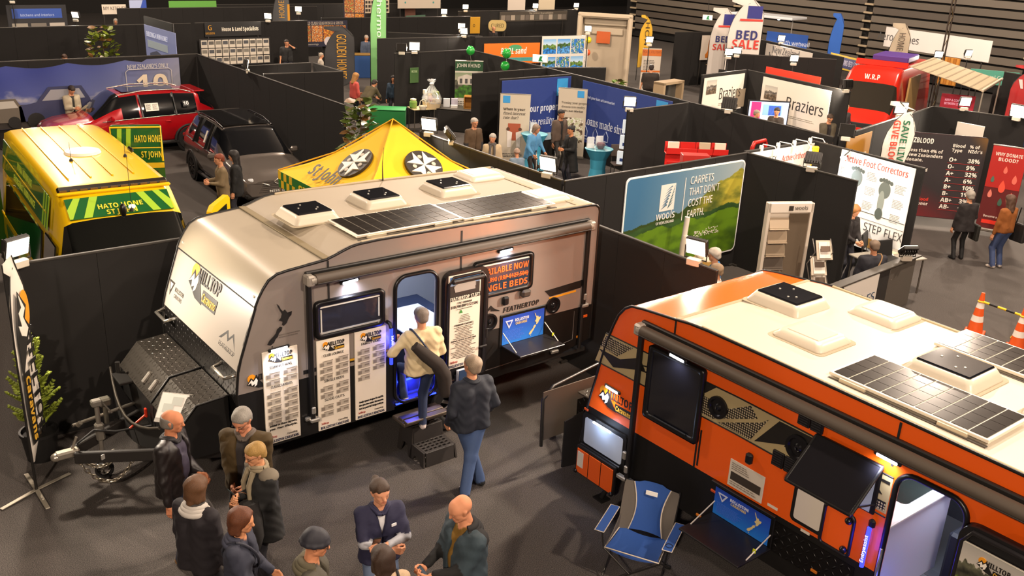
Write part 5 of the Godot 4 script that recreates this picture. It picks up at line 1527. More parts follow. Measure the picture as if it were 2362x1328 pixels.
func shell(t: Node3D, S: Array, paint: Material, glass: Material) -> Array:
	var rows := []
	for s in S:
		var hw: float = s[3]; var yb: float = s[1]; var ys: float = s[2]; var yr: float = s[4]; var hr: float = s[5]
		var half := [Vector2(hw * .82, yb), Vector2(hw * .95, yb + .1), Vector2(hw, lerpf(yb, ys, .55)), Vector2(hw * .975, ys), Vector2(lerpf(hw * .975, hr, .5) + .01, lerpf(ys, yr, .5)), Vector2(hr, yr - .05), Vector2(hr * .86, yr - .008), Vector2(hr * .45, yr + .012)]
		var ring := PackedVector3Array()
		for q in half: ring.append(Vector3(-q.x, q.y, s[0]))
		for k in range(7, -1, -1): ring.append(Vector3(half[k].x, half[k].y, s[0]))
		rows.append(ring)
	var full := MB.new()
	full.grid(rows, false, false)
	var body := mb()
	var gl := []
	var idx := 0
	var side := mb(); var side2 := mb(); var front := mb(); var rear := mb()
	for i in S.size() - 1:
		for j in 15:
			var dst := body
			if S[i][6] == 1 and (j == 3 or j == 4 or j == 10 or j == 11): dst = side if j < 7 else side2
			elif S[i][6] == 2 and j >= 4 and j <= 10: dst = front
			elif S[i][6] == 3 and j >= 4 and j <= 10: dst = rear
			for k in 6:
				dst.v.append(full.v[idx]); dst.n.append(full.n[idx]); idx += 1
	var b := put(t, "body", body, paint)
	for e in [0, rows.size() - 1]:
		var cap := mb()
		var c := Vector3.ZERO
		for p in rows[e]: c += p
		c /= rows[e].size()
		for j in rows[e].size(): cap.tro(rows[e][j], rows[e][(j + 1) % rows[e].size()], c, Vector3(0, c.y, 0))
		put(t, "end_panel", cap, paint)
	if side.v.size():
		put(t, "side_glass", side, glass); put(t, "side_glass", side2, glass)
	if front.v.size(): put(t, "windscreen", front, glass)
	if rear.v.size(): put(t, "rear_glass", rear, glass)
	return rows

func road_wheel(t: Node3D, x: float, z: float, r: float, s: float, rim := "5a5856") -> void:
	var n := Node3D.new(); n.name = "wheel"; t.add_child(n, true)
	n.position = Vector3(x, r, z); n.rotation.y = PI / 2 * s
	var xf := Transform3D(Basis(Vector3.RIGHT, Vector3.BACK, Vector3.DOWN), Vector3.ZERO)
	put(n, "tyre", mb().lathe([Vector2(r * .66, .02), Vector2(r * .92, .02), Vector2(r, -.02), Vector2(r, -.2), Vector2(r * .9, -.22)], 28, xf), M("161514", .8))
	var m := mb().lathe([Vector2(r * .68, .02), Vector2(r * .62, .0), Vector2(r * .6, -.1)], 28, xf)
	for i in 10:
		var a := TAU * i / 10
		m.bar(Vector3(cos(a), sin(a), 0) * r * .08, Vector3(cos(a + .25) * r * .63, sin(a + .25) * r * .63, .0), .03, .04, .008)
	put(n, "rim", m, M(rim, .25, .8))
	put(n, "brake_disc", mb().lathe([Vector2(0, -.06), Vector2(r * .6, -.06)], 20, xf), M("1c1b1a", .5, .4))
func arch(t: Node3D, x: float, z: float, r: float, s: float) -> void:
	var p := []
	for i in 13:
		var a := PI * i / 12
		p.append(Vector3(x, r * .92 + sin(a) * (r + .06), z + cos(a) * (r + .06)))
	put(t, "wheel_arch", mb().tube(p, .04, 8), M("161514", .6))
	put(t, "arch_lining", mb().lathe([Vector2(0, .008), Vector2(r + .05, .008)], 24, Transform3D(Basis(Vector3.BACK, Vector3.RIGHT * s, Vector3.UP), Vector3(x - s * .01, r, z))), M("0c0b0b", .9))

func suv(label: String, p: Vector3, yaw: float, paint: Material, rim: String, kind: int) -> Node3D:
	var t := thing("car", label, "car", p, yaw)
	var gl := M("0e0f12", .06, 0, {"coat": 1.0})
	var S := [[-2.28, .5, .85, .72, .98, .6, 0], [-2.22, .42, .95, .82, 1.12, .66, 0], [-2.1, .36, 1.02, .88, 1.25, .68, 3], [-1.75, .32, 1.06, .91, 1.58, .63, 0], [-1.62, .32, 1.06, .915, 1.63, .63, 1], [-1.0, .3, 1.04, .92, 1.67, .64, 1], [-.92, .3, 1.04, .92, 1.675, .64, 1], [-.08, .3, 1.02, .92, 1.68, .64, 0], [.0, .3, 1.02, .92, 1.68, .64, 1], [.45, .3, 1.0, .92, 1.64, .64, 2], [.62, .3, 1.0, .92, 1.56, .63, 2], [1.18, .3, .98, .92, 1.12, .66, 0], [1.3, .3, .97, .915, 1.05, .68, 0], [1.9, .32, .90, .90, .97, .66, 0], [2.2, .36, .82, .84, .88, .6, 0], [2.32, .42, .72, .74, .76, .55, 0]]
	shell(t, S, paint, gl)
	for s in [-1.0, 1.0]:
		for z in [-1.35, 1.38]:
			arch(t, s * .9, z, .36, s); road_wheel(t, s * .905, z, .36, s, rim)
		put(t, "wing_mirror", mb().box(Vector3(s * 1.02, 1.08, .78), Vector3(.2, .14, .1), .04), paint)
		put(t, "head_lamp", mb().box(Vector3(s * .66, .78, 2.16), Vector3(.3, .09, .16), .03, Basis(Vector3.UP, s * .5)), M("d8dce0", .1, .2, {"coat": 1.0}))
		put(t, "tail_lamp", mb().box(Vector3(s * .74, 1.02, -2.12), Vector3(.3, .1, .14), .03, Basis(Vector3.UP, -s * .5)), M("8a1010", .2, 0, {"coat": 1.0}))
		put(t, "sill", mb().box(Vector3(s * .86, .3, 0), Vector3(.1, .1, 2.2), .03), M("1a1918", .6))
		put(t, "roof_rail", mb().tube([Vector3(s * .6, 1.62, -1.55), Vector3(s * .61, 1.72, -1.2), Vector3(s * .61, 1.73, -.2), Vector3(s * .6, 1.65, .42)], .018, 6), M("c8c2b6" if kind == 0 else "1a1a1a", .25, .8))
		put(t, "window_trim", mb().tube([Vector3(s * .9, 1.075, -1.7), Vector3(s * .905, 1.05, -.8), Vector3(s * .905, 1.03, .2), Vector3(s * .9, 1.0, 1.0)], .012, 6), M("c8c2b6", .2, .9))
		for z in [-.98, -.05]: put(t, "pillar", mb().bar(Vector3(s * .915, 1.05, z - .02), Vector3(s * .655, 1.64, z), .03, .1), M("0c0c0d", .3))
		for z in [-.75, .25]: put(t, "door_handle", mb().box(Vector3(s * .93, .9, z), Vector3(.03, .03, .16), .01), paint)
	put(t, "grille", mb().box(Vector3(0, .62, 2.27), Vector3(1.0, .3, .08), .03), M("101012", .3))
	for i in 6: put(t, "grille_bar", mb().box(Vector3(0, .5 + .045 * i, 2.315), Vector3(.9 - .05 * i, .012, .01)), M("5a5856", .25, .8))
	put(t, "front_bumper", mb().box(Vector3(0, .42, 2.2), Vector3(1.5, .16, .2), .05), M("1a1918", .5))
	put(t, "roof_glass", mb().box(Vector3(0, 1.69, -.45), Vector3(.9, .015, 1.5), .006), gl)
	put(t, "rear_spoiler", mb().box(Vector3(0, 1.62, -1.82), Vector3(1.15, .04, .3), .015), paint)
	return t

func vehicles() -> void:
	var red := suv("glossy red car parked under the blue banner", Vector3(7.95, 0, -27.68), -90, M("a80c16", .2, .1, {"coat": 1.0}), "7a7876", 0)
	for q in [[-.35, 1.2, .36, .22, "e2dcd0"], [-1.3, 1.26, .17, .17, "15171a"]]:
		var w := Node3D.new(); w.name = "window_sheet"; red.add_child(w, true)
		w.transform = Transform3D(Basis(Vector3(0, 0, -1), Vector3(-.38, .92, 0).normalized(), Vector3(.92, .38, 0).normalized()), Vector3(.885, q[1], q[0]))
		put(w, "sheet", mb().box(Vector3(0, q[3] * .5, .02), Vector3(q[2], q[3], .006)), M(q[4], .5))
		if q[4] == "15171a": txt(w, "10", 0, .09, .1, "e8e8e8", {"al": "c", "z": .026, "f": "sansb"})
		else: fine(w, -.16, .2, .15, 6, .028, "5a5650", {"z": .025}); fine(w, .02, .2, .14, 6, .028, "7a766e", {"z": .025})
	var bd := put(red, "bonnet_badge", mb().box(Vector3(.35, .99, 1.75), Vector3(.2, .01, .12), 0, Basis(Vector3.RIGHT, .1)), M("d8d0c8"))
	bd.rotation.y = .3
	var grey := suv("dark grey car with black roof facing the caravans", Vector3(9.0, 0, -22.2), -4, M("6e6660", .25, .5, {"coat": 1.0}), "3a3938", 1)
	put(grey, "black_roof", mb().box(Vector3(0, 1.685, -.6), Vector3(1.15, .02, 2.0), .008), M("0c0c0d", .1, 0, {"coat": 1.0}))
	txt(grey, "NISSAN", 0, .52, .05, "d8d4cc", {"al": "c", "z": 2.33, "f": "sansb", "w": .42})
	put(grey, "emblem", mb().tube([Vector3(-.09, .73, 2.33), Vector3(0, .79, 2.32), Vector3(.09, .73, 2.33), Vector3(0, .67, 2.34), Vector3(-.09, .73, 2.33)], .012, 6, false), M("d0ccc4", .15, .9))
	for s in [-1.0, 1.0]: put(grey, "chrome_wing", mb().tube([Vector3(s * .2, .66, 2.34), Vector3(s * .5, .76, 2.28), Vector3(s * .72, .8, 2.1)], .018, 6), M("c8c4bc", .2, .9))
	put(grey, "window_sheet", mb().box(Vector3(-.8, 1.3, -.35), Vector3(.01, .3, .1), 0, Basis(Vector3.BACK, -.4)), M("e0d8cc"))
	var sd := grey
	ambulance()
	tent()

func ambulance() -> void:
	var t := thing("ambulance", "yellow ambulance van with green markings and its front door open", "ambulance", Vector3(3.72, 0, -15.35), -3)
	var yel := M("eec000", .35, 0, {"coat": .7})
	var grn := M("0f5a24", .35, 0, {"coat": .5})
	var lime := M("9cc428", .4)
	var gl := M("111210", .06, 0, {"coat": 1.0})
	var S := [[-3.05, .45, 1.25, .98, 2.62, .74, 0], [-2.95, .4, 1.25, 1.0, 2.70, .78, 0], [-2.0, .4, 1.25, 1.0, 2.72, .8, 0], [.0, .4, 1.25, 1.0, 2.72, .8, 0], [1.25, .4, 1.25, 1.0, 2.71, .79, 0], [1.48, .4, 1.25, 1.0, 2.66, .78, 0], [1.62, .4, 1.24, 1.0, 2.60, .78, 0], [1.98, .4, 1.22, 1.0, 2.36, .79, 2], [2.72, .4, 1.18, .98, 1.42, .8, 0], [3.0, .42, 1.1, .95, 1.24, .78, 0], [3.2, .45, 1.0, .88, 1.05, .7, 0], [3.28, .5, .8, .8, .85, .6, 0]]
	shell(t, S, yel, gl)
	for s in [-1.0, 1.0]:
		for z in [-1.7, 2.1]: arch(t, s * .97, z, .36, s); road_wheel(t, s * .975, z, .36, s)
	for x in [-.5, -.2, .1, .4]: put(t, "roof_rib", mb().box(Vector3(x, 2.735, -.9), Vector3(.03, .012, 3.9), .005), yel)
	put(t, "roof_dome", mb().lathe([Vector2(.28, 0), Vector2(.26, .04), Vector2(.1, .055), Vector2(0, .055)], 24, Transform3D(Basis(), Vector3(.02, 2.735, -.55))), M("ece4d4", .4))
	for q in [[-.25, -.05, .3], [.55, -.05, .32], [.12, 1.95, .8]]: put(t, "aerial", mb().lathe([Vector2(.03, 0), Vector2(.025, .03), Vector2(.004, .05), Vector2(.003, q[2])], 8, Transform3D(Basis(), Vector3(q[0], 2.73 if q[1] < 1 else 2.42, q[1]))), M("141412"))
	put(t, "shark_fin", mb().box(Vector3(.72, 2.76, -.4), Vector3(.06, .08, .2), .025), M("181816", .3))
	var lb := put(t, "light_bar", mb().box(Vector3(0, 2.69, 1.5), Vector3(1.5, .07, .12), .02, Basis(Vector3.RIGHT, .3)), M("1c1408", .3))
	for i in 11: put(lb, "light_cell", mb().box(Vector3(-.68 + .136 * i, 2.69, 1.565), Vector3(.1, .035, .02), .005, Basis(Vector3.RIGHT, .3)), M("7a5a30", .15, .2))
	put(t, "roof_lip", mb().box(Vector3(0, 2.655, 1.58), Vector3(1.56, .05, .06), .02), yel)
	var hd := Node3D.new(); hd.name = "header"; t.add_child(hd, true)
	var up := Vector3(0, 2.60 - 2.36, 1.62 - 1.98).normalized()
	hd.transform = Transform3D(Basis(Vector3.RIGHT, up, Vector3.RIGHT.cross(up)), Vector3(0, 2.365, 1.985))
	put(hd, "green_panel", mb().box(Vector3(0, .215, .012), Vector3(1.40, .38, .012)), grn)
	for s in [-1.0, 1.0]:
		for k in 2:
			var x0: float = .28 + .21 * k
			flat(hd, "lime_stripe", [[s * (x0 + .13), .03], [s * (x0 + .24), .03], [s * (x0 + .09), .40], [s * (x0 - .02), .40]] if k == 0 else [[s * (x0 + .17), .03], [s * .70, .03], [s * .70, .2], [s * (x0 + .09), .40], [s * (x0), .40]], "9cc428", .02)
	txt(hd, "HATO HONE", 0, .2, .085, "e8d030", {"al": "c", "w": .62, "z": .022, "f": "sansb"})
	txt(hd, "ST JOHN", 0, .09, .085, "e8d030", {"al": "c", "w": .42, "z": .022, "f": "sansb"})
	put(t, "front_lamp", mb().ball(Vector3(.14, 2.47, 1.9), Vector3(.05, .03, .05), 10, 6), M("fff0d0", .2, 0, {"glow": 2.0}))
	put(t, "mirror_stalk", mb().ball(Vector3(0, 2.45, 1.97), Vector3(.05, .1, .05), 10, 8), M("15140f", .3))
	for s in [-1.0, 1.0]:
		var sd := Node3D.new(); sd.name = "side_graphic"; t.add_child(sd, true)
		var y := Vector3(-s * .22, 1.37, 0).normalized()
		sd.transform = Transform3D(Basis(Vector3(0, 0, -s * 1.0), y, Vector3(0, 0, -s).cross(y)), Vector3(s * .90, 1.98, 0))
		put(sd, "green_panel", mb().box(Vector3(.75 * s, .36, .02), Vector3(4.0, .5, .014)), grn)
		for k in 3: flat(sd, "lime_stripe", [[s * (-1.0 - .17 * k), .11], [s * (-.92 - .17 * k), .11], [s * (-.98 - .17 * k), .61], [s * (-1.06 - .17 * k), .61]] if s < 0 else [[-1.2 + .2 * k, .11], [-1.12 + .2 * k, .11], [-1.06 + .2 * k, .61], [-1.14 + .2 * k, .61]], "9cc428", .03)
		rect(sd, "yellow_line", -1.2 if s > 0 else -2.7, .33, 3.9, .02, "e8c020", .03)
		txt(sd, "WAKA MANAAKI", .6 * s, .47, .11, "b8c838", {"al": "c", "w": 1.3, "z": .03, "f": "sansb"})
		txt(sd, "EMERGENCY AMBULANCE", .6 * s, .22, .1, "b8c838", {"al": "c", "w": 1.9, "z": .03, "f": "sansb"})
		put(sd, "side_window", mb().box(Vector3(.7 * s, -.32, .01), Vector3(3.2, .62, .03), .02), gl)
		put(sd, "cab_window", mb().box(Vector3(-1.55 * s, -.26, .02), Vector3(.75, .62, .03), .02), gl)
		put(t, "belt_line", mb().box(Vector3(s * 1.0, 1.3, -.5), Vector3(.03, .06, 4.6), .01), yel)
		for k in 3: put(t, "flank_check", mb().box(Vector3(s * .992, .85, -2.2 + 1.3 * k), Vector3(.02, .55, .65)), M("8aa83a" if k % 2 else "3a5a26", .4))
		put(t, "wing_mirror", mb().box(Vector3(s * 1.18, 1.62, 2.2), Vector3(.2, .34, .12), .04), M("161513", .4))
	put(t, "dashboard", mb().box(Vector3(0, 1.28, 2.35), Vector3(1.6, .2, .4), .05), M("1a1917", .6))
	for s in [-.45, .45]: put(t, "cab_seat", mb().box(Vector3(s, 1.5, 1.2), Vector3(.5, .8, .16), .06), M("2a2826", .8))
	put(t, "window_permit", mb().box(Vector3(.62, 1.66, 2.62), Vector3(.1, .16, .01), 0, Basis(Vector3.RIGHT, -.6)), M("d84030", .5))
	put(t, "wiper", mb().rod(Vector3(-.3, 1.46, 2.72), Vector3(.5, 1.5, 2.7), .012, 6), M("111111"))
	var dr := put(t, "front_door", mb().prism(pv([[0, .5], [0, 1.5], [.28, 2.25], [.36, 2.32], [.8, 2.38], [.86, 2.32], [.86, .5]]), -.04, .04), yel, Vector3(1.02, 0, 2.1))
	dr.rotation.y = deg_to_rad(44)
	put(dr, "door_glass", mb().prism(pv([[.1, 1.35], [.32, 2.12], [.38, 2.2], [.74, 2.26], [.76, 1.35]]), -.05, .05), M("20241c", .06, 0, {"coat": 1.0}))
	for s in [-1.0, 1.0]:
		var rd := put(t, "rear_door", mb().prism(pv(round_poly(0 if s > 0 else -.92, .5, .92, 2.14, .06)), -.03, .03), grn, Vector3(s * .98, 0, -3.05))
		rd.rotation.y = deg_to_rad(-18 * s) if s > 0 else deg_to_rad(38)
		var ox := 0.0 if s > 0 else -.92
		put(rd, "yellow_edge", mb().tube([Vector3(ox + .02, 1.95, .03), Vector3(ox + .02, 2.6, .03), Vector3(ox + .9, 2.6, .03), Vector3(ox + .9, 1.95, .03)], .02, 6), yel)
		rect(rd, "yellow_band", ox, 1.82, .92, .1, "e8c020", .034)
		rect(rd, "yellow_line", ox, 2.2, .92, .02, "e8c020", .034)
		for k in 2: flat(rd, "lime_stripe", [[ox + .08 + .16 * k, 1.95], [ox + .16 + .16 * k, 1.95], [ox + .22 + .16 * k, 2.58], [ox + .14 + .16 * k, 2.58]], "9cc428", .034)
		txt(rd, "HATO HONE", ox + .42, 2.38, .13, "e8d030", {"w": .48, "z": .038, "f": "sansb"}); txt(rd, "ST JOHN", ox + .52, 2.08, .12, "e8d030", {"w": .38, "z": .038, "f": "sansb"})
		put(rd, "door_window", mb().box(Vector3(ox + .46, 1.5, 0), Vector3(.7, .55, .08), .02), gl)

func tent() -> void:
	var t := thing("gazebo_tent", "yellow pop-up gazebo with two black star emblems and green valance", "tent", Vector3(8.5, 0, -14.2))
	var yel := M("f0bc00", .7, 0, {"back": "4a3a00"})
	var C := [Vector3(-1.5, 2.12, 1.5), Vector3(1.5, 2.12, 1.5), Vector3(1.5, 2.12, -1.5), Vector3(-1.5, 2.12, -1.5)]
	var pk := Vector3(0, 3.2, 0)
	for i in 4:
		var a: Vector3 = C[i]; var b: Vector3 = C[(i + 1) % 4]
		var rows := []
		for r in 9:
			var v := r / 8.0
			var row := PackedVector3Array()
			for c in 9:
				var u := c / 8.0
				var p := a.lerp(b, u).lerp(pk, v)
				p.y -= .14 * sin(PI * v) * (1.0 - .0 * u)
				row.append(p)
			rows.append(row)
		put(t, "roof_panel", mb().grid(rows, false, false), yel)
		var m := mb()
		var d := (b - a) / 12.0
		var val := put(t, "valance", mb().bar(a + Vector3(0, -.15, 0), b + Vector3(0, -.15, 0), .012, .3), M("1c6a2a", .75))
		for k in 3:
			for j in 2: put(val, "yellow_check", mb().bar(a + d * (k * .9 + (.0 if j == 0 else .45)) + Vector3(0, -.075 - .15 * j, 0), a + d * (k * .9 + .45 + (.0 if j == 0 else .45)) + Vector3(0, -.075 - .15 * j, 0), .018, .14), M("d8b020", .75))
		put(t, "seam", mb().tube([a + Vector3(0, .012, 0), a.lerp(pk, .5) + Vector3(0, -.125, 0), pk], .012, 6), M("d8a400", .7))
		put(t, "leg", mb().box(Vector3(a.x * .985, 1.05, a.z * .985), Vector3(.04, 2.1, .04), .006), M("b8b0a4", .35, .7))
	for f in [[Vector3(0, 0, 1), 0.0], [Vector3(-1, 0, 0), -PI / 2]]:
		var g := Node3D.new(); g.name = "roof_print"; t.add_child(g, true)
		var n: Vector3 = (f[0] * 1.08 + Vector3(0, 1.5, 0)).normalized()
		var x := Basis(Vector3.UP, f[1]) * Vector3.RIGHT
		g.transform = Transform3D(Basis(x, n.cross(x), n), f[0] * .86 + Vector3(0, 2.50, 0))
		flat(g, "emblem_disc", disc_poly(.12, .05, .34, .34, 32), "2a2218", -.008, .05)
		for i in 4:
			var a := TAU * i / 4 + PI / 4
			var c := Vector2(.12, .05)
			var d := Vector2(cos(a), sin(a)); var s := Vector2(-d.y, d.x)
			var pts := []
			for q in [c, c + d * .28 + s * .14, c + d * .2, c + d * .28 - s * .14]: pts.append([q.x, q.y])
			flat(g, "star_arm", pts, "f0ece0", .028, .02)
			var e := Vector2(cos(a + PI / 4), sin(a + PI / 4))
			flat(g, "beast_ornament", disc_poly(c.x + e.x * .19, c.y + e.y * .19, .04, .04, 8), "b8b0a0", .024, .016)
		if f[1] != 0.0:
			var l := txt(g, "St John", -.12, -.43, .26, "2a2218", {"al": "c", "w": 1.0, "z": .1, "f": "sansb", "it": .12})
	var vt := Node3D.new(); vt.name = "valance_print"; t.add_child(vt, true)
	vt.position = Vector3(-1.515, 1.83, 0); vt.rotation.y = -PI / 2
	txt(vt, "ST JOHN", .0, .14, .17, "e8c82a", {"al": "c", "w": 1.3, "z": .01, "f": "sansb"})

var sink: Node3D
func sign_board(called: String, label: String, p: Vector3, yaw: float, w: float, h: float, hex: String, lines: Array, rnd := 0.0, cat := "sign") -> Node3D:
	var t := board(called, label, cat, p, yaw, w, h, hex, rnd)
	for q in lines: txt(t, q[0], q[1] * w, q[2] * h, q[3], q[4], q[5] if q.size() > 5 else {"al": "c"})
	return t
func roll_up(label: String, p: Vector3, yaw: float, w: float, h: float, hex: String, lines := []) -> Node3D:
	var t := sign_board("roll_up_banner", label, p + Vector3(0, .08, 0), yaw, w, h, hex, lines, 0.0, "banner")
	put(t, "cassette", mb().box(Vector3(w * .5, -.04, -.02), Vector3(w + .04, .08, .12), .02), M("8c867c", .35, .6))
	put(t, "top_bar", mb().box(Vector3(w * .5, h, -.01), Vector3(w + .02, .03, .03), .008), M("a8a298", .35, .6))
	put(t, "support_pole", mb().rod(Vector3(w * .5, -.02, -.06), Vector3(w * .5, h, -.03), .01, 6), M("8a8680", .35, .6))
	return t
func scenic(seed_: int, sky: Array, far: String, near: String, hor: float) -> ImageTexture:
	var f := FastNoiseLite.new(); f.seed = seed_; f.frequency = 1.6; f.fractal_octaves = 4
	var a := Color(sky[0]); var b := Color(sky[1]); var c := Color(far); var d := Color(near)
	return pixels(128, 64, func(u: float, v: float):
		var k := f.get_noise_2d(u * 3.0, v * 3.0)
		if v < hor + .18 * f.get_noise_2d(u * 2.2, 5.0): return a.lerp(b, v / hor)
		if v < hor + .25 + .2 * f.get_noise_2d(u * 1.5, 9.0): return c * (1.0 + k * .8)
		return d * (1.0 + k * .7))
func blot(seed_: int, cols: Array, fr := 5.0) -> ImageTexture:
	var f := FastNoiseLite.new(); f.seed = seed_; f.frequency = fr; f.fractal_octaves = 3
	return pixels(48, 48, func(u: float, v: float): return Color(cols[clampi(int((f.get_noise_2d(u, v) * .9 + .5) * cols.size()), 0, cols.size() - 1)]))
func table(label: String, p: Vector3, yaw: float, w: float, d: float, h: float, top: String, skirt := "") -> Node3D:
	var t := thing("table", label, "table", p, yaw)
	put(t, "table_top", mb().box(Vector3(0, h - .015, 0), Vector3(w, .03, d), .006), M(top, .5))
	if skirt:
		put(t, "table_cloth", mb().box(Vector3(0, h * .5 - .02, 0), Vector3(w - .02, h - .06, d - .02), .01), M(skirt, .85))
	else:
		for x in [-1, 1]:
			for z in [-1, 1]: put(t, "leg", mb().rod(Vector3(x * (w * .5 - .05), 0, z * (d * .5 - .05)), Vector3(x * (w * .5 - .05), h - .03, z * (d * .5 - .05)), .018, 8), M("4a443c", .5))
	return t
func chair(label: String, p: Vector3, yaw: float, hex: String) -> Node3D:
	var t := thing("chair", label, "chair", p, yaw)
	put(t, "seat", mb().box(Vector3(0, .45, 0), Vector3(.44, .05, .42), .02), M(hex, .6))
	put(t, "backrest", mb().box(Vector3(0, .78, -.22), Vector3(.44, .34, .04), .018, Basis(Vector3.RIGHT, -.15)), M(hex, .6))
	for x in [-.19, .19]:
		put(t, "leg", mb().rod(Vector3(x, .45, .18), Vector3(x, 0, .2), .012, 6), M("6a6660", .35, .7))
		put(t, "leg", mb().tube([Vector3(x, .9, -.24), Vector3(x, .45, -.18), Vector3(x, 0, -.22)], .012, 6), M("6a6660", .35, .7))
	return t
func small(called: String, label: String, cat: String, p: Vector3, size: Vector3, hex: String, yaw := 0.0, bev := .006, rough := .5, group := "") -> Node3D:
	var t := thing(called, label, cat, p, yaw, group)
	put(t, called + "_body", mb().box(Vector3(0, size.y * .5, 0), size, bev), M(hex, rough))
	return t
func stack(t: Node3D, called: String, boxes: Array) -> void:
	for q in boxes: put(t, called, mb().box(Vector3(q[0], q[1], q[2]), Vector3(q[3], q[4], q[5]), .004), M(q[6], .5))

func shrub(called: String, label: String, p: Vector3, h: float, r: float, hex: String, n: int, leaf := .09, pot := "1a1816") -> Node3D:
	var t := thing(called, label, "plant", p)
	put(t, "pot", mb().lathe([Vector2(0, 0), Vector2(.15, 0), Vector2(.19, .3), Vector2(.17, .3), Vector2(0, .27)], 18), M(pot, .6))
	put(t, "stem", mb().tube([Vector3(0, .25, 0), Vector3(.02, h * .6, 0), Vector3(0, h, .01)], [.025, .018, .006], 7), M("4a3624", .9))
	var g := RandomNumberGenerator.new(); g.seed = n * 7 + int(h * 100)
	var lm := mb().grid([PackedVector3Array([Vector3(0, 0, 0), Vector3(0, 0, 0), Vector3(0, 0, 0)]), PackedVector3Array([Vector3(-.32, .012, .35), Vector3(0, .03, .35), Vector3(.32, .012, .35)]), PackedVector3Array([Vector3(-.26, .0, .7), Vector3(0, .02, .7), Vector3(.26, 0, .7)]), PackedVector3Array([Vector3(0, -.03, 1), Vector3(0, -.03, 1), Vector3(0, -.03, 1)])], false, true).mesh()
	for i in n:
		var v := pow(g.randf(), .8)
		var a := g.randf() * TAU
		var rr := r * (1.0 - .75 * v) * sqrt(g.randf())
		var q := put(t, "leaf", lm, M(hex, .35, 0, {"back": "20280c"}) if i % 5 else M("6a4a20", .4), Vector3(cos(a) * rr, h * (.22 + .78 * v), sin(a) * rr))
		q.basis = Basis.from_euler(Vector3(g.randf_range(-.9, .5), -a + PI / 2 + g.randf_range(-.6, .6), g.randf_range(-.5, .5))).scaled(Vector3.ONE * leaf * g.randf_range(.7, 1.2))
	return t

func booths() -> void:
	wool_stand()
	insole_stand()
	blood_stand()
	loans_stand()
	gift_stand()
	car_display()
	brazier_stand()

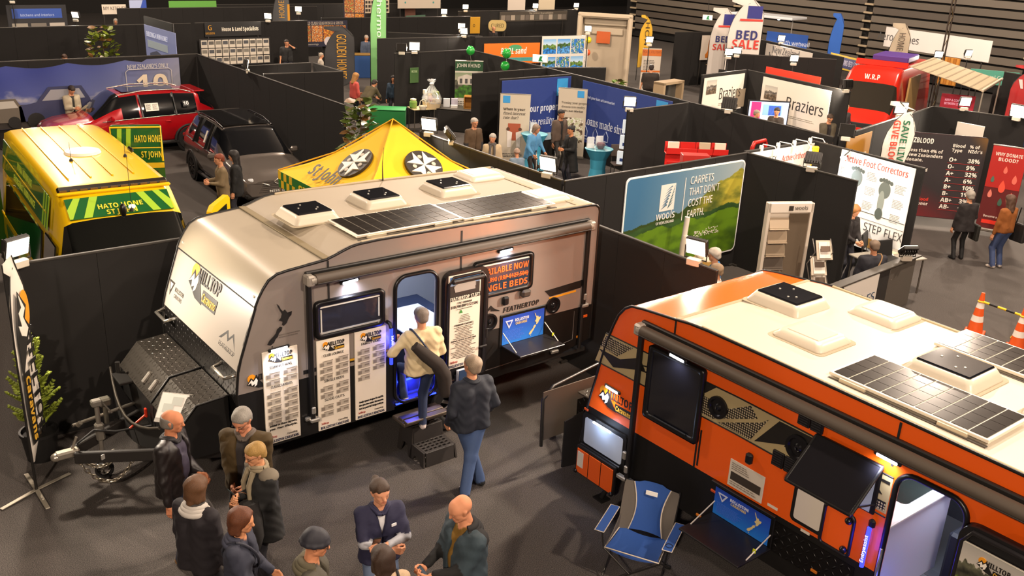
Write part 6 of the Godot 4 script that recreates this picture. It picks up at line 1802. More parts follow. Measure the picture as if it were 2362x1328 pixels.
func wool_stand() -> void:
	var b := board("display_board", "large carpet board showing green hills under blue sky with white lettering", "display board", Vector3(11.95, .35, -11.8), 0, 3.34, 1.92, "ffffff", .12)
	var f := FastNoiseLite.new(); f.seed = 3; f.frequency = 1.4; f.fractal_octaves = 5
	var tx := pixels(256, 140, func(u: float, v: float):
		var k := f.get_noise_2d(u * 3.0, v * 4.0)
		var ridge := .62 - .5 * smoothstep(.1, .95, u) + .09 * f.get_noise_2d(u * 2.6, 3.0)
		var ridge2 := .50 + .06 * f.get_noise_2d(u * 2.0, 7.0) - .07 * u
		if v < ridge and v < ridge2: return Color("3f7096").lerp(Color("b9bdb6"), clampf(u * .9 + v * .1 - .1, 0.0, 1.0))
		if v < ridge2 + .03: return Color("33471a").lerp(Color("b5a93c"), clampf((u - .55) * 2.2 + k * .9, 0.0, 1.0))
		if v < ridge2 + .09 + .03 * k: return Color("24401c").lerp(Color("3a5a2a"), clampf(k + .5, 0, 1))
		return Color("5f8416").lerp(Color("3c5a14"), clampf(k * 1.3 + .35 + (v - .8), 0, 1)))
	var m := mb(); m.has_uv = true
	var pl := []
	put(b, "print", _uv_round(.03, .03, 3.28, 1.86, .1), tex_mat(tx), Vector3(0, 0, .003))
	var lg := put(b, "logo_block", mb().box(Vector3(1.13, 1.42, .006), Vector3(.40, .52, .004)), M("e8e4dc"))
	for k in 7: flat(lg, "fern_leaf", [[.97 + .02 * k, 1.2 + .06 * k], [1.10 + .02 * k, 1.31 + .055 * k], [1.13 + .02 * k, 1.27 + .06 * k]], "5a7a90", .01); 
	for k in 7: flat(lg, "fern_leaf", [[1.15 + .022 * k, 1.2 + .06 * k], [1.27 + .008 * k, 1.31 + .055 * k], [1.17 + .022 * k, 1.26 + .06 * k]], "4a6a70", .01)
	txt(b, "wools", 1.12, 1.07, .15, "f0ece4", {"al": "c", "w": .52, "z": .01})
	txt(b, "OF NEW ZEALAND", 1.12, .93, .05, "f0ece4", {"al": "c", "w": .5, "z": .01})
	rect(b, "divider", 1.58, .9, .018, .85, "f0ece4", .008)
	var y := 1.67
	for s in [["CARPETS", .68], ["THAT DON'T", .88], ["COST THE", .72], ["EARTH.", .52]]:
		txt(b, s[0], 1.72, y, .14, "f0ece4", {"w": s[1], "z": .01}); y -= .225
	var r := RandomNumberGenerator.new(); r.seed = 2
	var fl := mb()
	for i in 90: fl.box(Vector3(2.0 + r.randf() * .75, .48 + r.randf() * .16 * (1.0 - absf(r.randf() - .5)), .006), Vector3(.022, .016, .004))
	put(b, "printed_flock", fl, M("e4dfce")).set_meta("kind", "stuff")
	var k := thing("sample_rack", "tall white carpet sample rack with sloping shelves", "display rack", Vector3(13.95, 0, -10.15), -27)
	put(k, "frame", mb().box(Vector3(.45, .98, -.06), Vector3(.9, 1.96, .05), .008).box(Vector3(.03, .98, 0), Vector3(.06, 1.96, .1), .008).box(Vector3(.87, .98, 0), Vector3(.06, 1.96, .1), .008), M("d8cdbc", .5))
	put(k, "header", mb().box(Vector3(.45, 1.87, .03), Vector3(.9, .18, .04), .006), M("e8dfd0", .5))
	txt(k, "wools", .52, 1.87, .07, "3a342c", {"z": .055}); rect(k, "fern_mark", .4, 1.82, .09, .09, "3a342c", .053)
	put(k, "carpet_roll_sample", mb().box(Vector3(.65, .9, 0), Vector3(.38, 1.7, .02)), M("7a6a56", .95, 0, {"noise": [12.0, .7, 1.0, .4]}))
	for i in 6: put(k, "sample_shelf", mb().box(Vector3(.26, .28 + .26 * i, .03), Vector3(.38, .2, .02), .004, Basis(Vector3.RIGHT, -.25)).box(Vector3(.26, .17 + .26 * i, .05), Vector3(.38, .015, .08)), M(["6a5c4e", "8a7c6a", "5c5248", "94846e", "a8967e", "b8a68e"][i], .9))
	var sk := thing("wool_sack", "bulging woven jute sack of wool beside the sample rack", "sack", Vector3(13.3, 0, -10.9))
	put(sk, "sack_body", mb().lathe([Vector2(0, 0), Vector2(.28, 0), Vector2(.34, .25), Vector2(.32, .6), Vector2(.25, .74), Vector2(.22, .78), Vector2(.16, .74)], 18), M("a8823c", .95, 0, {"noise": [14.0, .75, 1.0, .5]}))
	for i in 7: put(sk, "wool_tuft", mb().ball(Vector3(cos(i * 1.1) * .1, .78 + .06 * (i % 2), sin(i * 1.1) * .1), Vector3(.1, .08, .1), 10, 6), M("e8dcc4", .95))
	put(sk, "stencil", mb().box(Vector3(-.12, .36, .32), Vector3(.2, .14, .01), 0, Basis(Vector3.UP, -.35)), M("4a3418"))
	var yc := thing("yarn_cone", "cream yarn cone standing by the wool sack", "yarn", Vector3(12.75, .55, -10.7))
	put(yc, "yarn", mb().lathe([Vector2(0, 0), Vector2(.12, 0), Vector2(.13, .06), Vector2(.1, .34), Vector2(.05, .36), Vector2(0, .36)], 18), M("e0d2b8", .9))
	for i in 5: put(yc, "winding", mb().lathe([Vector2(.128 - .006 * i, .06 + .055 * i), Vector2(.134 - .006 * i, .075 + .055 * i), Vector2(.127 - .006 * i, .09 + .055 * i)], 18), M("d2c2a4", .9))
	small("plinth", "low white plinth under the yarn cone", "plinth", Vector3(12.7, 0, -10.7), Vector3(.5, .55, .5), "d0c4ae")
	var ps := thing("fibre_post", "tall white fabric-wrapped post before the green hills board", "post", Vector3(12.9, 0, -11.2))
	put(ps, "post", mb().rod(Vector3(0, 0, 0), Vector3(.12, 1.55, 0), .05, 12), M("e4dccb", .8))
	put(ps, "wrap", mb().tube([Vector3(.05, .8, .02), Vector3(.1, 1.05, .02), Vector3(.1, 1.2, .02)], [.05, .09, .055], 10), M("d8cdb8", .9))

func _uv_round(x: float, y: float, w: float, h: float, r: float) -> MB:
	var m := mb(); m.has_uv = true
	var p := pv(round_poly(x, y, w, h, r))
	var idx := Geometry2D.triangulate_polygon(p)
	idx.reverse()
	for i in idx:
		m.v.append(Vector3(p[i].x, p[i].y, 0)); m.n.append(Vector3(0, 0, 1)); m.uv.append(Vector2((p[i].x - x) / w, 1.0 - (p[i].y - y) / h))
	return m

func insole_stand() -> void:
	var a := sign_board("display_board", "white insole board with red active orthotics heading above the carpet stand wall", Vector3(15.5, 1.2, -11.9), 0, 2.2, 1.15, "dcd6cc", [["STEP FLEX", .14, .82, .12, "4a4640", {"w": .6}], ["Active Orthotics", .5, .8, .12, "b03a34", {"w": .95}]])
	for i in 4: flat(a, "insole_picture", disc_poly(.4 + .45 * i, .5, .12, .22), ["c88a5a", "a8684a", "8a8478", "b0503a"][i], .008)
	for i in 4:
		var l := thing("clip_lamp", "white clip lamp on a bent arm along the orthotics board", "lamp", Vector3(15.9 + .55 * i, 2.4, -11.93), 0, "clip lamps over the insole boards")
		put(l, "arm", mb().tube([Vector3(0, 0, 0), Vector3(.0, .1, .03), Vector3(.16, .07, .2), Vector3(.22, -.04, .26)], .012, 6), M("e0dcd4", .4))
		put(l, "clip", mb().box(Vector3(0, .0, 0), Vector3(.06, .14, .08), .012), M("e8e4dc", .4))
		put(l, "bulb", mb().box(Vector3(.22, -.08, .27), Vector3(.05, .14, .03), .01), M("fff0d0", .4, 0, {"glow": 1.2}))
	var b := sign_board("display_board", "tall white board of two grey footprints under a red heading", Vector3(17.50, .5, -11.1), -97, 1.82, 1.9, "d8d8d6", [["Active Foot Correctors", .5, .92, .13, "b04038", {"al": "c", "w": 1.55}], ["STEP FLEX", .74, .25, .16, "4a4846", {"al": "c", "w": .95}], ["Made in", .03, .4, .06, "3a3836", {}], ["Germany", .03, .35, .06, "3a3836", {}]])
	for s in [[.5, 1.28, 1.0], [1.22, 1.2, 1.0]]:
		flat(b, "footprint", disc_poly(s[0], s[1] + .12, .14, .17), "5a625e", .008)
		flat(b, "footprint", disc_poly(s[0] - .04, s[1] - .14, .075, .24), "7c847e", .01)
		flat(b, "footprint", disc_poly(s[0] - .04, s[1] - .38, .09, .12), "4a524e", .012)
		for i in 5: flat(b, "toe_print", disc_poly(s[0] - .12 + .065 * i, s[1] + .33 - .018 * absf(i - 1.5), .034 if i else .045, .04), "4a524e", .012)
	for q in [[.06, 1.55], [.06, 1.25], [.06, .95], [.74, 1.6], [.74, 1.3], [.74, 1.0], [1.45, 1.5], [1.45, 1.2], [1.45, .9]]: fine(b, q[0], q[1], .26, 6, .03, "8a8884")
	rect(b, "rule", .0, .76, 1.82, .012, "3a3836", .006); rect(b, "rule", .0, .62, 1.82, .008, "6a6662", .006)
	for i in 4: rect(b, "small_photo", .05 + .42 * i, .06, .26, .2, ["6a8a2a", "a04a40", "b08a4a", "7a5a3a"][i], .006)
	var l := thing("clip_lamp", "glowing clip lamp washing the footprint board with white light", "lamp", Vector3(17.42, 2.42, -10.75), -97, "clip lamps over the insole boards")
	put(l, "arm", mb().tube([Vector3(0, 0, 0), Vector3(0, .06, .1), Vector3(0, -.06, .3)], .012, 6), M("2a2826", .4))
	put(l, "bulb", mb().ball(Vector3(0, -.1, .3), Vector3(.08, .04, .06), 12, 8), M("ffffff", .4, 0, {"glow": 4.0}))
	var sp := SpotLight3D.new(); sp.name = "clip_lamp_beam"; sp.light_color = Color("f0f4ff"); sp.light_energy = 1.6; sp.spot_angle = 60; sp.spot_range = 30; sp.spot_attenuation = 2; sp.light_size = .06; sp.shadow_enabled = true
	sp.position = Vector3(0, -.16, .3); sp.rotation_degrees = Vector3(-70, 0, 0); l.add_child(sp)
	var pg := thing("power_box", "yellow power box with cable on the insole stand wall", "power box", Vector3(17.45, 2.05, -11.75), -20)
	put(pg, "box", mb().box(Vector3(0, .15, .06), Vector3(.16, .3, .1), .02), M("e0b020", .5))
	put(pg, "cable", mb().tube([Vector3(0, 0, .05), Vector3(-.1, -.3, .06), Vector3(-.2, -.6, .05), Vector3(-.2, -1.2, .04)], .015, 6), M("d8a81c", .6))
	for i in 3: put(pg, "plug", mb().box(Vector3(-.14, .02 + .1 * i, .1), Vector3(.06, .06, .06), .012), M("e4e0d8", .5))
	table("grey consulting desk at the insole stand", Vector3(16.72, 0, -9.2), -14, 1.35, .7, .74, "8a8478")
	chair("black folding chair at the consulting desk's aisle end", Vector3(17.2, 0, -9.78), 20, "2a2826")
	var ls := thing("sample_case", "open black sample case on the consulting desk", "case", Vector3(16.4, .74, -9.0), -14)
	put(ls, "base", mb().box(Vector3(0, .03, 0), Vector3(.5, .06, .36), .01), M("1c1a18", .6))
	put(ls, "lid", mb().box(Vector3(0, .2, -.2), Vector3(.5, .34, .03), .01, Basis(Vector3.RIGHT, -.2)), M("151413", .6))
	for i in 5: small("leaflet", "loose insole leaflet lying on the consulting desk", "leaflet", Vector3(16.6 + .1 * i, .742, -9.35 + .07 * (i % 3)), Vector3(.2, .006, .14), ["e8e0d0", "d8c060", "e0d8cc", "f0e8dc", "c8b890"][i], 20.0 * i, .001, .5, "leaflets on the consulting desk")
	var c := thing("low_partition", "low black front counter of the insole stand with a blue edged sign", "counter", Vector3(13.6, 0, -8.35), 4)
	for i in 3: put(c, "panel", mb().box(Vector3(.5 + .98 * i, .48, 0), Vector3(.97, .96, .05), .01), M("2c2926" if i < 2 else "5a544c", .7))
	put(c, "ledge", mb().box(Vector3(1.5, .98, 0), Vector3(3.0, .03, .2), .008), M("3a352e", .4))
	flood("low lamp glowing on the insole stand's front ledge", Vector3(16.0, 1.09, -8.45), 150, 50, 2.5, true, .3, 6.0)
	sign_board("sign", "white sign ending in ES with a blue edge on the low counter", Vector3(13.85, .2, -8.28), 4, 1.2, .75, "e4ded4", [["SOLES", .62, .45, .16, "35506a", {"al": "c", "w": .8}]])
	var z := thing("zigzag_rack", "folding zigzag rack of leaflets beside the seated visitor", "rack", Vector3(14.55, 0, -9.3), -30)
	for i in 4:
		put(z, "tray", mb().box(Vector3(.06 * (i % 2), .3 + .3 * i, 0), Vector3(.3, .36, .02), .004, Basis(Vector3.RIGHT, -.5)), M("c4b8a4", .4))
		put(z, "leaflet", mb().box(Vector3(.06 * (i % 2), .31 + .3 * i, .02), Vector3(.22, .3, .012), .002, Basis(Vector3.RIGHT, -.5)), M("e8e0d2", .5))
		put(z, "photo", mb().box(Vector3(.06 * (i % 2), .34 + .3 * i, .045), Vector3(.18, .1, .006), 0, Basis(Vector3.RIGHT, -.5)), M("6a5848", .5))
	for s in [-.17, .17]: put(z, "zigzag_frame", mb().tube([Vector3(s, 0, .1), Vector3(s, .3, -.12), Vector3(s, .6, .12), Vector3(s, .9, -.12), Vector3(s, 1.2, .12), Vector3(s, 1.4, -.05)], .01, 6), M("b8b4ac", .3, .8))
	flood("floodlight clamped on top of the wall between carpet and insole stands", Vector3(15.35, 2.43, -10.3), 118, -35, 7, true, .3)

func blood_stand() -> void:
	var tx := pixels(64, 64, func(u: float, v: float): return Color("2a2426").lerp(Color("a06a18"), clampf((u - .75) * 2.4 - v * 2.2, 0, 1)).lerp(Color("8a1218"), clampf((v - .55) * 1.6 + (.3 - u) * .8, 0, 1)))
	var b := board("display_board", "dark blood type board fading to red and gold with a table of percentages", "display board", Vector3(21.25, .25, -11.95), -50, 1.95, 2.05, "2a2426", .08)
	put(b, "print", _uv_round(.01, .01, 1.93, 2.03, .07), tex_mat(tx), Vector3(0, 0, .003))
	txt(b, "NZBLOOD", .2, 1.86, .12, "ece6dc", {"w": .55, "f": "sansb", "z": .01})
	var y := 1.62
	for s in ["Less than 4% of", "New Zealanders", "donate.", "", "Find blood", "App"]:
		if s: txt(b, s, .2, y, .075, "e0d8cc", {"z": .01, "f": "sansb"})
		y -= .115
	for q in [["Blood", 1.18, 1.8], ["Type", 1.18, 1.69], ["% of", 1.56, 1.8], ["NZdr's", 1.54, 1.69]]: txt(b, q[0], q[1], q[2], .075, "e0d8cc", {"z": .01, "f": "sansb"})
	y = 1.46
	for q in [["O+", "38%"], ["O-", "9%"], ["A+", "32%"], ["A-", "6%"], ["B+", "10%"], ["B-", "1%"], ["AB+", "3%"], ["AB-", "<1%"]]:
		txt(b, q[0], 1.16, y, .1, "ece4d8", {"z": .01, "f": "sansb"}); txt(b, q[1], 1.58, y, .1, "ece4d8", {"z": .01, "f": "sansb"})
		rect(b, "rule", 1.14, y - .085, .72, .007, "b02a2a", .008)
		y -= .165
	for q in [["Give blood", .44, "d83a28"], ["be a donor", .33, "e0d8cc"], ["today.", .22, "e0d8cc"]]: txt(b, q[0], .35, q[1], .075, q[2], {"z": .01, "f": "sansb"})
	var cl := thing("draped_cloth", "red cloth draped beside the blood type board", "cloth", Vector3(20.6, 0, -11.3), -40)
	put(cl, "cloth", mb().lathe([Vector2(.3, 0), Vector2(.24, .5), Vector2(.26, .9), Vector2(0, .92)], 9), M("c02018", .85))
	var r := roll_up("dark red roll-up asking why donate blood with drop shapes", Vector3(22.45, .1, -10.3), -70, .75, 2.0, "5a1212", [["WHY DONATE", .5, .9, .08, "e8d8cc", {"al": "c", "f": "sansb", "w": .58}], ["BLOOD?", .5, .84, .08, "e8d8cc", {"al": "c", "f": "sansb"}], ["Become a donor", .15, .15, .05, "e8d8cc", {}]])
	rect(r, "upper_print", .005, 1.0, .74, .98, "a8201a", .003); rect(r, "red_button", .1, .12, .45, .09, "d8301e", .006)
	for q in [[.37, 1.05, .15, "e0503a"], [.37, 1.45, .09, "d86a5a"], [.6, 1.25, .11, "e06a5a"], [.14, 1.2, .08, "4a6a5a"], [.15, .85, .1, "d87a6a"], [.6, .85, .09, "c85a4a"], [.4, .68, .1, "3a5a4a"]]:
		var pts := []
		for i in 17:
			var a := TAU * i / 16
			pts.append([q[0] + q[2] * .62 * sin(a) * pow(sin(a * .5), 1.0), q[1] + q[2] * cos(a)])
		pts.pop_back()
		flat(r, "drop", pts, q[3], .008)
	var fl := flag("teardrop_flag", "white teardrop flag reading save lives give blood", Vector3(19.2, 0, -11.2), -40, 3.3, .66, "e0dace", "tear", true, 1.2)
	for q in [["SAVE LIVES", .42, "2a6a4a"], ["GIVE BLOOD.", .22, "c84a38"]]: txt(fl, q[0], q[1], 2.3, .15, q[2], {"al": "c", "w": 1.15, "f": "sansb", "z": .03, "rot": -90})
	var gb := sign_board("display_board", "gold banner reading here you can donate behind the save lives flag", Vector3(19.0, 1.5, -11.95), 11.7, 1.5, .8, "a8741c", [["here you can donate", .5, .4, .09, "f0e0c0", {"al": "c", "w": 1.1}]])
	flood("unlit black floodlight above the footprint board", Vector3(18.6, 2.43, -11.75), -60, 20, 0, false, .34)
	flood("bright floodlight beside the blood roll-up banner", Vector3(25.3, 2.43, -11.2), -95, -8, 22, true, .42)
	small("poster", "small white health poster by the blood stand lamp", "poster", Vector3(25.05, 1.5, -12.2), Vector3(.03, .6, .75), "d8d0c4")
	var cones := [Vector3(16.25, 0, -7.05), Vector3(16.2, 0, -6.28)]
	for i in 2:
		var c := thing("traffic_cone", ["orange and white traffic cone at the aisle end of the barrier bar", "orange and white traffic cone by the yellow trestle"][i], "cone", cones[i], 20)
		put(c, "base", mb().box(Vector3(0, .02, 0), Vector3(.34, .04, .34), .01), M("c8521c", .6))
		for q in [[.0, .22, "e05a1c"], [.22, .33, "e8e0d4"], [.33, .47, "e05a1c"], [.47, .57, "e8e0d4"], [.57, .7, "e05a1c"]]: put(c, "band", mb().lathe([Vector2(.135 - .14 * q[0], q[0] + .03), Vector2(.135 - .14 * q[1], q[1] + .03)], 18), M(q[2], .5))
		put(c, "tip", mb().lathe([Vector2(.037, .73), Vector2(.03, .78), Vector2(0, .78)], 14), M("e05a1c", .5))
	var br := thing("barrier_bar", "yellow and black barrier bar hooked between two traffic cones", "barrier", Vector3.ZERO)
	var A: Vector3 = cones[0] + Vector3(0, .62, 0); var B: Vector3 = cones[1] + Vector3(0, .62, 0)
	for i in 5: put(br, "bar_section", mb().rod(A.lerp(B, i / 5.0), A.lerp(B, (i + 1) / 5.0), .022, 8), M("e8c01c" if i % 2 == 0 else "1c1a18", .5))
	for i in 2: put(br, "hook_ring", mb().lathe([Vector2(.05, .6), Vector2(.065, .62), Vector2(.05, .64)], 14, Transform3D(Basis(), cones[i])), M("d8b01c", .5))
	var tr := thing("trestle", "yellow folding trestle with red joints by the traffic cones", "trestle", Vector3(16.6, 0, -6.2))
	for q in [[Vector3(0, 0, -.35), Vector3(.5, 1.5, .25)], [Vector3(.1, 0, .15), Vector3(.25, 1.6, .28)], [Vector3(.6, 0, .3), Vector3(.2, 1.6, .2)]]: put(tr, "leg", mb().bar(q[0], q[1], .06, .05, .01), M("e0b818", .5))
	for q in [Vector3(.25, .75, -.05), Vector3(.16, .8, .2)]: put(tr, "red_joint", mb().box(q, Vector3(.08, .08, .08), .02), M("b82818", .5))

func loans_stand() -> void:
	var navy := "2a3f86"
	var a := sign_board("display_board", "wide blue loans board reading your property into reality", Vector3(16.45, .5, -21.5), 0, 2.6, 1.85, navy, [["your property", .363, .527, .19, "dfe6f2", {"w": 1.36, "f": "sansb"}], ["into reality.", .36, .31, .19, "dfe6f2", {"w": 1.1, "f": "serif", "it": .2}]])
	for t in [[a, 2.05, 1.3], [null, 0, 0]]:
		if t[0]:
			rect(t[0], "loan_logo", t[1], t[2], .42, .5, "3a98d8", .006); txt(t[0], "Loan", t[1] + .05, t[2] + .2, .1, "f0f4f8", {"f": "sansb", "z": .014}); txt(t[0], "Market", t[1] + .05, t[2] + .08, .1, "f0f4f8", {"f": "sansb", "z": .014, "w": .3})
	rect(a, "pale_base", 0, 0, 2.6, .22, "a8bcc8", .006)
	var b := sign_board("display_board", "blue loans board reading loans made beside the stand's bright lamp", Vector3(19.07, .5, -21.0), -93, 3.8, 1.8, navy, [["Loans made simple", .05, .36, .22, "dfe6f2", {"w": 2.1, "f": "serif"}], ["Find your loan at loanmarket", .06, .75, .07, "c8d4e8", {}]])
	rect(b, "loan_logo", 3.2, 1.25, .45, .5, "3a98d8", .006)
	for i in 3:
		var x := .28 + .48 * i
		put(b, "line_icon", mb().tube([Vector3(x - .1, .2, .012), Vector3(x - .1, .36, .012), Vector3(x, .5, .012), Vector3(x + .1, .36, .012), Vector3(x + .1, .2, .012), Vector3(x - .1, .2, .012)], .009, 5, false), M("b8c8e4"))
		rect(b, "icon_caption", x - .1, .1, .2, .02, "9ab0d4", .008)
	for q in [["cream roll-up asking when is your fixed interest rate due", Vector3(16.1, 0, -21.1), -38, ["When is your", "fixed interest", "rate due?"]], ["cream roll-up on property dreams with a room photo", Vector3(18.4, 0, -21.28), -48, ["Turning your property", "dreams into reality", "with Loan Market"]]]:
		var r := roll_up(q[0], q[1], q[2], .85, 2.0, "c8bca8", [])
		rect(r, "loan_logo", .08 if q[2] == -38 else .56, 1.75, .2, .2, "3a98d8", .006)
		for i in 3: txt(r, q[3][i], .1, 1.58 - .12 * i, .07 if q[2] == -38 else .055, "3a342c", {"f": "sansb" if i == (0 if q[2] == -38 else 2) else "serif", "it": .0 if i == 0 else .15})
		if q[2] == -38:
			rect(r, "photo", .25, .7, .35, .48, "a85438", .006)
			for s in [-1.0, 1.0]:
				flat(r, "photo_figure", [[.425 + s * .2, .98], [.425 + s * .05, .93], [.425 + s * .08, .5], [.425 + s * .18, .5]], "e0d8d0", .01); flat(r, "photo_figure", disc_poly(.425 + s * .17, 1.02, .05), "5a3a28", .012)
		else:
			picture(r, "photo", .08, .4, .7, .75, blot(4, ["d8d4c0", "b8c090", "e8e4dc", "8a7a5a", "4a3a30"], 4.0), .006)
		fine(r, .1, .33, .6, 3, .04, "4a443c")
	for q in [["teal stretch-covered cocktail table holding a bowl of sweets", Vector3(17.0, 0, -17.9)], ["teal stretch-covered cocktail table by the fixed interest roll-up", Vector3(16.62, 0, -20.15)]]:
		var t := thing("cocktail_table", q[0], "table", q[1])
		put(t, "stretch_cover", mb().lathe([Vector2(.33, 0), Vector2(.24, .3), Vector2(.2, .55), Vector2(.22, .8), Vector2(.36, 1.06), Vector2(.38, 1.08), Vector2(0, 1.085)], 24), M("3f9fc0", .7))
		put(t, "top_plate", mb().lathe([Vector2(.37, 1.086), Vector2(0, 1.09)], 24), M("7fc0d0", .5))
	var bw := thing("sweet_bowl", "glass bowl of dark red sweets on the teal table", "bowl", Vector3(17.0, 1.09, -17.85))
	put(bw, "bowl", mb().lathe([Vector2(.08, 0), Vector2(.13, .1), Vector2(.11, .2)], 18), M("c8d0d8", .05, 0, {"alpha": .25}))
	put(bw, "sweets", mb().lathe([Vector2(0, .01), Vector2(.08, .01), Vector2(.12, .1), Vector2(.1, .15), Vector2(0, .17)], 14), M("6a1028", .4))
	for q in [["open white leaflet box on the teal table", Vector3(16.82, 1.09, -18.05)], ["white leaflet holder standing behind the sweet bowl", Vector3(17.14, 1.09, -18.05)], ["white leaflet holder on the rear teal table", Vector3(16.66, 1.09, -20.25)]]:
		var t := thing("leaflet_holder", q[0], "leaflet holder", q[1], -30)
		put(t, "holder", mb().box(Vector3(0, .13, -.03), Vector3(.2, .26, .02), .004).box(Vector3(0, .06, .04), Vector3(.2, .12, .015), .003).box(Vector3(0, .01, 0), Vector3(.2, .02, .1)), M("e0e0e0", .4))
		put(t, "leaflet", mb().box(Vector3(0, .17, .0), Vector3(.18, .24, .02), .002), M("c8ccd0", .5))
	chair("dark office chair beside the loans stand wall", Vector3(18.2, 0, -18.3), -30, "4a3f38")
	var dv := thing("tablet_tower", "stack of three glowing picture frames on the partition end", "display stand", Vector3(16.75, 0, -16.75), -60)
	for i in 3: put(dv, "frame", mb().box(Vector3(.04 * i, 1.1 + .4 * i, 0), Vector3(.3, .34, .05), .008), M("e8f0f4", .3, 0, {"glow": .5}))
	for i in 2: put(dv, "frame_print", mb().box(Vector3(.04 * i, 1.05 + .4 * i, .03), Vector3(.14, .08, .01)), M("3a58a8"))
	put(dv, "stand", mb().rod(Vector3(0, 0, -.05), Vector3(.08, 2.0, -.05), .02, 8), M("6a6660", .4, .6))
	var rk := thing("red_rack", "red plastic rack of magazine pockets stacked behind the green hills board", "rack", Vector3(17.0, .0, -14.6), -35)
	for i in 4:
		for j in 4:
			var pk := put(rk, "pocket", mb().box(Vector3(-.55 + .37 * i, 1.75 - .28 * j, -.1 + .14 * j), Vector3(.36, .26, .02), .006).box(Vector3(-.55 + .37 * i, 1.63 - .28 * j, .02 + .14 * j), Vector3(.36, .02, .22), .005).box(Vector3(-.55 + .37 * i, 1.7 - .28 * j, .13 + .14 * j), Vector3(.36, .14, .015), .004), M("b8201a", .4))
			if (i + j) % 3 != 1: put(pk, "magazine", mb().box(Vector3(-.55 + .37 * i, 1.78 - .28 * j, .02 + .14 * j), Vector3(.26, .24, .05), .004), M(["d8cdb8", "b8a88c", "8a8474"][(i * 2 + j) % 3]))
	put(rk, "stand", mb().box(Vector3(0, .6, -.1), Vector3(1.4, 1.2, .06)), M("8a1814", .5))
	small("red_cabinet", "small red framed cabinet beside the magazine rack", "cabinet", Vector3(16.0, 0, -13.75), Vector3(.6, 1.9, .3), "b0241c", -35)
	var hd := thing("red_trolley", "red tubular trolley frame sticking up behind the insole board", "trolley", Vector3(17.1, 0, -12.9), 10)
	put(hd, "handle", mb().tube([Vector3(-.3, 0, 0), Vector3(-.3, 2.15, 0), Vector3(-.24, 2.24, 0), Vector3(.24, 2.24, 0), Vector3(.3, 2.15, 0), Vector3(.3, 0, 0)], .05, 8), M("b8241c", .4))
	var wk := thing("rollator", "folding walking frame with wheels held by the woman in blue", "walker", Vector3(15.9, 0, -18.75), -35)
	for s in [-.25, .25]:
		put(wk, "side_frame", mb().tube([Vector3(s, .08, .3), Vector3(s, .86, -.02), Vector3(s, .9, -.16)], .014, 8), M("8a8680", .3, .7))
		put(wk, "rear_leg", mb().rod(Vector3(s, .5, .12), Vector3(s, .08, -.25), .014, 8), M("8a8680", .3, .7))
		put(wk, "grip", mb().rod(Vector3(s, .9, -.12), Vector3(s, .9, -.24), .02, 8), M("141312"))
		for z in [.3, -.25]: put(wk, "castor", mb().lathe([Vector2(0, -.015), Vector2(.08, -.015), Vector2(.08, .015), Vector2(0, .015)], 14, Transform3D(Basis(Vector3.UP, Vector3.RIGHT, Vector3.FORWARD), Vector3(s, .08, z))), M("161514", .6))
	put(wk, "seat", mb().box(Vector3(0, .55, .08), Vector3(.46, .04, .2), .012), M("1a1918", .7))

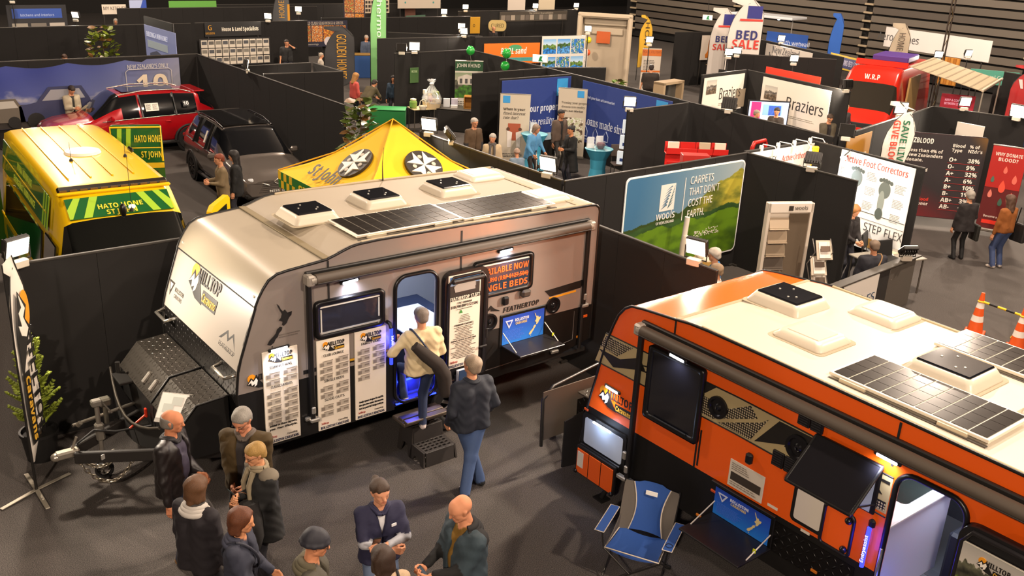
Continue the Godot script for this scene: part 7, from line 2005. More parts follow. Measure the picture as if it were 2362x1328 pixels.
func gift_stand() -> void:
	var r := roll_up("green and white garden homes roll-up with a lawn picture", Vector3(18.55, .05, -26.9), -30, .95, 2.0, "d8d2c4", [["JOHN RHIND", .06, .92, .11, "e4ded0", {"w": .8, "z": .014}]])
	rect(r, "green_heading", 0, 1.66, .95, .32, "1c4a28", .004)
	picture(r, "garden_photo", 0, .75, .95, .85, scenic(8, ["8a9a7a", "b8b4a0"], "5a5a4a", "3a6a1c", .3), .006)
	flat(r, "photo_house", [[.1, 1.2], [.1, 1.45], [.4, 1.55], [.7, 1.45], [.7, 1.2]], "cfc8bc", .009)
	for i in 3: rect(r, "photo_window", .16 + .18 * i, 1.24, .09, .16, "4a4a48", .012)
	fine(r, .08, .65, .75, 5, .06, "6a6458")
	sign_board("poster", "small green picture poster on the gift stand partition", Vector3(17.0, 1.4, -27.3), 0, .34, .5, "3a5a2c", [["ROSE", .5, .75, .07, "b8c8a0", {"al": "c"}]], 0.0, "poster")
	table("long black skirted table of gifts", Vector3(18.2, 0, -25.7), -52, 2.3, .8, .74, "4a4640", "2a2826")
	table("round corner table with cream cloth and papers", Vector3(16.9, 0, -26.4), -10, .8, .6, .74, "b8a67e")
	table("green skirted table by the pink shirted woman", Vector3(15.75, 0, -26.75), -35, 1.3, .7, .76, "1c7a3a", "1a7236")
	var gb := thing("gift_basket", "gift basket wrapped in crinkled clear film with a ribbon top", "gift basket", Vector3(17.25, .74, -26.35))
	put(gb, "basket", mb().lathe([Vector2(0, 0), Vector2(.28, 0), Vector2(.32, .2), Vector2(.3, .2)], 18), M("c8b490", .8))
	var g := RandomNumberGenerator.new(); g.seed = 9
	var fm := mb().lathe([Vector2(.32, .15), Vector2(.34, .3), Vector2(.24, .5), Vector2(.06, .72), Vector2(.04, .78), Vector2(.16, .9)], 11)
	for i in fm.v.size(): fm.v[i] += Vector3(sin(i * 1.7), cos(i * 2.3), sin(i * .9)) * .012
	put(gb, "clear_film", fm, M("e8ecec", .08, 0, {"alpha": .35, "coat": 1.0}))
	for i in 9: put(gb, "gift_item", mb().box(Vector3(g.randf_range(-.18, .18), .2 + g.randf() * .3, g.randf_range(-.18, .18)), Vector3(.12, .16, .12), .02, Basis(Vector3.UP, g.randf() * 3)), M(["e8e0cc", "c8a860", "d8d4cc", "8a9a5a", "b88a8a"][i % 5], .4))
	put(gb, "bow", mb().ball(Vector3(0, .76, 0), Vector3(.09, .05, .07), 10, 6), M("d8d8d8", .2, .5))
	var jr := thing("candy_jar", "round glass jar of green sweets on the corner table", "jar", Vector3(16.6, .74, -26.45))
	put(jr, "jar", mb().lathe([Vector2(.1, 0), Vector2(.13, .05), Vector2(.13, .2), Vector2(.09, .26)], 16), M("7a9a4a", .1, 0, {"coat": 1.0})); put(jr, "lid", mb().lathe([Vector2(.1, .26), Vector2(.1, .3), Vector2(0, .33)], 16), M("d8cfa8", .4))
	var bk := thing("wicker_basket", "small white wicker basket with hoop handle on the corner table", "basket", Vector3(16.75, .74, -26.1))
	put(bk, "bowl", mb().lathe([Vector2(0, 0), Vector2(.1, 0), Vector2(.14, .12), Vector2(.12, .12)], 14), M("d8cdb8", .8)); put(bk, "hoop", mb().tube([Vector3(-.13, .1, 0), Vector3(-.1, .28, 0), Vector3(0, .33, 0), Vector3(.1, .28, 0), Vector3(.13, .1, 0)], .012, 6), M("d8cdb8", .8))
	var wb := thing("wooden_crate", "open fronted honey coloured wooden crate on the gift table", "crate", Vector3(18.35, .74, -25.6), -40)
	put(wb, "crate_shell", mb().box(Vector3(0, .02, 0), Vector3(.5, .03, .34)).box(Vector3(0, .4, 0), Vector3(.5, .03, .34)).box(Vector3(-.24, .2, 0), Vector3(.03, .38, .34)).box(Vector3(.24, .2, 0), Vector3(.03, .38, .34)).box(Vector3(0, .2, -.16), Vector3(.46, .38, .02)), M("a87428", .6))
	for q in [["white picture frame on the gift table", Vector3(17.75, .74, -26.2), "d8dce0"], ["tall perspex leaflet frame on the gift table", Vector3(18.0, .74, -26.1), "c8c4d4"], ["white boxed gift lying on the table", Vector3(17.85, .74, -25.9), "e8e4dc"], ["pink bowl on the gift table", Vector3(18.6, .74, -25.1), "c89080"], ["small white vase by the flowers", Vector3(18.8, .74, -25.3), "e0d8c8"]]:
		small("gift_table_item", q[0], "table item", q[1], Vector3(.22, .28 if "frame" in q[0] else .1, .1), q[2], -35)
	var fw := shrub("flower_bouquet", "leafy white flower bouquet at the gift table's corner", Vector3(18.75, .74, -25.0), .55, .3, "5a7a2a", 60, .12, "d8cdb8")
	for i in 8: put(fw, "flower", mb().ball(Vector3(cos(i * 2.1) * .2, .35 + .05 * (i % 4), sin(i * 2.1) * .2), Vector3(.035, .03, .035), 8, 5), M("ece4d0", .6))
	for i in 3: # green balloons
		var b := thing("balloon", ["round green balloon floating before the garden homes banner", "green balloon tied above another on the back partition", "lower green balloon of the tied pair"][i], "balloon", [Vector3(18.95, 2.35, -26.6), Vector3(18.95, 2.5, -24.6), Vector3(18.95, 2.1, -24.65)][i])
		put(b, "skin", mb().ball(Vector3(0, .13, 0), Vector3(.15, .16, .15), 16, 10), M("1e9a34", .25, 0, {"coat": .8})); put(b, "knot", mb().lathe([Vector2(0, -.04), Vector2(.015, -.04), Vector2(.01, -.02)], 8), M("1c8a30"))
		put(b, "ribbon", mb().tube([Vector3(0, -.04, 0), Vector3(.02, -.2, .02), Vector3(0, -.35, 0)], .003, 4), M("c8c8c0"))
	flood("bright floodlight on the gift stand's front corner", Vector3(17.2, 2.43, -27.35), -30, -10, 16, true, .36)
	flood("unlit floodlight beside the gift stand's bright lamp", Vector3(16.7, 2.43, -27.35), -30, 30, 0, false, .34)
	var ct := thing("shopping_bag", "olive paper shopping bag on the floor by the green table", "bag", Vector3(15.6, 0, -27.0))
	put(ct, "bag", mb().box(Vector3(0, .2, 0), Vector3(.3, .4, .14), .01), M("5a4a22", .7)); put(ct, "handle", mb().tube([Vector3(-.08, .4, 0), Vector3(-.06, .5, 0), Vector3(.06, .5, 0), Vector3(.08, .4, 0)], .008, 5), M("3a3018"))

func car_display() -> void:
	var t := thing("car_banner", "long creased blue banner of utes with a ten year emblem", "banner", Vector3(3.6, .55, -29.03))
	var f := FastNoiseLite.new(); f.seed = 12; f.frequency = 1.3
	var tx := pixels(256, 80, func(u: float, v: float):
		var k := f.get_noise_2d(u * 6.0, v * 2.5)
		if v < .62: return Color("27357e").lerp(Color("8f8f98"), clampf(u * u * .9 + (v - .3) * .5, 0, 1)).lerp(Color("c0b8a8"), clampf((v - .42) * 3.0 + k * 1.2 - .3, 0, .75))
		return Color("3a332c").lerp(Color("241e1a"), clampf(k + .5, 0, 1)))
	var rows := []
	for i in 9:
		var r := PackedVector3Array()
		for j in 41:
			var u := j / 40.0; var v := i / 8.0
			var sag := .10 * v * absf(sin(u * PI * 4.0)) if u < .85 else 0.0
			r.append(Vector3(u * 6.3, v * 1.72 - sag * v + .05 * u, .03 + .035 * sin(u * 26.0 + v * 3.0) * (1.0 - u) * v))
		rows.append(r)
	var m := mb(); m.has_uv = true
	put(t, "cloth", m.grid(rows, false, true), tex_mat(tx, .6))
	txt(t, "NEW ZEALAND'S ONLY", 4.75, 1.56, .11, "c8c4bc", {"w": 1.2, "z": .085})
	txt(t, "10", 4.95, 1.0, .62, "d0c0a8", {"f": "sansb", "z": .085, "w": .95})
	put(t, "emblem_frame", mb().tube([Vector3(4.7, .55, .075), Vector3(4.7, 1.42, .075), Vector3(4.78, 1.48, .075), Vector3(5.95, 1.48, .075), Vector3(6.03, 1.42, .075), Vector3(6.03, .55, .075)], .012, 5), M("b8b4b4"))
	for q in [[.5, "5c544a", .95], [1.75, "2b3052", 1.35], [3.9, "20284a", 1.2]]: # printed utes
		var x: float = q[0]; var s: float = q[2]
		flat(t, "printed_ute", [[x, .2], [x, .2 + .32 * s], [x + .35 * s, .2 + .38 * s], [x + .6 * s, .2 + .68 * s], [x + 1.25 * s, .2 + .68 * s], [x + 1.4 * s, .2 + .4 * s], [x + 1.45 * s, .2]], q[1], .085)
		flat(t, "printed_window", [[x + .45 * s, .2 + .4 * s], [x + .64 * s, .2 + .62 * s], [x + 1.2 * s, .2 + .62 * s], [x + 1.3 * s, .2 + .42 * s]], "8a8a90" if q[0] > 1 else "a8a49c", .088)
		for w in [.3, 1.15]: flat(t, "printed_wheel", disc_poly(x + w * s, .2, .17 * s, .17 * s, 16), "121110", .089)
	var sv := sign_board("sign", "purple and green board reading save at the pump", Vector3(11.6, 1.15, -26.24), 0, 1.0, .95, "e0dcd4", [["SAVE", .5, .84, .17, "f0ece4", {"al": "c", "w": .62, "f": "sansb", "z": .012}], ["at the pump", .5, .62, .1, "f0ece4", {"al": "c", "w": .62, "f": "sansb", "it": .2, "z": .012}]])
	rect(sv, "purple_field", 0, .46, 1.0, .49, "7a3a8a", .004); flat(sv, "orange_drop", disc_poly(.78, .28, .17), "e0641c", .008); flat(sv, "green_wave", [[0, .46], [0, .36], [.5, .28], [1, .4], [1, .46]], "5aa02a", .007)
	var lg := sign_board("sign", "red toy shop sign on the fuel stand partition end", Vector3(12.93, .7, -24.9), -90, .48, .55, "a02018", [["LEGO", .5, .24, .12, "f0ece4", {"al": "c", "w": .4, "f": "sansb", "it": .2, "z": .012}]])
	for i in 4: rect(lg, "toy_brick", .06 + .1 * i, .26 + .04 * (i % 2), .08, .08, ["c8302a", "d8b030", "c83a30", "e0d8c8"][i], .008)
	flood("lamp glowing on the long partition by the fuel stand", Vector3(10.52, 2.43, -25.3), 70, -10, 8, true, .3)
	shrub("potted_magnolia", "tall leafy magnolia in a pot by the aisle behind the yellow tent", Vector3(10.62, 0, -19.2), 2.6, .6, "4a5a20", 190, .26)
	shrub("potted_laurel", "bushy laurel tree behind the blue car banner", Vector3(9.4, 0, -35.2), 2.6, .9, "66741c", 190, .26)
	var sc := board("projector_screen", "white home builder screen standing beside the car banner", "screen", Vector3(11.0, 1.1, -35.6), -88, 2.9, 1.5, "9ca2c4", 0, M("8a92bc", .5, 0, {"glow": .22}))
	txt(sc, "BUILDING A NEW HOME?", .2, 1.2, .16, "eef0f8", {"w": 2.0, "z": .012, "glow": .3})
	rect(sc, "house_roof", .25, .75, 1.9, .25, "c8dcec", .008); flat(sc, "house_photo", [[.4, 0], [.4, .55], [1.1, .7], [2.0, .5], [2.0, 0]], "6a7088", .008)
	put(sc, "screen_frame", mb().box(Vector3(1.3, .87, -.05), Vector3(2.7, 1.85, .06), .02), M("2a2826", .5)); put(sc, "stand", mb().box(Vector3(1.3, -.55, -.05), Vector3(1.0, 1.2, .08), .02), M("1c1a18"))
	var dm := thing("fabric_drum", "squat grey fabric drum seat behind the car banner", "seat", Vector3(10.2, 0, -33.6))
	put(dm, "drum", mb().lathe([Vector2(0, 0), Vector2(.42, 0), Vector2(.42, 1.3), Vector2(.38, 1.36), Vector2(0, 1.36)], 20), M("5a5248", .8)); put(dm, "rim", mb().lathe([Vector2(.425, 1.2), Vector2(.435, 1.22), Vector2(.425, 1.24)], 20), M("3a342c"))
	chair("brown chair behind the ambulance's open rear door", Vector3(5.9, 0, -20.6), 20, "5a4a3a")

func brazier_stand() -> void:
	for q in [["smaller white brazier banner with one photo on its corner", Vector3(23.15, 1.15, -19.86), 7, 2.3, 1.15, 1], ["larger white brazier banner with two photos", Vector3(25.44, 1.0, -19.4), -98.6, 2.9, 1.3, 2]]:
		var b := sign_board("banner", q[0], q[1], q[2], q[3], q[4], "d8cfc2", [["Braziers", .66, .5, .34, "2a2622", {"al": "c", "w": q[3] * .55}]], 0.0, "banner")
		for i in q[5]: picture(b, "photo", .15, .62 - .52 * i, .55, .44, scenic(20 + i, ["a8a49c", "c8c0b0"], "6a625a", "5a4a3a", .4), .006)
		fine(b, q[3] * .4, .3, q[3] * .45, 2, .05, "9a9284")
		if q[5] == 1: rect(b, "photo", 1.9, .05, .55, .6, "8a7a66", .006)
	var tv := thing("display_screen", "lit screen showing a blue house beside the larger brazier banner", "screen", Vector3(24.1, .95, -18.75), -38)
	put(tv, "bezel", mb().box(Vector3(.6, .4, 0), Vector3(1.3, .8, .05), .01), M("111012", .4)); put(tv, "stand", mb().box(Vector3(.6, -.45, -.03), Vector3(.3, .95, .05), .01), M("1a1918"))
	put(tv, "picture", mb().box(Vector3(.6, .4, .03), Vector3(1.22, .72, .01)), M("a8b8e0", .3, 0, {"glow": .7, "glowcol": "a8b8e8"}))
	for q in [[.05, .05, .3, .7, "c0306a"], [.42, .35, .6, .33, "7aa0e0"], [.6, .35, .38, .3, "24449a"], [.4, .06, .75, .26, "d8dce8"]]: put(tv, "screen_area", mb().box(Vector3(q[0] + q[2] * .5, q[1] + q[3] * .5, .037), Vector3(q[2], q[3], .004)), M(q[4], .3, 0, {"glow": .6}))
	var c := thing("counter", "long white counter with rounded end at the brazier stand", "counter", Vector3(20.6, 0, -17.6), -60)
	put(c, "counter_body", mb().box(Vector3(1.6, .5, 0), Vector3(3.2, 1.0, .5), .04), M("c8bca8", .5)); put(c, "counter_top", mb().box(Vector3(1.6, 1.02, 0), Vector3(3.3, .05, .6), .02), M("d8cdba", .35))
	var lp := thing("laptop", "open laptop on the end of the white counter", "laptop", Vector3(22.0, 1.05, -14.9), 120)
	put(lp, "base", mb().box(Vector3(0, .01, 0), Vector3(.34, .02, .24), .005), M("2a2826")); put(lp, "screen", mb().box(Vector3(0, .12, -.12), Vector3(.34, .22, .012), .004, Basis(Vector3.RIGHT, -.25)), M("1a1918"))
	var sh := thing("wine_shelf", "pale wooden shelf unit with dark panes beside the smaller brazier banner", "shelf", Vector3(22.0, 0, -20.7), 8)
	put(sh, "frame", mb().box(Vector3(.05, 1.05, 0), Vector3(.1, 2.1, .4)).box(Vector3(1.05, 1.05, 0), Vector3(.1, 2.1, .4)).box(Vector3(.55, 2.08, 0), Vector3(1.1, .08, .4)).box(Vector3(.55, 1.3, .0), Vector3(1.1, .08, .36)), M("9a8466", .6))
	for i in 4: put(sh, "pane", mb().box(Vector3(.32 + .46 * (i % 2), 1.68 - .78 * (i / 2), -.05), Vector3(.4, .68, .05)), M(["2c2a28", "4a4844", "20303a", "3a3834"][i], .2))
	flood("domed lamp above the smaller brazier banner", Vector3(18.75, 2.43, -15.2), 120, -20, 8, true, .36)
	flood("bright floodlight on the partition by the red van windscreen", Vector3(24.9, 2.43, -16.0), 165, -12, 14, true, .34)
	flood("bright floodlight in front of the red van's bonnet", Vector3(22.6, 2.43, -12.85), -30, -8, 16, true, .36)
	var v := thing("van", "red campaign van with striped awning and an open side", "van", Vector3(30.6, 0, -18.2), -72)
	var red := M("c02414", .3, 0, {"coat": .8})
	var S := [[-2.9, .45, 1.25, .98, 2.55, .8, 0], [-2.8, .4, 1.25, 1.0, 2.62, .82, 0], [1.2, .4, 1.25, 1.0, 2.62, .82, 0], [1.6, .4, 1.25, 1.0, 2.5, .82, 0], [1.95, .4, 1.22, 1.0, 2.18, .84, 2], [2.6, .4, 1.2, .98, 1.4, .86, 0], [3.0, .45, 1.05, .94, 1.15, .8, 0], [3.1, .5, .8, .86, .85, .7, 0]]
	shell(v, S, red, M("2a2620", .1, 0, {"coat": 1.0}))
	for s in [-1.0, 1.0]:
		for z in [-1.7, 2.05]: arch(v, s * .97, z, .36, s); road_wheel(v, s * .975, z, .36, s)
		put(v, "wing_mirror", mb().box(Vector3(s * 1.18, 1.55, 2.05), Vector3(.2, .32, .12), .04), M("161513", .4))
	put(v, "grille", mb().box(Vector3(0, .95, 3.08), Vector3(1.1, .16, .06), .02), M("151413"))
	put(v, "roof_board", mb().box(Vector3(0, 2.72, .9), Vector3(1.7, .2, .04), .01, Basis(Vector3.RIGHT, -.5)), red)
	put(v, "roof_load", mb().box(Vector3(0, 2.78, -1.0), Vector3(1.2, .2, 1.6), .03), M("4a2a7a", .6))
	txt(v, "W.R.P", 0, 2.36, .16, "f0e4d8", {"al": "c", "z": 1.86, "f": "sansb", "w": .5})
	put(v, "side_opening", mb().box(Vector3(1.0, 1.4, .2), Vector3(.06, 1.9, 1.5)), M("b8965a", .6))
	var aw := put(v, "awning", mb().box(Vector3(0, 0, 0), Vector3(2.4, .03, 3.6), .01), M("a8987c", .8), Vector3(2.15, 2.5, -.5))
	aw.rotation.z = -.22
	for i in 9: put(aw, "awning_stripe", mb().box(Vector3(-1.1 + .27 * i, .018, 0), Vector3(.05, .008, 3.58)), M("8a7c64", .8))
	for z in [-2.2, 1.2]: put(v, "awning_post", mb().rod(Vector3(3.3, 0, z), Vector3(3.3, 2.25, z), .025, 8), M("b0a898", .4, .5))
	put(v, "awning_rail", mb().box(Vector3(3.3, 2.27, -.5), Vector3(.08, .1, 3.7), .02), M("c8bca6", .5))
	var rs := sign_board("display_screen", "glowing red information screen under the van awning", Vector3(31.2, 1.15, -16.4), -62, 1.05, .72, "c0203a", [["KEEP A CONNECTION", .5, .72, .07, "f4c8e0", {"al": "c", "w": .8, "glow": .4}], ["BETWEEN US AND YOU", .5, .56, .07, "f4c8e0", {"al": "c", "w": .8, "glow": .4}], ["VISIT US", .5, .16, .05, "f4d8dc", {"al": "c"}]], 0.0, "screen")
	put(rs, "stand", mb().box(Vector3(.5, -.55, -.05), Vector3(.1, 1.1, .06)).box(Vector3(.5, -1.12, -.05), Vector3(.7, .04, .4)), M("1a1918"))
	for q in [["red teardrop flag with a white bank mark behind the man in red", Vector3(33.4, 0, -15.2), 2.9], ["second red teardrop flag nearer the dark appliance board", Vector3(32.3, 0, -12.4), 2.4]]:
		var fl := flag("teardrop_flag", q[0], q[1], -50, q[2], .8, "c01a1c", "tear", true, .9)
		for s in 2: flat(fl, "white_mark", [[.18 + .2 * s, q[2] - .5], [.3 + .2 * s, q[2] - .5], [.38 + .14 * s, q[2] - .8], [.3 + .14 * s, q[2] - .8]], "f0e8e4", .03, .01)
	var tb := thing("bar_table", "tall pine bar table in front of the red van", "table", Vector3(25.4, 0, -15.4), 10)
	put(tb, "table_top", mb().box(Vector3(0, 1.05, 0), Vector3(.9, .05, .5), .01), M("a8803c", .5))
	for x in [-.38, .38]:
		for z in [-.2, .2]: put(tb, "leg", mb().box(Vector3(x, .52, z), Vector3(.07, 1.04, .07), .008), M("b08a48", .5))
	for i in 4: small("helmet", "small orange helmet on the tall bar table", "helmet", Vector3(25.15 + .17 * i, 1.075, -15.4), Vector3(.14, .11, .14), "d8561c", 0, .05, .3, "orange helmets on the bar table")
	small("blue_panel", "bright blue upright panel beside the bar table", "panel", Vector3(26.1, 0, -14.9), Vector3(.5, 1.15, .05), "2a7ac8", -60)
	small("ice_box", "low dark crate of bottles beside the van step", "crate", Vector3(27.2, 0, -14.3), Vector3(1.6, .9, .7), "2a2220", -20)
	var hb := sign_board("display_board", "dark appliance board with white lettering at the aisle edge", Vector3(29.6, .2, -11.4), -78, 1.4, 2.2, "2c2a28", [["Haier", .5, .85, .17, "d8d4cc", {"al": "c"}]])
	fine(hb, .25, 1.6, .9, 3, .09, "8a867e", {"al": "c"})
	for q in [["white box of leaflets on the brazier stand's table", Vector3(23.4, .78, -14.6), "e0d4cc"], ["small price stand on the brazier stand's table", Vector3(23.7, .78, -14.9), "d8d0c4"], ["red booklet box on the brazier stand's table", Vector3(24.0, .78, -14.9), "8a2028"]]: small("table_box", q[0], "box", q[1], Vector3(.34, .22, .2), q[2], -30)
	table("low table of leaflets at the brazier stand's front", Vector3(23.7, 0, -14.7), -20, 1.5, .6, .78, "a89a88", "2a2724")

func far_booths() -> void:
	var bl := thing("tiered_seating", "wall of folded tiered seating with long grey riser boards", "seating", Vector3(46, 0, -46), -90)
	for i in 12:
		for j in 4:
			var gap := 8.6 * j
			put(bl, "riser_board", mb().box(Vector3(gap + 4.15, .75 + .42 * i, .04 * (i % 2)), Vector3(8.2, .33, .05), .01), M(["5e564c", "686056", "544c44"][(i + j) % 3], .5))
	for j in 5:
		for i in 12: put(bl, "step_edge", mb().box(Vector3(8.6 * j - .15, .62 + .42 * i, .1), Vector3(.5, .1, .12), .01), M("a8977c", .6))
	put(bl, "dark_backing", mb().box(Vector3(17, 2.8, -.2), Vector3(36, 5.4, .1)), M("12100e", .9))
	put(bl, "balcony_beam", mb().box(Vector3(17, 6.1, .1), Vector3(36, .9, .5), .02), M("8c7450", .7))
	var mast := thing("lattice_mast", "tall dark lattice mast rising behind the striped awning", "mast", Vector3(36.4, 0, -19.4))
	for x in [-.12, .12]: put(mast, "upright", mb().rod(Vector3(x, 0, 0), Vector3(x, 9, 0), .03, 6), M("3a3028", .5, .4))
	for i in 22: put(mast, "brace", mb().rod(Vector3(-.12 if i % 2 else .12, .4 * i, 0), Vector3(.12 if i % 2 else -.12, .4 * i + .4, 0), .015, 5), M("5a4a2c", .5, .4))
	var T := "d8d0c0"
	var S := [
		["display_board", "dark kitchen board with a blue strip and framed rooms", Vector3(8.5, 1.0, -45.8), 2, 2.4, 1.4, "1c1c20", [["kitchens and interiors", .5, .7, .1, "a8b8d8"]]],
		["sign", "white kitchen company sign on the far partition", Vector3(13.0, 1.75, -48.1), 0, 1.1, .45, "d8cdbc", [["MY KITCHEN", .55, .6, .14, "4a4038"]]],
		["banner", "white banner crossed by a diagonal blue stripe", Vector3(13.5, 1.0, -45.5), 0, .75, 1.6, "a8b4d8", []],
		["display_board", "tall walnut veneer panel board beside the wooden chair", Vector3(16.2, 1.0, -47.3), 0, 1.75, 1.3, "6a4a20", []],
		["sign", "green heading board over the walnut panels", Vector3(14.9, 2.35, -44.4), 0, 2.2, .3, "5a9a3a", []],
		["sign", "black heading reading house and land specialists with gold logo", Vector3(13.95, 1.85, -37.62), 0, 2.35, .55, "141212", [["House & Land Specialists", .62, .5, .15, "e4dccc", {"al": "c", "w": 1.55, "f": "sansb"}], ["G", .09, .62, .18, "d89a1c"], ["GOLDEN", .09, .24, .07, "d89a1c"]]],
		["display_board", "dark spice board reading world class seasonings with food photos", Vector3(18.3, 1.2, -38.5), -6, 2.3, 1.1, "1a1a30", [["WORLD CLASS SEASONINGS & SPICES", .5, .9, .11, "c8bca8", {"al": "c", "w": 1.9, "f": "serif"}], ["meat seasonings", .25, .1, .07, "b8b0a0"]]],
		["display_board", "tall spice banner with red food photos behind the counter", Vector3(21.6, .9, -40.5), -20, 1.0, 2.2, "20182a", [["SPICES & RUBS", .5, .35, .1, "d8ccb8"]]],
		["display_board", "white board of black pictograms above the spice stand", Vector3(24.4, 2.0, -44.2), -2, 1.8, .9, "b8a890", []],
		["display_board", "white route map board with teal dots", Vector3(26.8, 2.2, -44.3), -3, 2.6, .95, "b4a898", []],
		["display_board", "sage green garden board under the brown feather flag", Vector3(25.4, 1.4, -41.2), 10, 1.3, .75, "3a5a4a", [["garden care", .5, .6, .12, "a8b8a0"]]],
		["poster", "grey mountain photo poster with a printed code panel", Vector3(27.0, 1.1, -40.0), -9, .65, 1.1, "8a8078", []],
		["poster", "mustard yellow poster with a small figure", Vector3(28.0, 1.4, -39.6), -9, .68, .8, "c8941c", [["o", .5, .5, .18, "4a3414"]]],
		["sign", "round ended gold sign reading cured", Vector3(29.5, 1.45, -39.9), -20, .95, .55, "c8b070", [["CURED", .5, .5, .17, "2a2010", {"al": "c", "w": .7}]]],
		["banner", "white banner with an orange top edge near the cheese sign", Vector3(32.6, 1.5, -42.4), -40, .95, 1.4, "c8bcae", []],
		["banner", "cream floral banner beside the pink strip", Vector3(34.6, 1.5, -42.2), -40, .9, 1.4, "bcae94", []],
		["banner", "wide orange pool shop banner", Vector3(22.35, 1.35, -30.46), -8, 2.55, .8, "d8701c", [["POOL sand", .52, .62, .24, "e8e4d8", {"al": "c", "w": 1.2, "f": "sansb", "it": .15}], ["SHOP | SERVICE | SPAS | ABOVE GROUND POOLS", .5, .22, .07, "3a8a8a", {"al": "c", "w": 2.4}]]],
		["display_board", "white board of blue swimming pool photos", Vector3(24.95, .9, -30.08), -8, 2.1, 1.5, "d8d4cc", []],
		["display_board", "white pool price list panel", Vector3(27.2, .75, -31.2), -25, 1.0, .95, "d4d0c8", []],
		["roll_up_banner", "grey and orange pool filter roll-up beside the pool shell", Vector3(28.3, .3, -27.7), -30, .8, 1.8, "b8aea0", [["POOL FILTERS", .5, .92, .09, "7a3a14"]]],
		["picture", "tall photo of a copper still on the tasting bar wall", Vector3(33.9, 1.15, -29.52), -10, .8, 1.1, "c8bcae", []],
		["display_board", "dark barrel photo panel behind the tasting bar", Vector3(35.6, .9, -29.22), -10, 1.3, 1.8, "3a2a1c", []],
		["sign", "large white bed company sign with a red strip", Vector3(34.12, 1.3, -26.1), -109, 3.3, 1.0, "d8d0c6", [["New Zealand", .45, .8, .26, "5a5a60", {"al": "c", "w": 2.0, "f": "serif"}], ["bed | company", .48, .48, .3, "4a4a50", {"al": "c", "w": 2.6, "f": "serif"}]]],
		["sign", "yellow edged blue bed company sign behind the red van", Vector3(34.6, 1.7, -23.2), -115, 2.7, .55, "c8a81c", [["A NEW ZEALAND BED COMPANY", .5, .5, .2, "d8d4e8", {"al": "c", "w": 2.3, "z": .014}]]],
		["display_board", "blue board of a bathroom stand under the white lit canopy", Vector3(39.8, 1.3, -30.5), -80, 2.2, .9, "2a58b0", [["Bath wetwall", .7, .5, .2, "d8e0f0"]]],
		["display_board", "purple mattress banner with a yellow diamond", Vector3(36.7, .7, -29.6), -40, .7, 1.5, "2a2478", []],
		["sign", "long white lit fascia sign below the seating boards", Vector3(40.0, 2.2, -24.2), -100, 5.4, .85, "dcd8d4", [["Aero homes", .14, .5, .3, "4a4a4a"]]],
		["sign", "teal heading board of a far leaflet stand", Vector3(34.6, 1.9, -17.3), -62, 1.6, .5, "4a9a84", [["The Coastal Company", .5, .5, .13, "d8e0d8"]]],
		["sign", "white and teal stand board by the far aisle", Vector3(35.5, 1.0, -15.7), -62, 1.8, 1.3, "b0a898", [["ASK ABOUT", .5, .3, .18, "e4e0d8"]]],
		["display_board", "wooden slat board behind the lattice mast", Vector3(38.2, 1.2, -20.4), -90, .8, 1.1, "b07428", []],
		["sign", "dark board with large grey letters below the bed flags", Vector3(29.3, .9, -24.5), -55, 1.3, .75, "22201e", [["NZ", .5, .5, .5, "a89c8c", {"al": "c", "w": .9}]]],
		["display_board", "long photo frieze above the floral partition", Vector3(30.5, 1.85, -40.3), 0, 4.6, .5, "4a443c", [["The common floral exhibition", .6, .8, .09, "b8ae9c"]]],
		["display_board", "red trailer canopy panel above the larger brazier banner", Vector3(26.3, 1.9, -20.0), -98, 2.4, .6, "d0341c", []],
	]
	var N := {}
	for q in S:
		var ls := []
		for l in q[7]: ls.append(l if l.size() > 5 else l + [{"al": "c"}])
		N[q[1]] = sign_board(q[0], q[1], q[2], q[3], q[4], q[5], q[6], ls, .22 if "round ended" in q[1] else 0.0, "banner" if "banner" in q[0] else ("poster" if q[0] == "poster" else ("picture" if q[0] == "picture" else ("sign" if q[0] == "sign" else "display board"))))
	for q in S:
		for x in [.06, .94]: put(N[q[1]], "support_post", mb().box(Vector3(q[4] * x, (q[5] * .5 - q[2].y) * .5, -.035), Vector3(.04, q[2].y + q[5] * .5, .03)), M("2a2622"))
	var k := S.map(func(q): return N[q[1]])
	rect(k[0], "blue_strip", .2, .85, 2.0, .4, "2a4a9a", .002)
	for i in 3: rect(k[0], "room_photo", .15 + .75 * i, .1, .62, .55, ["8a8478", "6a645c", "a8a096"][i], .006)
	flat(k[2], "blue_stripe", [[0, .0], [.2, 0], [.75, 1.2], [.75, 1.6], [.6, 1.6]], "2a4aa8", .006)
	for i in 5: rect(k[3], "veneer_panel", .03 + .34 * i, .03, .3, 1.24, ["5a3a14", "8a6a34", "6a4818", "9a7a40", "7a5420"][i], .006)
	var food := [blot(1, ["8a3a14", "c8782a", "5a1c0c", "e0b060", "3a5a1c"]), blot(2, ["a8501c", "d89a4a", "6a2410", "c8b48a"]), blot(3, ["7a2a10", "b8641c", "e0a83a", "4a1808"])]
	for i in 4: picture(k[6], "food_photo", .1 + .54 * i, .22, .5, .68, food[i % 3], .006)
	flat(k[6], "white_plate", disc_poly(1.4, .22, .2), "c8c0c4", .012)
	for i in 4: picture(k[7], "food_photo", .05 + .46 * (i % 2), .9 + .62 * (i / 2), .43, .58, food[(i + 1) % 3], .006)
	flat(k[7], "white_plate", disc_poly(.35, .5, .26), "c8bcc0", .012)
	var g := RandomNumberGenerator.new(); g.seed = 4
	for i in 40: rect(k[8], "pictogram", .08 + .17 * (i % 10), .08 + .2 * (i / 10), .1 + g.randf() * .04, .12, "2a241e", .006)
	for i in 9: flat(k[9], "route_dot", disc_poly(1.3 + cos(PI * i / 8) * .85, .3 + sin(PI * i / 8) * .5, .05, .05, 10), "3a8a84", .006)
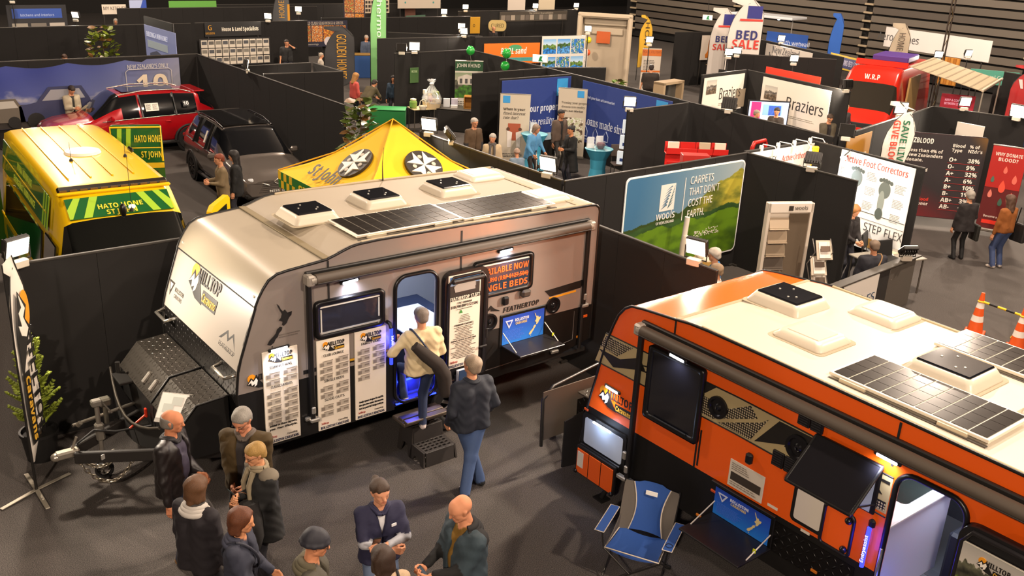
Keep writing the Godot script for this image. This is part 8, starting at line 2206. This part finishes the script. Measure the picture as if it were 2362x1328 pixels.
	picture(k[11], "mountain_photo", .04, .45, .57, .6, scenic(31, ["b8b0a8", "d8d0c8"], "5a544e", "3a3632", .35), .006)
	var pools := [scenic(41, ["4a90d8", "a8c8e8"], "3a5a2a", "4a8ac8", .3), scenic(42, ["78b0e0", "c8dcec"], "5a7a3a", "2a78c8", .4), blot(7, ["2a68c0", "3a88d8", "4a7a3a", "c8d0d8", "1c4a9a"], 3.0)]
	for i in 6: picture(k[17], "pool_photo", .06 + .68 * (i % 3), .1 + .7 * (i / 3), .62, .58, pools[(i * 2 + i / 3) % 3], .006)
	rect(k[16], "teal_strip", 0, .1, 2.55, .14, "4a9a98", .003); flat(k[16], "palm_mark", disc_poly(1.4, .62, .3, .12), "4a9a6a", .005)
	fine(k[18], .08, .8, .38, 10, .06, "8a867e"); fine(k[18], .54, .8, .38, 10, .06, "8a867e")
	for y in [1.5, .85]: rect(k[19], "orange_strip", 0, y, .8, .26 if y > 1 else .07, "b8601c", .003)
	fine(k[19], .08, 1.35, .6, 7, .06, "6a625a")
	put(k[20], "printed_still", mb().lathe([Vector2(.16, .1), Vector2(.18, .25), Vector2(.06, .4), Vector2(.05, .7), Vector2(.02, .9)], 14, Transform3D(Basis().scaled(Vector3(1, 1, .05)), Vector3(.45, 0, .012))), M("b86a1c", .4))
	for i in 5: flat(k[21], "printed_barrel", disc_poly(.3 + .6 * (i % 2), .35 + .55 * (i / 2), .24), ["8a6238", "7a522c", "94703f", "6a4a28", "7a5a34"][i], .006)
	rect(k[22], "red_strip", .2, .08, 2.8, .15, "c83a2c", .006)
	rect(k[23], "blue_field", .06, .07, 2.58, .41, "2a2c62", .004)
	flat(k[25], "yellow_diamond", [[.35, .45], [.62, .8], [.35, 1.15], [.08, .8]], "b8b82a", .006)
	for i in 4: flat(k[25], "purple_dot", disc_poly(.35 + cos(PI / 2 * i) * .17, .8 + sin(PI / 2 * i) * .22, .07, .07, 12), "2a2478", .01)
	for i in 6: rect(k[29], "slat", .04 + .125 * i, .02, .1, 1.06, ["a86a20", "c08434"][i % 2], .01, .02)
	for i in 14: rect(k[31], "frieze_photo", .08 + .32 * i, .06, .28, .26, ["8a8074", "6a625a", "a89c8c", "5a564e"][i % 4], .006)
	var pr := thing("photo_rack", "rack of many framed house photos under the house and land heading", "display rack", Vector3(13.7, .75, -37.55))
	put(pr, "rack_back", mb().box(Vector3(1.45, .5, -.02), Vector3(2.95, 1.05, .03)), M("1c1a1a", .6))
	for i in 10:
		for j in 3:
			var f := put(pr, "photo_frame", mb().box(Vector3(.16 + .287 * i, .17 + .33 * j, .01), Vector3(.255, .3, .02), .004), M("c8bfb0", .5))
			put(f, "house_photo", mb().box(Vector3(.16 + .287 * i, .21 + .33 * j, .022), Vector3(.2, .13, .006)), M(["5a5650", "7a766c", "4a4c50"][(i + j) % 3], .5))
	for q in [["tall black and gold feather flag reading golden homes", Vector3(17.6, 0, -39.4), 100, 3.6, .75, "1c1a1c", "GOLDEN HOMES", "c8922a"], ["lower black and gold feather flag leaning over the aisle", Vector3(15.9, 0, -31.3), 105, 2.9, 1.1, "1c1a1c", "GOLDEN HOMES", "c8922a"], ["tall pale green feather flag with white lettering", Vector3(18.4, 0, -32.4), 150, 4.3, .62, "7aba72", "thermomix", "e8f0e4"], ["white feather flag reading bed sale with blue top", Vector3(31.9, 0, -26.4), 20, 4.2, 1.4, "d4ccc4", "", ""], ["smaller white bed sale flag behind the first", Vector3(32.2, 0, -27.6), 20, 3.7, 1.0, "d0c8c0", "", ""], ["yellow honey flag beside the white pool shell", Vector3(32.2, 0, -31.8), 10, 3.0, .6, "d8a818", "HONEY", "3a2a10"], ["slim blue feather flag by the seating wall", Vector3(37.6, 0, -25.4), 20, 3.6, .55, "1c58b0", "", ""], ["cream feather flag with dark lettering behind the red van", Vector3(34.8, 0, -20.8), 15, 3.7, .75, "a89c86", "HOME OF NATURE", "4a4238"], ["dark brown food feather flag at the spice stand", Vector3(27.6, 0, -44.9), 20, 3.3, .6, "5a3424", "", ""]]:
		var f := flag("feather_flag" if not "honey" in q[0] else "teardrop_flag", q[0], q[1], rad_to_deg(atan2(-q[1].x, -q[1].z)) + 14.0, q[3], q[4], q[5], "feather" if not "honey" in q[0] else "tear", false, .6)
		if q[6]: txt(f, q[6], q[4] * .55, q[3] * .62, q[4] * .3, q[7], {"al": "c", "w": q[3] * .55, "z": .03, "rot": 90 if "golden" in q[0] else -90})
		if "golden" in q[0]: put(f, "gold_edge", mb().box(Vector3(q[4] * .94, q[3] * .5, .02), Vector3(q[4] * .13, q[3] * .62, .02)), M("c88a1c", .6))
		if "bed sale" in q[0]:
			for s in [-1, 1]: rect(f, "blue_top", q[4] * .5, q[3] * .8, q[4] * .44, q[3] * .12, "2a2c78", .02 * s)
			rect(f, "red_edge", q[4] * .3, q[3] * .775, q[4] * .68, q[3] * .02, "c83a30", .024)
			txt(f, "BED", q[4] * .55, q[3] * .64, q[4] * .26, "2a2c6a", {"al": "c", "z": .03, "f": "sansb"}); txt(f, "SALE", q[4] * .55, q[3] * .55, q[4] * .26, "c83a30", {"al": "c", "z": .03, "f": "sansb"})
	var sh := thing("pool_shell", "large white fibreglass pool shell standing on end", "pool", Vector3(29.2, 0, -31.0), -48)
	put(sh, "rim", mb().box(Vector3(-1.1, 1.55, 0), Vector3(.2, 3.1, .14), .05).box(Vector3(1.1, 1.55, 0), Vector3(.2, 3.1, .14), .05).box(Vector3(0, 3.05, 0), Vector3(2.4, .2, .14), .05), M("c4b49c", .3, 0, {"coat": .5}))
	put(sh, "basin", mb().box(Vector3(0, 1.5, -.5), Vector3(2.05, 3.0, .05), .02).box(Vector3(-1.0, 1.5, -.25), Vector3(.05, 3.0, .5)).box(Vector3(1.0, 1.5, -.25), Vector3(.05, 3.0, .5)).box(Vector3(0, 2.95, -.25), Vector3(2.0, .05, .5)), M("b3a48e", .3, 0, {"coat": .5}))
	for i in 2: put(sh, "moulded_step", mb().box(Vector3(0, 2.75 - .4 * i, -.42 + .0 * i), Vector3(1.9 - .3 * i, .3, .1 + .12 * (1 - i)), .04), M("bcae98", .3, 0, {"coat": .5}))
	put(sh, "orange_card", mb().box(Vector3(-.05, 2.1, -.3), Vector3(.6, .5, .02)), M("b8541c", .5))
	var sc := table("spice counter with blue skirt and straw edge", Vector3(21.4, 0, -36.9), -20, 2.6, .7, 1.0, "8a6a30", "24487e")
	for i in 2: put(sc, "food_skirt_print", mb().box(Vector3(-.2 + .5 * i, .5, .36), Vector3(.48, .7, .01)), tex_mat(food[i]))
	table("dark tasting bar with pale wooden top", Vector3(34.8, 0, -28.2), -22, 2.6, .6, 1.05, "b8945a", "1c1816")
	for i in 14: # bottles on the bar
		var b := thing("bottle", "small amber bottle on the tasting bar", "bottle", Vector3(33.75 + .165 * i, 1.05, -28.75 + .068 * i + .12 * (i % 2)), 0, "bottles on the tasting bar")
		put(b, "glass", mb().lathe([Vector2(.045, 0), Vector2(.045, .16), Vector2(.018, .21), Vector2(.018, .28), Vector2(0, .28)], 10), M(["7a3a10", "3a2010", "c8a060", "d8c8a0"][i % 4], .15)); put(b, "cap", mb().lathe([Vector2(.02, .27), Vector2(.02, .31), Vector2(0, .31)], 8), M("c8b890", .4))
	table("white bed base at the bed stand", Vector3(38.2, 0, -23.3), -100, 2.0, 1.4, .6, "c8bcae", "b8aea2")
	table("white slatted display bench at the kitchen stand", Vector3(9.6, 0, -45.0), 0, 1.5, .6, .75, "d8cfc0")
	chair("honey coloured wooden chair beside the walnut panels", Vector3(14.9, 0, -46.3), 20, "a86a20")
	chair("black chair at the blue striped banner", Vector3(14.2, 0, -45.2), -20, "1a1816")
	var tl := thing("tile_rack", "stepped rack of pale tile samples", "rack", Vector3(19.3, 0, -44.6), -30)
	for i in 7: put(tl, "tile_shelf", mb().box(Vector3(.6, .5 + .22 * i, -.08 * i), Vector3(1.5, .16, .04), .004, Basis(Vector3.RIGHT, -.5)), M(["b8a890", "a8987e", "c8bca8", "9a8a72"][i % 4], .5))
	shrub("potted_fern", "leafy green plant at the pool stand's corner", Vector3(25.4, 0, -26.0), 1.2, .5, "5a7a22", 70, .28)
	for q in [["green exit sign with running figure above the gift partition", Vector3(19.7, 2.42, -23.8), "e8f0ec", .5], ["green exit sign with running figure over the tasting bar", Vector3(34.2, 2.9, -29.6), "e0ece4", .45], ["small lit exit sign hanging on a wire near the roof edge", Vector3(32.0, 4.1, -30.2), "b8c858", .35], ["small lit exit sign hanging beside the first near the roof edge", Vector3(33.2, 4.0, -30.0), "b8c858", .35]]:
		var e := thing("exit_sign", q[0], "exit sign", q[1], -50)
		put(e, "case", mb().box(Vector3(0, .12, 0), Vector3(q[3], .24, .06), .01), M("d8d4c8", .4)); put(e, "face", mb().box(Vector3(0, .12, .033), Vector3(q[3] * .92, .2, .01)), M(q[2], .4, 0, {"glow": .5}))
		if q[3] < .4: txt(e, "EXIT", 0, .12, .12, "2a5a1c", {"al": "c", "z": .042, "f": "sansb"})
		else: flat(e, "running_figure", [[-.05, .04], [.0, .2], [.08, .2], [.05, .1], [.12, .04]], "1c8a4a", .042)
		if q[1].y > 2.6: put(e, "hanging_wire", mb().rod(Vector3(0, .24, 0), Vector3(-.3, 10, 0), .012, 5), M("2a2826"))
	for q in [["orange balloon on the pool price panel", Vector3(28.3, 1.4, -31.0), "e05a2a"], ["yellow balloon on the pool shell edge", Vector3(28.5, 1.9, -31.2), "d8d02a"], ["lime balloon above the pool price panel", Vector3(27.6, 1.75, -31.2), "7ac83a"]]:
		var b := thing("balloon", q[0], "balloon", q[1])
		put(b, "skin", mb().ball(Vector3(0, .12, 0), Vector3(.13, .14, .13), 12, 8), M(q[2], .3)); put(b, "knot", mb().lathe([Vector2(0, -.04), Vector2(.015, -.04), Vector2(.01, -.02)], 8), M(q[2]))
	var fl := 0
	for q in [[Vector3(19.3, 2.45, -40.4), "above the house and land heading", 12.0], [Vector3(16.6, 2.45, -37.6), "beside the golden homes flag", 10.0], [Vector3(25.8, 2.45, -45.1), "under the route map board", 12.0], [Vector3(25.7, 2.45, -38.3), "between the poster wall and sage board", 10.0], [Vector3(22.6, 2.45, -32.4), "behind the orange pool banner", 9.0], [Vector3(21.6, 2.45, -30.8), "at the orange pool banner's end", 9.0], [Vector3(28.4, 2.45, -40.4), "over the gold cheese sign", 10.0], [Vector3(33.0, 2.45, -40.5), "on the floral partition", 12.0], [Vector3(27.6, 2.45, -30.3), "beside the pool shell", 9.0], [Vector3(35.9, 2.45, -40.5), "at the floral partition's far end", 12.0], [Vector3(28.6, 2.43, -20.6), "behind the red van roof", 10.0], [Vector3(34.4, 2.6, -18.5), "at the striped awning's corner", 10.0], [Vector3(36.2, 2.6, -18.3), "over the teal leaflet stand", 8.0], [Vector3(27.6, 2.43, -22.7), "beneath the bed sale flags", 12.0], [Vector3(28.3, 2.43, -22.9), "beside the lamp beneath the bed sale flags", 8.0], [Vector3(27.3, 2.45, -26.4), "over the pool filter roll-up", 8.0], [Vector3(33.9, 2.45, -25.2), "on the bed company partition", 9.0], [Vector3(9.6, 2.45, -39.2), "beside the framed kitchen rooms", 9.0], [Vector3(8.7, 2.6, -45.4), "over the dark kitchen board", 9.0], [Vector3(25.2, 2.46, -12.55), "before the red flag", 6.0]]:
		flood("small bright floodlight " + q[1], q[0], -25.0 - 13.0 * (fl % 3), -14, q[2], true, .3, 8.0, not fl in [1, 2, 5, 6, 7, 9, 16, 19])
		fl += 1
	var cn := thing("lit_canopy", "white canopy with spot lamps at a far bathroom stand", "canopy", Vector3(39.4, 0, -32.0), -80)
	for x in [-.2, 2.8]: put(cn, "canopy_post", mb().rod(Vector3(x, 0, -.2), Vector3(x, 2.85, -.2), .03, 6), M("8a8680"))
	put(cn, "canopy_top", mb().box(Vector3(1.3, 2.9, -.5), Vector3(3.4, .12, 1.6), .02), M("d8dce0", .4)); put(cn, "white_panel", mb().box(Vector3(0, 2.0, 0), Vector3(1.0, 1.7, .06), .01), M("e8ecf0", .4))
	for i in 3: put(cn, "spot_lamp", mb().ball(Vector3(.4 + .9 * i, 2.82, .1), Vector3(.07, .04, .07), 10, 6), M("ffffff", .4, 0, {"glow": 8.0}))

func held(t: Node3D, called: String, label: String, cat: String, at: Vector3, size: Vector3, hex: String, tilt := 0.0, s := 1.0) -> void:
	var o := thing(called, label, cat, t.transform * (at * s), rad_to_deg(t.rotation.y))
	put(o, called + "_body", mb().box(Vector3.ZERO, size, minf(.006, size.y * .4), Basis(Vector3.RIGHT, tilt)), M(hex, .3))
	put(o, called + "_face", mb().box(Basis(Vector3.RIGHT, tilt) * Vector3(0, size.y * .5, 0), Vector3(size.x * .86, .002, size.z * .86), 0, Basis(Vector3.RIGHT, tilt)), M("3a4a5a", .15))

func people() -> void:
	var V := func(x: float, y: float, z: float) -> Vector3: return Vector3(x, y, z)
	var out := Vector3(.6, -.2, -1)
	var outr := Vector3(-.6, -.2, -1)
	person("man in black leather jacket over a purple-grey jumper with brown shoes", Vector3(2.54, 0, -8.6), 48, {"near": true, "h": 1.78, "w": 1.08, "belly": 1.15, "skin": "c07c58", "hair": "fringe", "haircol": "8a8278", "top": "1e1c1c", "shirt": "3a3444", "open": .085, "pants": "232838", "shoes": "8a6a44", "hem": .84, "collar": "242224", "look": 12, "grough": .4, "lh": [Vector3(.1, .98, .24), out, Vector3(-.6, 0, .2), .5], "rf": Vector3(-.12, 0, .06)})
	person("man in olive brown waxed jacket looking down through glasses", Vector3(3.2, 0, -8.25), -44, {"near": true, "h": 1.8, "w": 1.12, "skin": "c48462", "hair": "short", "haircol": "a09a90", "top": "4a3a1c", "shirt": "22201f", "open": .06, "collar": "5a5048", "nod": 20, "look": -10, "glasses": "2a2018", "hem": .8, "lh": [Vector3(.08, .98, .22), out, Vector3(-.6, 0, .2), .7], "rh": [Vector3(-.08, .96, .22), outr, Vector3(.6, 0, .2), .7], "pants": "1c1c20"})
	var w3 := person("woman with short blond hair in black coat with patterned shoulders", Vector3(3.12, 0, -7.72), -86, {"near": true, "h": 1.66, "w": 1.08, "skin": "cc9068", "hair": "short", "haircol": "b8904a", "top": "211e1e", "hem": .66, "flare": .02, "scarf": "8a7e66", "glasses": "3a3028", "nod": 10, "pants": "1a1a1e", "bust": true, "rh": [Vector3(.02, 1.2, .27), outr, Vector3(.4, -.3, -.6), .9], "lh": [Vector3(.06, 1.08, .24), out, Vector3(-.6, 0, .2), .8]})
	for s in [-1.0, 1.0]: put(w3, "knitted_yoke", mb().ball(Vector3(s * .15, 1.40, -.01), Vector3(.11, .07, .105), 14, 8), M("a89c88", .95, 0, {"noise": [40.0, .35, 1.0, .5], "world": false})).scale = Vector3.ONE * .95
	held(w3, "phone", "dark phone held to her chest by the woman with blond hair", "phone", Vector3(.04, 1.26, .33), Vector3(.075, .01, .15), "1c2a2a", -.9, .95)
	var cj := thing("folded_jacket", "dark jacket folded over the blond woman's arm", "jacket", w3.transform * Vector3(.12, .82, .2), rad_to_deg(w3.rotation.y))
	put(cj, "fold", mb().tube([Vector3(0, .28, 0), Vector3(.03, .12, .02), Vector3(.04, -.1, .0), Vector3(.03, -.28, -.02)], [.09, .12, .11, .05], 12), M("1c1918", .9)); put(cj, "sleeve", mb().tube([Vector3(-.06, .2, .05), Vector3(-.07, .0, .08), Vector3(-.05, -.2, .06)], .045, 10), M("242020", .9))
	person("brown haired visitor in dark jacket with a grey lined hood", Vector3(2.36, 0, -7.43), 118, {"near": true, "h": 1.66, "w": 1.08, "hair": "bob", "haircol": "6a4422", "top": "262022", "hood": "b8b2aa", "scarf": "3a3634", "pants": "141416", "hem": .74, "skin": "cc9068"})
	person("auburn haired woman in navy hooded sweatshirt", Vector3(2.5, 0, -6.78), 52, {"near": true, "h": 1.66, "hair": "bob", "haircol": "6e3a18", "top": "343646", "hood": "3a3c4c", "garment": "sweatshirt", "pants": "20222a", "hem": .88, "strap": "2a2c38", "bust": true, "skin": "cc8c62", "lh": [Vector3(.12, .98, .26), out, Vector3(-.6, 0, .2), .7], "rh": [Vector3(-.1, .94, .26), outr, Vector3(.6, 0, .2), .7]})
	person("man in navy knitted beanie, glasses and olive hooded jacket", Vector3(2.8, 0, -6.0), 62, {"near": true, "h": 1.78, "w": 1.1, "hair": "beanie", "haircol": "2a2a34", "top": "4a463a", "hood": "58523f", "glasses": "141210", "skin": "c88660", "pants": "23252c", "nod": 10})
	var w7 := person("woman staff member in navy polo shirt over pale sleeves, arms crossed", Vector3(3.74, 0, -6.49), -16, {"near": true, "h": 1.68, "hair": "bun", "haircol": "4a3626", "top": "232340", "sleeve": "b4b6be", "cuff": .5, "shirt": "c8c8cc", "garment": "polo_shirt", "collar": "232340", "pants": "5a6a84", "hem": .84, "bust": true, "skin": "cf9270", "look": 10, "nod": 2, "vee": .2, "lh": [Vector3(-.03, 1.17, .29), Vector3(1, -.9, .4), Vector3(-.2, -.6, -.6), 1.1], "rh": [Vector3(.04, 1.10, .26), Vector3(-1, -.9, .4), Vector3(.3, 0, -.8), 1.0]})
	held(w7, "phone", "black phone in the polo shirt woman's crossed hand", "phone", Vector3(-.1, 1.24, .29), Vector3(.075, .012, .15), "1a1818", -1.0, .96)
	put(w7, "watch", mb().lathe([Vector2(.034, -.015), Vector2(.036, 0), Vector2(.034, .015)], 12, Transform3D(Basis(Vector3.BACK, .9), Vector3(.0, 1.1, .24))), M("151517", .3))
	put(w7, "shirt_emblem", mb().box(Vector3(.1, 1.24, .145), Vector3(.05, .025, .01), 0, Basis(Vector3.UP, .3)), M("e0e0e4"))
	var w8 := person("brown bobbed woman in cream jacket with her back turned, black bag strap", Vector3(3.28, 0, -5.62), 172, {"near": true, "h": 1.62, "hair": "bob", "haircol": "3e2818", "top": "c4a888", "strap": "17151a", "pants": "22222a", "hem": .8})
	var m9 := person("bald man in black and slate-blue hooded jacket using a phone", Vector3(4.16, 0, -5.69), -96, {"near": true, "h": 1.8, "w": 1.15, "belly": 1.1, "hair": "bald", "top": "36454f", "sleeve": "191819", "shirt": "7a5a20", "open": .035, "vee": .34, "hood": "191819", "skin": "d08e68", "nod": 18, "look": -6, "pants": "23252c", "hem": .82, "lh": [Vector3(.07, 1.07, .34), out, Vector3(-.5, .7, .2), .8], "rh": [Vector3(-.09, 1.07, .34), outr, Vector3(.5, .7, .2), .8]})
	var yo := mb()
	for s in [-1.0, 1.0]: yo.ball(Vector3(s * .13, 1.36, -.015), Vector3(.13, .085, .115), 14, 8)
	put(m9, "jacket_yoke", yo, M("191819", .85)).scale = Vector3.ONE * 1.03
	held(m9, "phone", "black phone in the bald man's hands", "phone", Vector3(-.01, 1.08, .43), Vector3(.15, .012, .075), "151414", .5, 1.03)
	person("grey haired man in dark navy fleece jacket and blue jeans, back turned", Vector3(5.84, 0, -7.97), 176, {"near": true, "h": 1.8, "w": 1.1, "hair": "short", "haircol": "b09a80", "top": "232834", "collar": "1c202a", "pants": "42567c", "leg": 1.2, "hem": .83, "look": 14, "nod": -8, "rf": Vector3(.14, 0, -.14), "lf": Vector3(-.16, 0, .02), "rh": [Vector3(-.25, .9, .1), outr], "lh": [Vector3(.25, .9, .1), out]})
	var w11 := person("woman in cream puffer jacket stepping up into the silver caravan", Vector3(5.76, .41, -8.93), 172, {"near": true, "h": 1.66, "w": 1.12, "hair": "short", "haircol": "8a7c70", "top": "dcc79c", "fold": .009, "pants": "26304e", "leg": 1.05, "shoes": "d8ccc8", "hem": .84, "strap": "2a3348", "strapside": 1.0, "lf": Vector3(.1, .26, .34), "rf": Vector3(-.02, 0, .0), "lh": [Vector3(.28, 1.2, .26), out], "rh": [Vector3(-.16, 1.08, .22), outr]})
	put(w11, "shawl", mb().tube([Vector3(.17, 1.24, -.15), Vector3(.03, 1.1, -.19), Vector3(-.12, .96, -.19), Vector3(-.22, .78, -.17), Vector3(-.27, .5, -.15)], [.06, .085, .09, .1, .085], 12), M("2e2723", .95))
	var F := [
		["red haired visitor in khaki shirt beside the grey car", V.call(7.3, 0, -19.25), -100, {"h": 1.68, "haircol": "8a3c18", "top": "7c6a4c", "pants": "4a4a38", "hem": .74, "lh": [Vector3(.1, 1.1, .28), out], "rh": [Vector3(-.1, 1.12, .28), outr]}],
		["woman with long dark hair in black beside the red haired visitor", V.call(7.68, 0, -19.4), -120, {"h": 1.68, "hair": "long", "haircol": "1c1614", "top": "1c1918", "hem": .7}],
		["man in cream zip jacket reading his phone behind the red car", V.call(6.7, 0, -28.82), 12, {"h": 1.74, "haircol": "2e2018", "top": "b8ac92", "shirt": "2a2826", "open": .03, "nod": 35, "lh": [Vector3(.06, 1.1, .27), out], "rh": [Vector3(-.06, 1.1, .27), outr]}],
		["man with short brown hair behind the blue car banner", V.call(8.15, 0, -35.4), 10, {"h": 1.72, "haircol": "4a2e1a", "top": "8a8478", "nod": 25}],
		["fair haired woman in coral pink top at the green table", V.call(15.5, 0, -28.4), 90, {"h": 1.68, "hair": "long", "haircol": "c08a48", "top": "d85a50", "pants": "20222c", "shoes": "d8c8b8", "nod": 20, "lh": [Vector3(.1, 1.0, .25), out]}],
		["person in olive top bending over the green table", V.call(15.6, 0, -27.7), 110, {"h": 1.72, "haircol": "2a2018", "top": "4a4228", "pants": "2a2a30", "lean": 48, "hipz": -.1, "lh": [Vector3(.12, .9, .55), Vector3(1, 0, -1)], "rh": [Vector3(-.12, .88, .55), Vector3(-1, 0, -1)]}],
		["stallholder with dark hair seated behind the green table", V.call(16.9, 0, -28.2), -40, {"h": 1.55, "hair": "long", "haircol": "20181a", "top": "34485a"}],
		["white haired man in brown quilted vest and glasses", V.call(14.45, 0, -20.05), 0, {"h": 1.74, "w": 1.08, "haircol": "d0c8bc", "top": "5a4630", "sleeve": "2c2c30", "glasses": "2a2420"}],
		["white haired woman in cream jacket and grey scarf", V.call(14.0, 0, -18.6), -35, {"h": 1.64, "hair": "short", "haircol": "c8c0b4", "top": "cbb592", "scarf": "5a5654", "look": -20}],
		["visitor in a knitted bobble hat beyond the tent partition", V.call(14.25, 0, -17.9), 160, {"h": 1.36, "hair": "beanie", "haircol": "b89a86", "top": "7a8ea0"}],
		["grey haired woman in sky blue cardigan leaning on a walking frame", V.call(15.75, 0, -19.2), 10, {"h": 1.64, "hair": "bob", "haircol": "9a8470", "top": "5a9ccc", "pants": "2a2624", "hem": .72, "lean": 12, "lh": [Vector3(.25, .92, .3), out], "rh": [Vector3(-.25, .92, .3), outr]}],
		["bearded man in brown suit jacket with a white name tag", V.call(17.35, 0, -19.95), 0, {"h": 1.76, "w": 1.05, "haircol": "1c1614", "top": "5a4a3e", "shirt": "1a1818", "open": .03, "vee": .3, "pants": "2c2826", "skin": "a8704c"}],
		["woman with black hair bun in black dress by the teal table", V.call(16.45, 0, -18.4), -95, {"h": 1.66, "hair": "bun", "haircol": "151212", "top": "1c1817", "hem": .45, "flare": .04, "skin": "b87c54", "rh": [Vector3(-.1, 1.1, .3), outr], "lh": [Vector3(.1, 1.1, .3), out]}],
		["big man in black shirt walking away past the white pool shell", V.call(26.5, 0, -25.4), 140, {"h": 1.85, "w": 1.25, "haircol": "2a1c14", "top": "2a1e16", "cuff": .5, "pants": "201c1a"}],
		["white haired woman in black jacket carrying a printed bag", V.call(20.1, 0, -9.45), 150, {"h": 1.56, "haircol": "a8a094", "hair": "curly", "top": "1e1a18", "hem": .74, "flare": .03, "pants": "1c1a1a", "rh": [Vector3(-.12, 1.1, .24), outr]}],
		["woman in rust brown jumper and jeans with black shoulder bag", V.call(20.3, 0, -8.68), 165, {"h": 1.64, "hair": "long", "haircol": "5a3c28", "top": "8e5018", "garment": "jumper", "pants": "38486c", "leg": 1.15, "shoes": "c8bcb0", "hem": .86}],
		["fair haired consultant in black behind the consulting desk", V.call(16.45, 0, -9.98), -10, {"h": 1.66, "hair": "bob", "haircol": "a86e34", "top": "1e1a19", "nod": 25, "lh": [Vector3(.08, 1.0, .3), out], "rh": [Vector3(-.08, 1.0, .3), outr]}],
		["stout man in navy jacket seated with his back to the leaflet rack", V.call(15.75, -.42, -8.95), 150, {"h": 1.72, "w": 1.2, "haircol": "8a7460", "top": "22242e", "strap": "8a6a44"}],
		["white haired visitor with glasses seated before the green hills board", V.call(12.75, -.42, -10.2), -150, {"h": 1.7, "haircol": "e0d4c4", "hair": "curly", "glasses": "2a2018", "top": "3a7ab0"}],
		["grey haired visitor in white seated in front of the carpet stand", V.call(12.3, -.5, -9.75), -140, {"h": 1.7, "haircol": "a88c6c", "hair": "curly", "glasses": "241c16", "top": "d8d0c4"}],
		["grey haired man in dark suit before the lit house screen", V.call(23.6, 0, -18.1), 20, {"h": 1.6, "haircol": "a09484", "top": "3a3630"}],
		["dark haired man in brown top at the brazier laptop", V.call(24.1, 0, -17.7), -60, {"h": 1.7, "haircol": "2a1c14", "top": "3a3028", "lh": [Vector3(.1, 1.15, .3), out]}],
		["man in olive coat standing by the larger brazier banner", V.call(24.6, 0, -16.2), -30, {"h": 1.74, "w": 1.1, "haircol": "4a3626", "top": "5a5240", "shirt": "201c1a", "open": .06, "hem": .66, "pants": "2a2620", "nod": 22, "glasses": "241c16", "lh": [Vector3(.06, .98, .26), out], "rh": [Vector3(-.06, .98, .26), outr]}],
		["visitor in dark gilet and pink shirt at the tall bar table", V.call(26.9, 0, -17.2), -20, {"h": 1.7, "haircol": "c89878", "top": "2a2224", "sleeve": "c86a8a"}],
		["visitor in purple jacket at the tall bar table", V.call(26.2, 0, -17.3), 40, {"h": 1.62, "haircol": "3a2a20", "top": "4a2a7a"}],
		["man in red shirt with hand on chin before the red flag", V.call(29.7, 0, -13.3), -30, {"h": 1.72, "haircol": "2a1a14", "top": "b01c1c", "skin": "b07850", "rh": [Vector3(0, 1.42, .2), outr]}],
		["grey haired visitor behind the lamp near the red flag", V.call(30.2, 0, -13.0), -40, {"h": 1.66, "haircol": "6a5c50", "top": "3a4a6a"}],
		["barman in white shirt and dark apron behind the tasting bar", V.call(36.4, 0, -30.3), -20, {"h": 1.76, "haircol": "2a1a12", "top": "1c2230", "sleeve": "e0d8cc"}],
		["visitor in camouflage top beside the purple mattress banner", V.call(35.0, 0, -26.4), 130, {"h": 1.65, "haircol": "3a2a1e", "top": "5a4a36"}],
		["woman with long red-brown hair beside the bed display", V.call(36.0, 0, -24.2), 120, {"h": 1.6, "hair": "long", "haircol": "5a2a18", "top": "2a2424"}],
		["man in black polo shirt talking on his phone by the golden flag", V.call(17.0, 0, -36.8), -15, {"h": 1.78, "w": 1.1, "haircol": "2a1c14", "top": "20201f", "cuff": .5, "lh": [Vector3(.14, 1.5, .1), Vector3(1, -1, .3)], "glasses": "1a1614"}],
		["white haired person in white behind the golden flag", V.call(17.4, 0, -34.6), 70, {"h": 1.5, "haircol": "c8b8a4", "top": "c8bcae"}],
		["stallholder in blue shirt behind the spice counter", V.call(21.3, 0, -37.9), -10, {"h": 1.72, "haircol": "c8b8a8", "top": "4a566a", "nod": 20}],
		["man with curly dark hair in cream jumper at the snack stand", V.call(24.3, 0, -38.6), 60, {"h": 1.74, "haircol": "1c1412", "hair": "curly", "top": "c8b498", "skin": "8a5636"}],
		["woman with long red hair in striped top at the snack stand", V.call(25.4, 0, -38.4), 10, {"h": 1.66, "hair": "long", "haircol": "8a3c1c", "top": "a8a49c"}],
		["bald man below the gold cheese sign", V.call(29.6, 0, -39.6), -10, {"h": 1.74, "hair": "fringe", "haircol": "8a6a54", "top": "242020"}],
		["white haired woman in dark clothes at the kitchen stand", V.call(13.2, 0, -46.8), -20, {"h": 1.7, "haircol": "c8bcac", "hair": "bob", "top": "221e1c"}],
		["white haired man in checked shirt at the wood panel stand", V.call(16.6, 0, -46.6), -10, {"h": 1.68, "haircol": "c8b8a4", "top": "54586a"}],
	]
	for q in F: person(q[0], q[1], q[2], q[3])
	var bag := thing("tote_bag", "black and yellow printed bag held by the woman in black jacket", "bag", Vector3(20.3, .5, -9.3), 60)
	put(bag, "bag", mb().box(Vector3(0, .15, 0), Vector3(.3, .36, .08), .02), M("1c1a14", .7)); put(bag, "print", mb().box(Vector3(0, .2, .043), Vector3(.2, .16, .006)), M("8a8018", .7))
	var b2 := thing("shoulder_bag", "black leather bag hanging at the rust jumper woman's hip", "bag", Vector3(20.5, .68, -8.48), 75)
	put(b2, "bag", mb().box(Vector3(0, .15, 0), Vector3(.34, .4, .1), .02), M("171413", .5)); put(b2, "strap", mb().tube([Vector3(-.1, .34, 0), Vector3(-.04, .66, -.02), Vector3(.04, .7, -.03), Vector3(.1, .34, 0)], .014, 6), M("171413", .5))
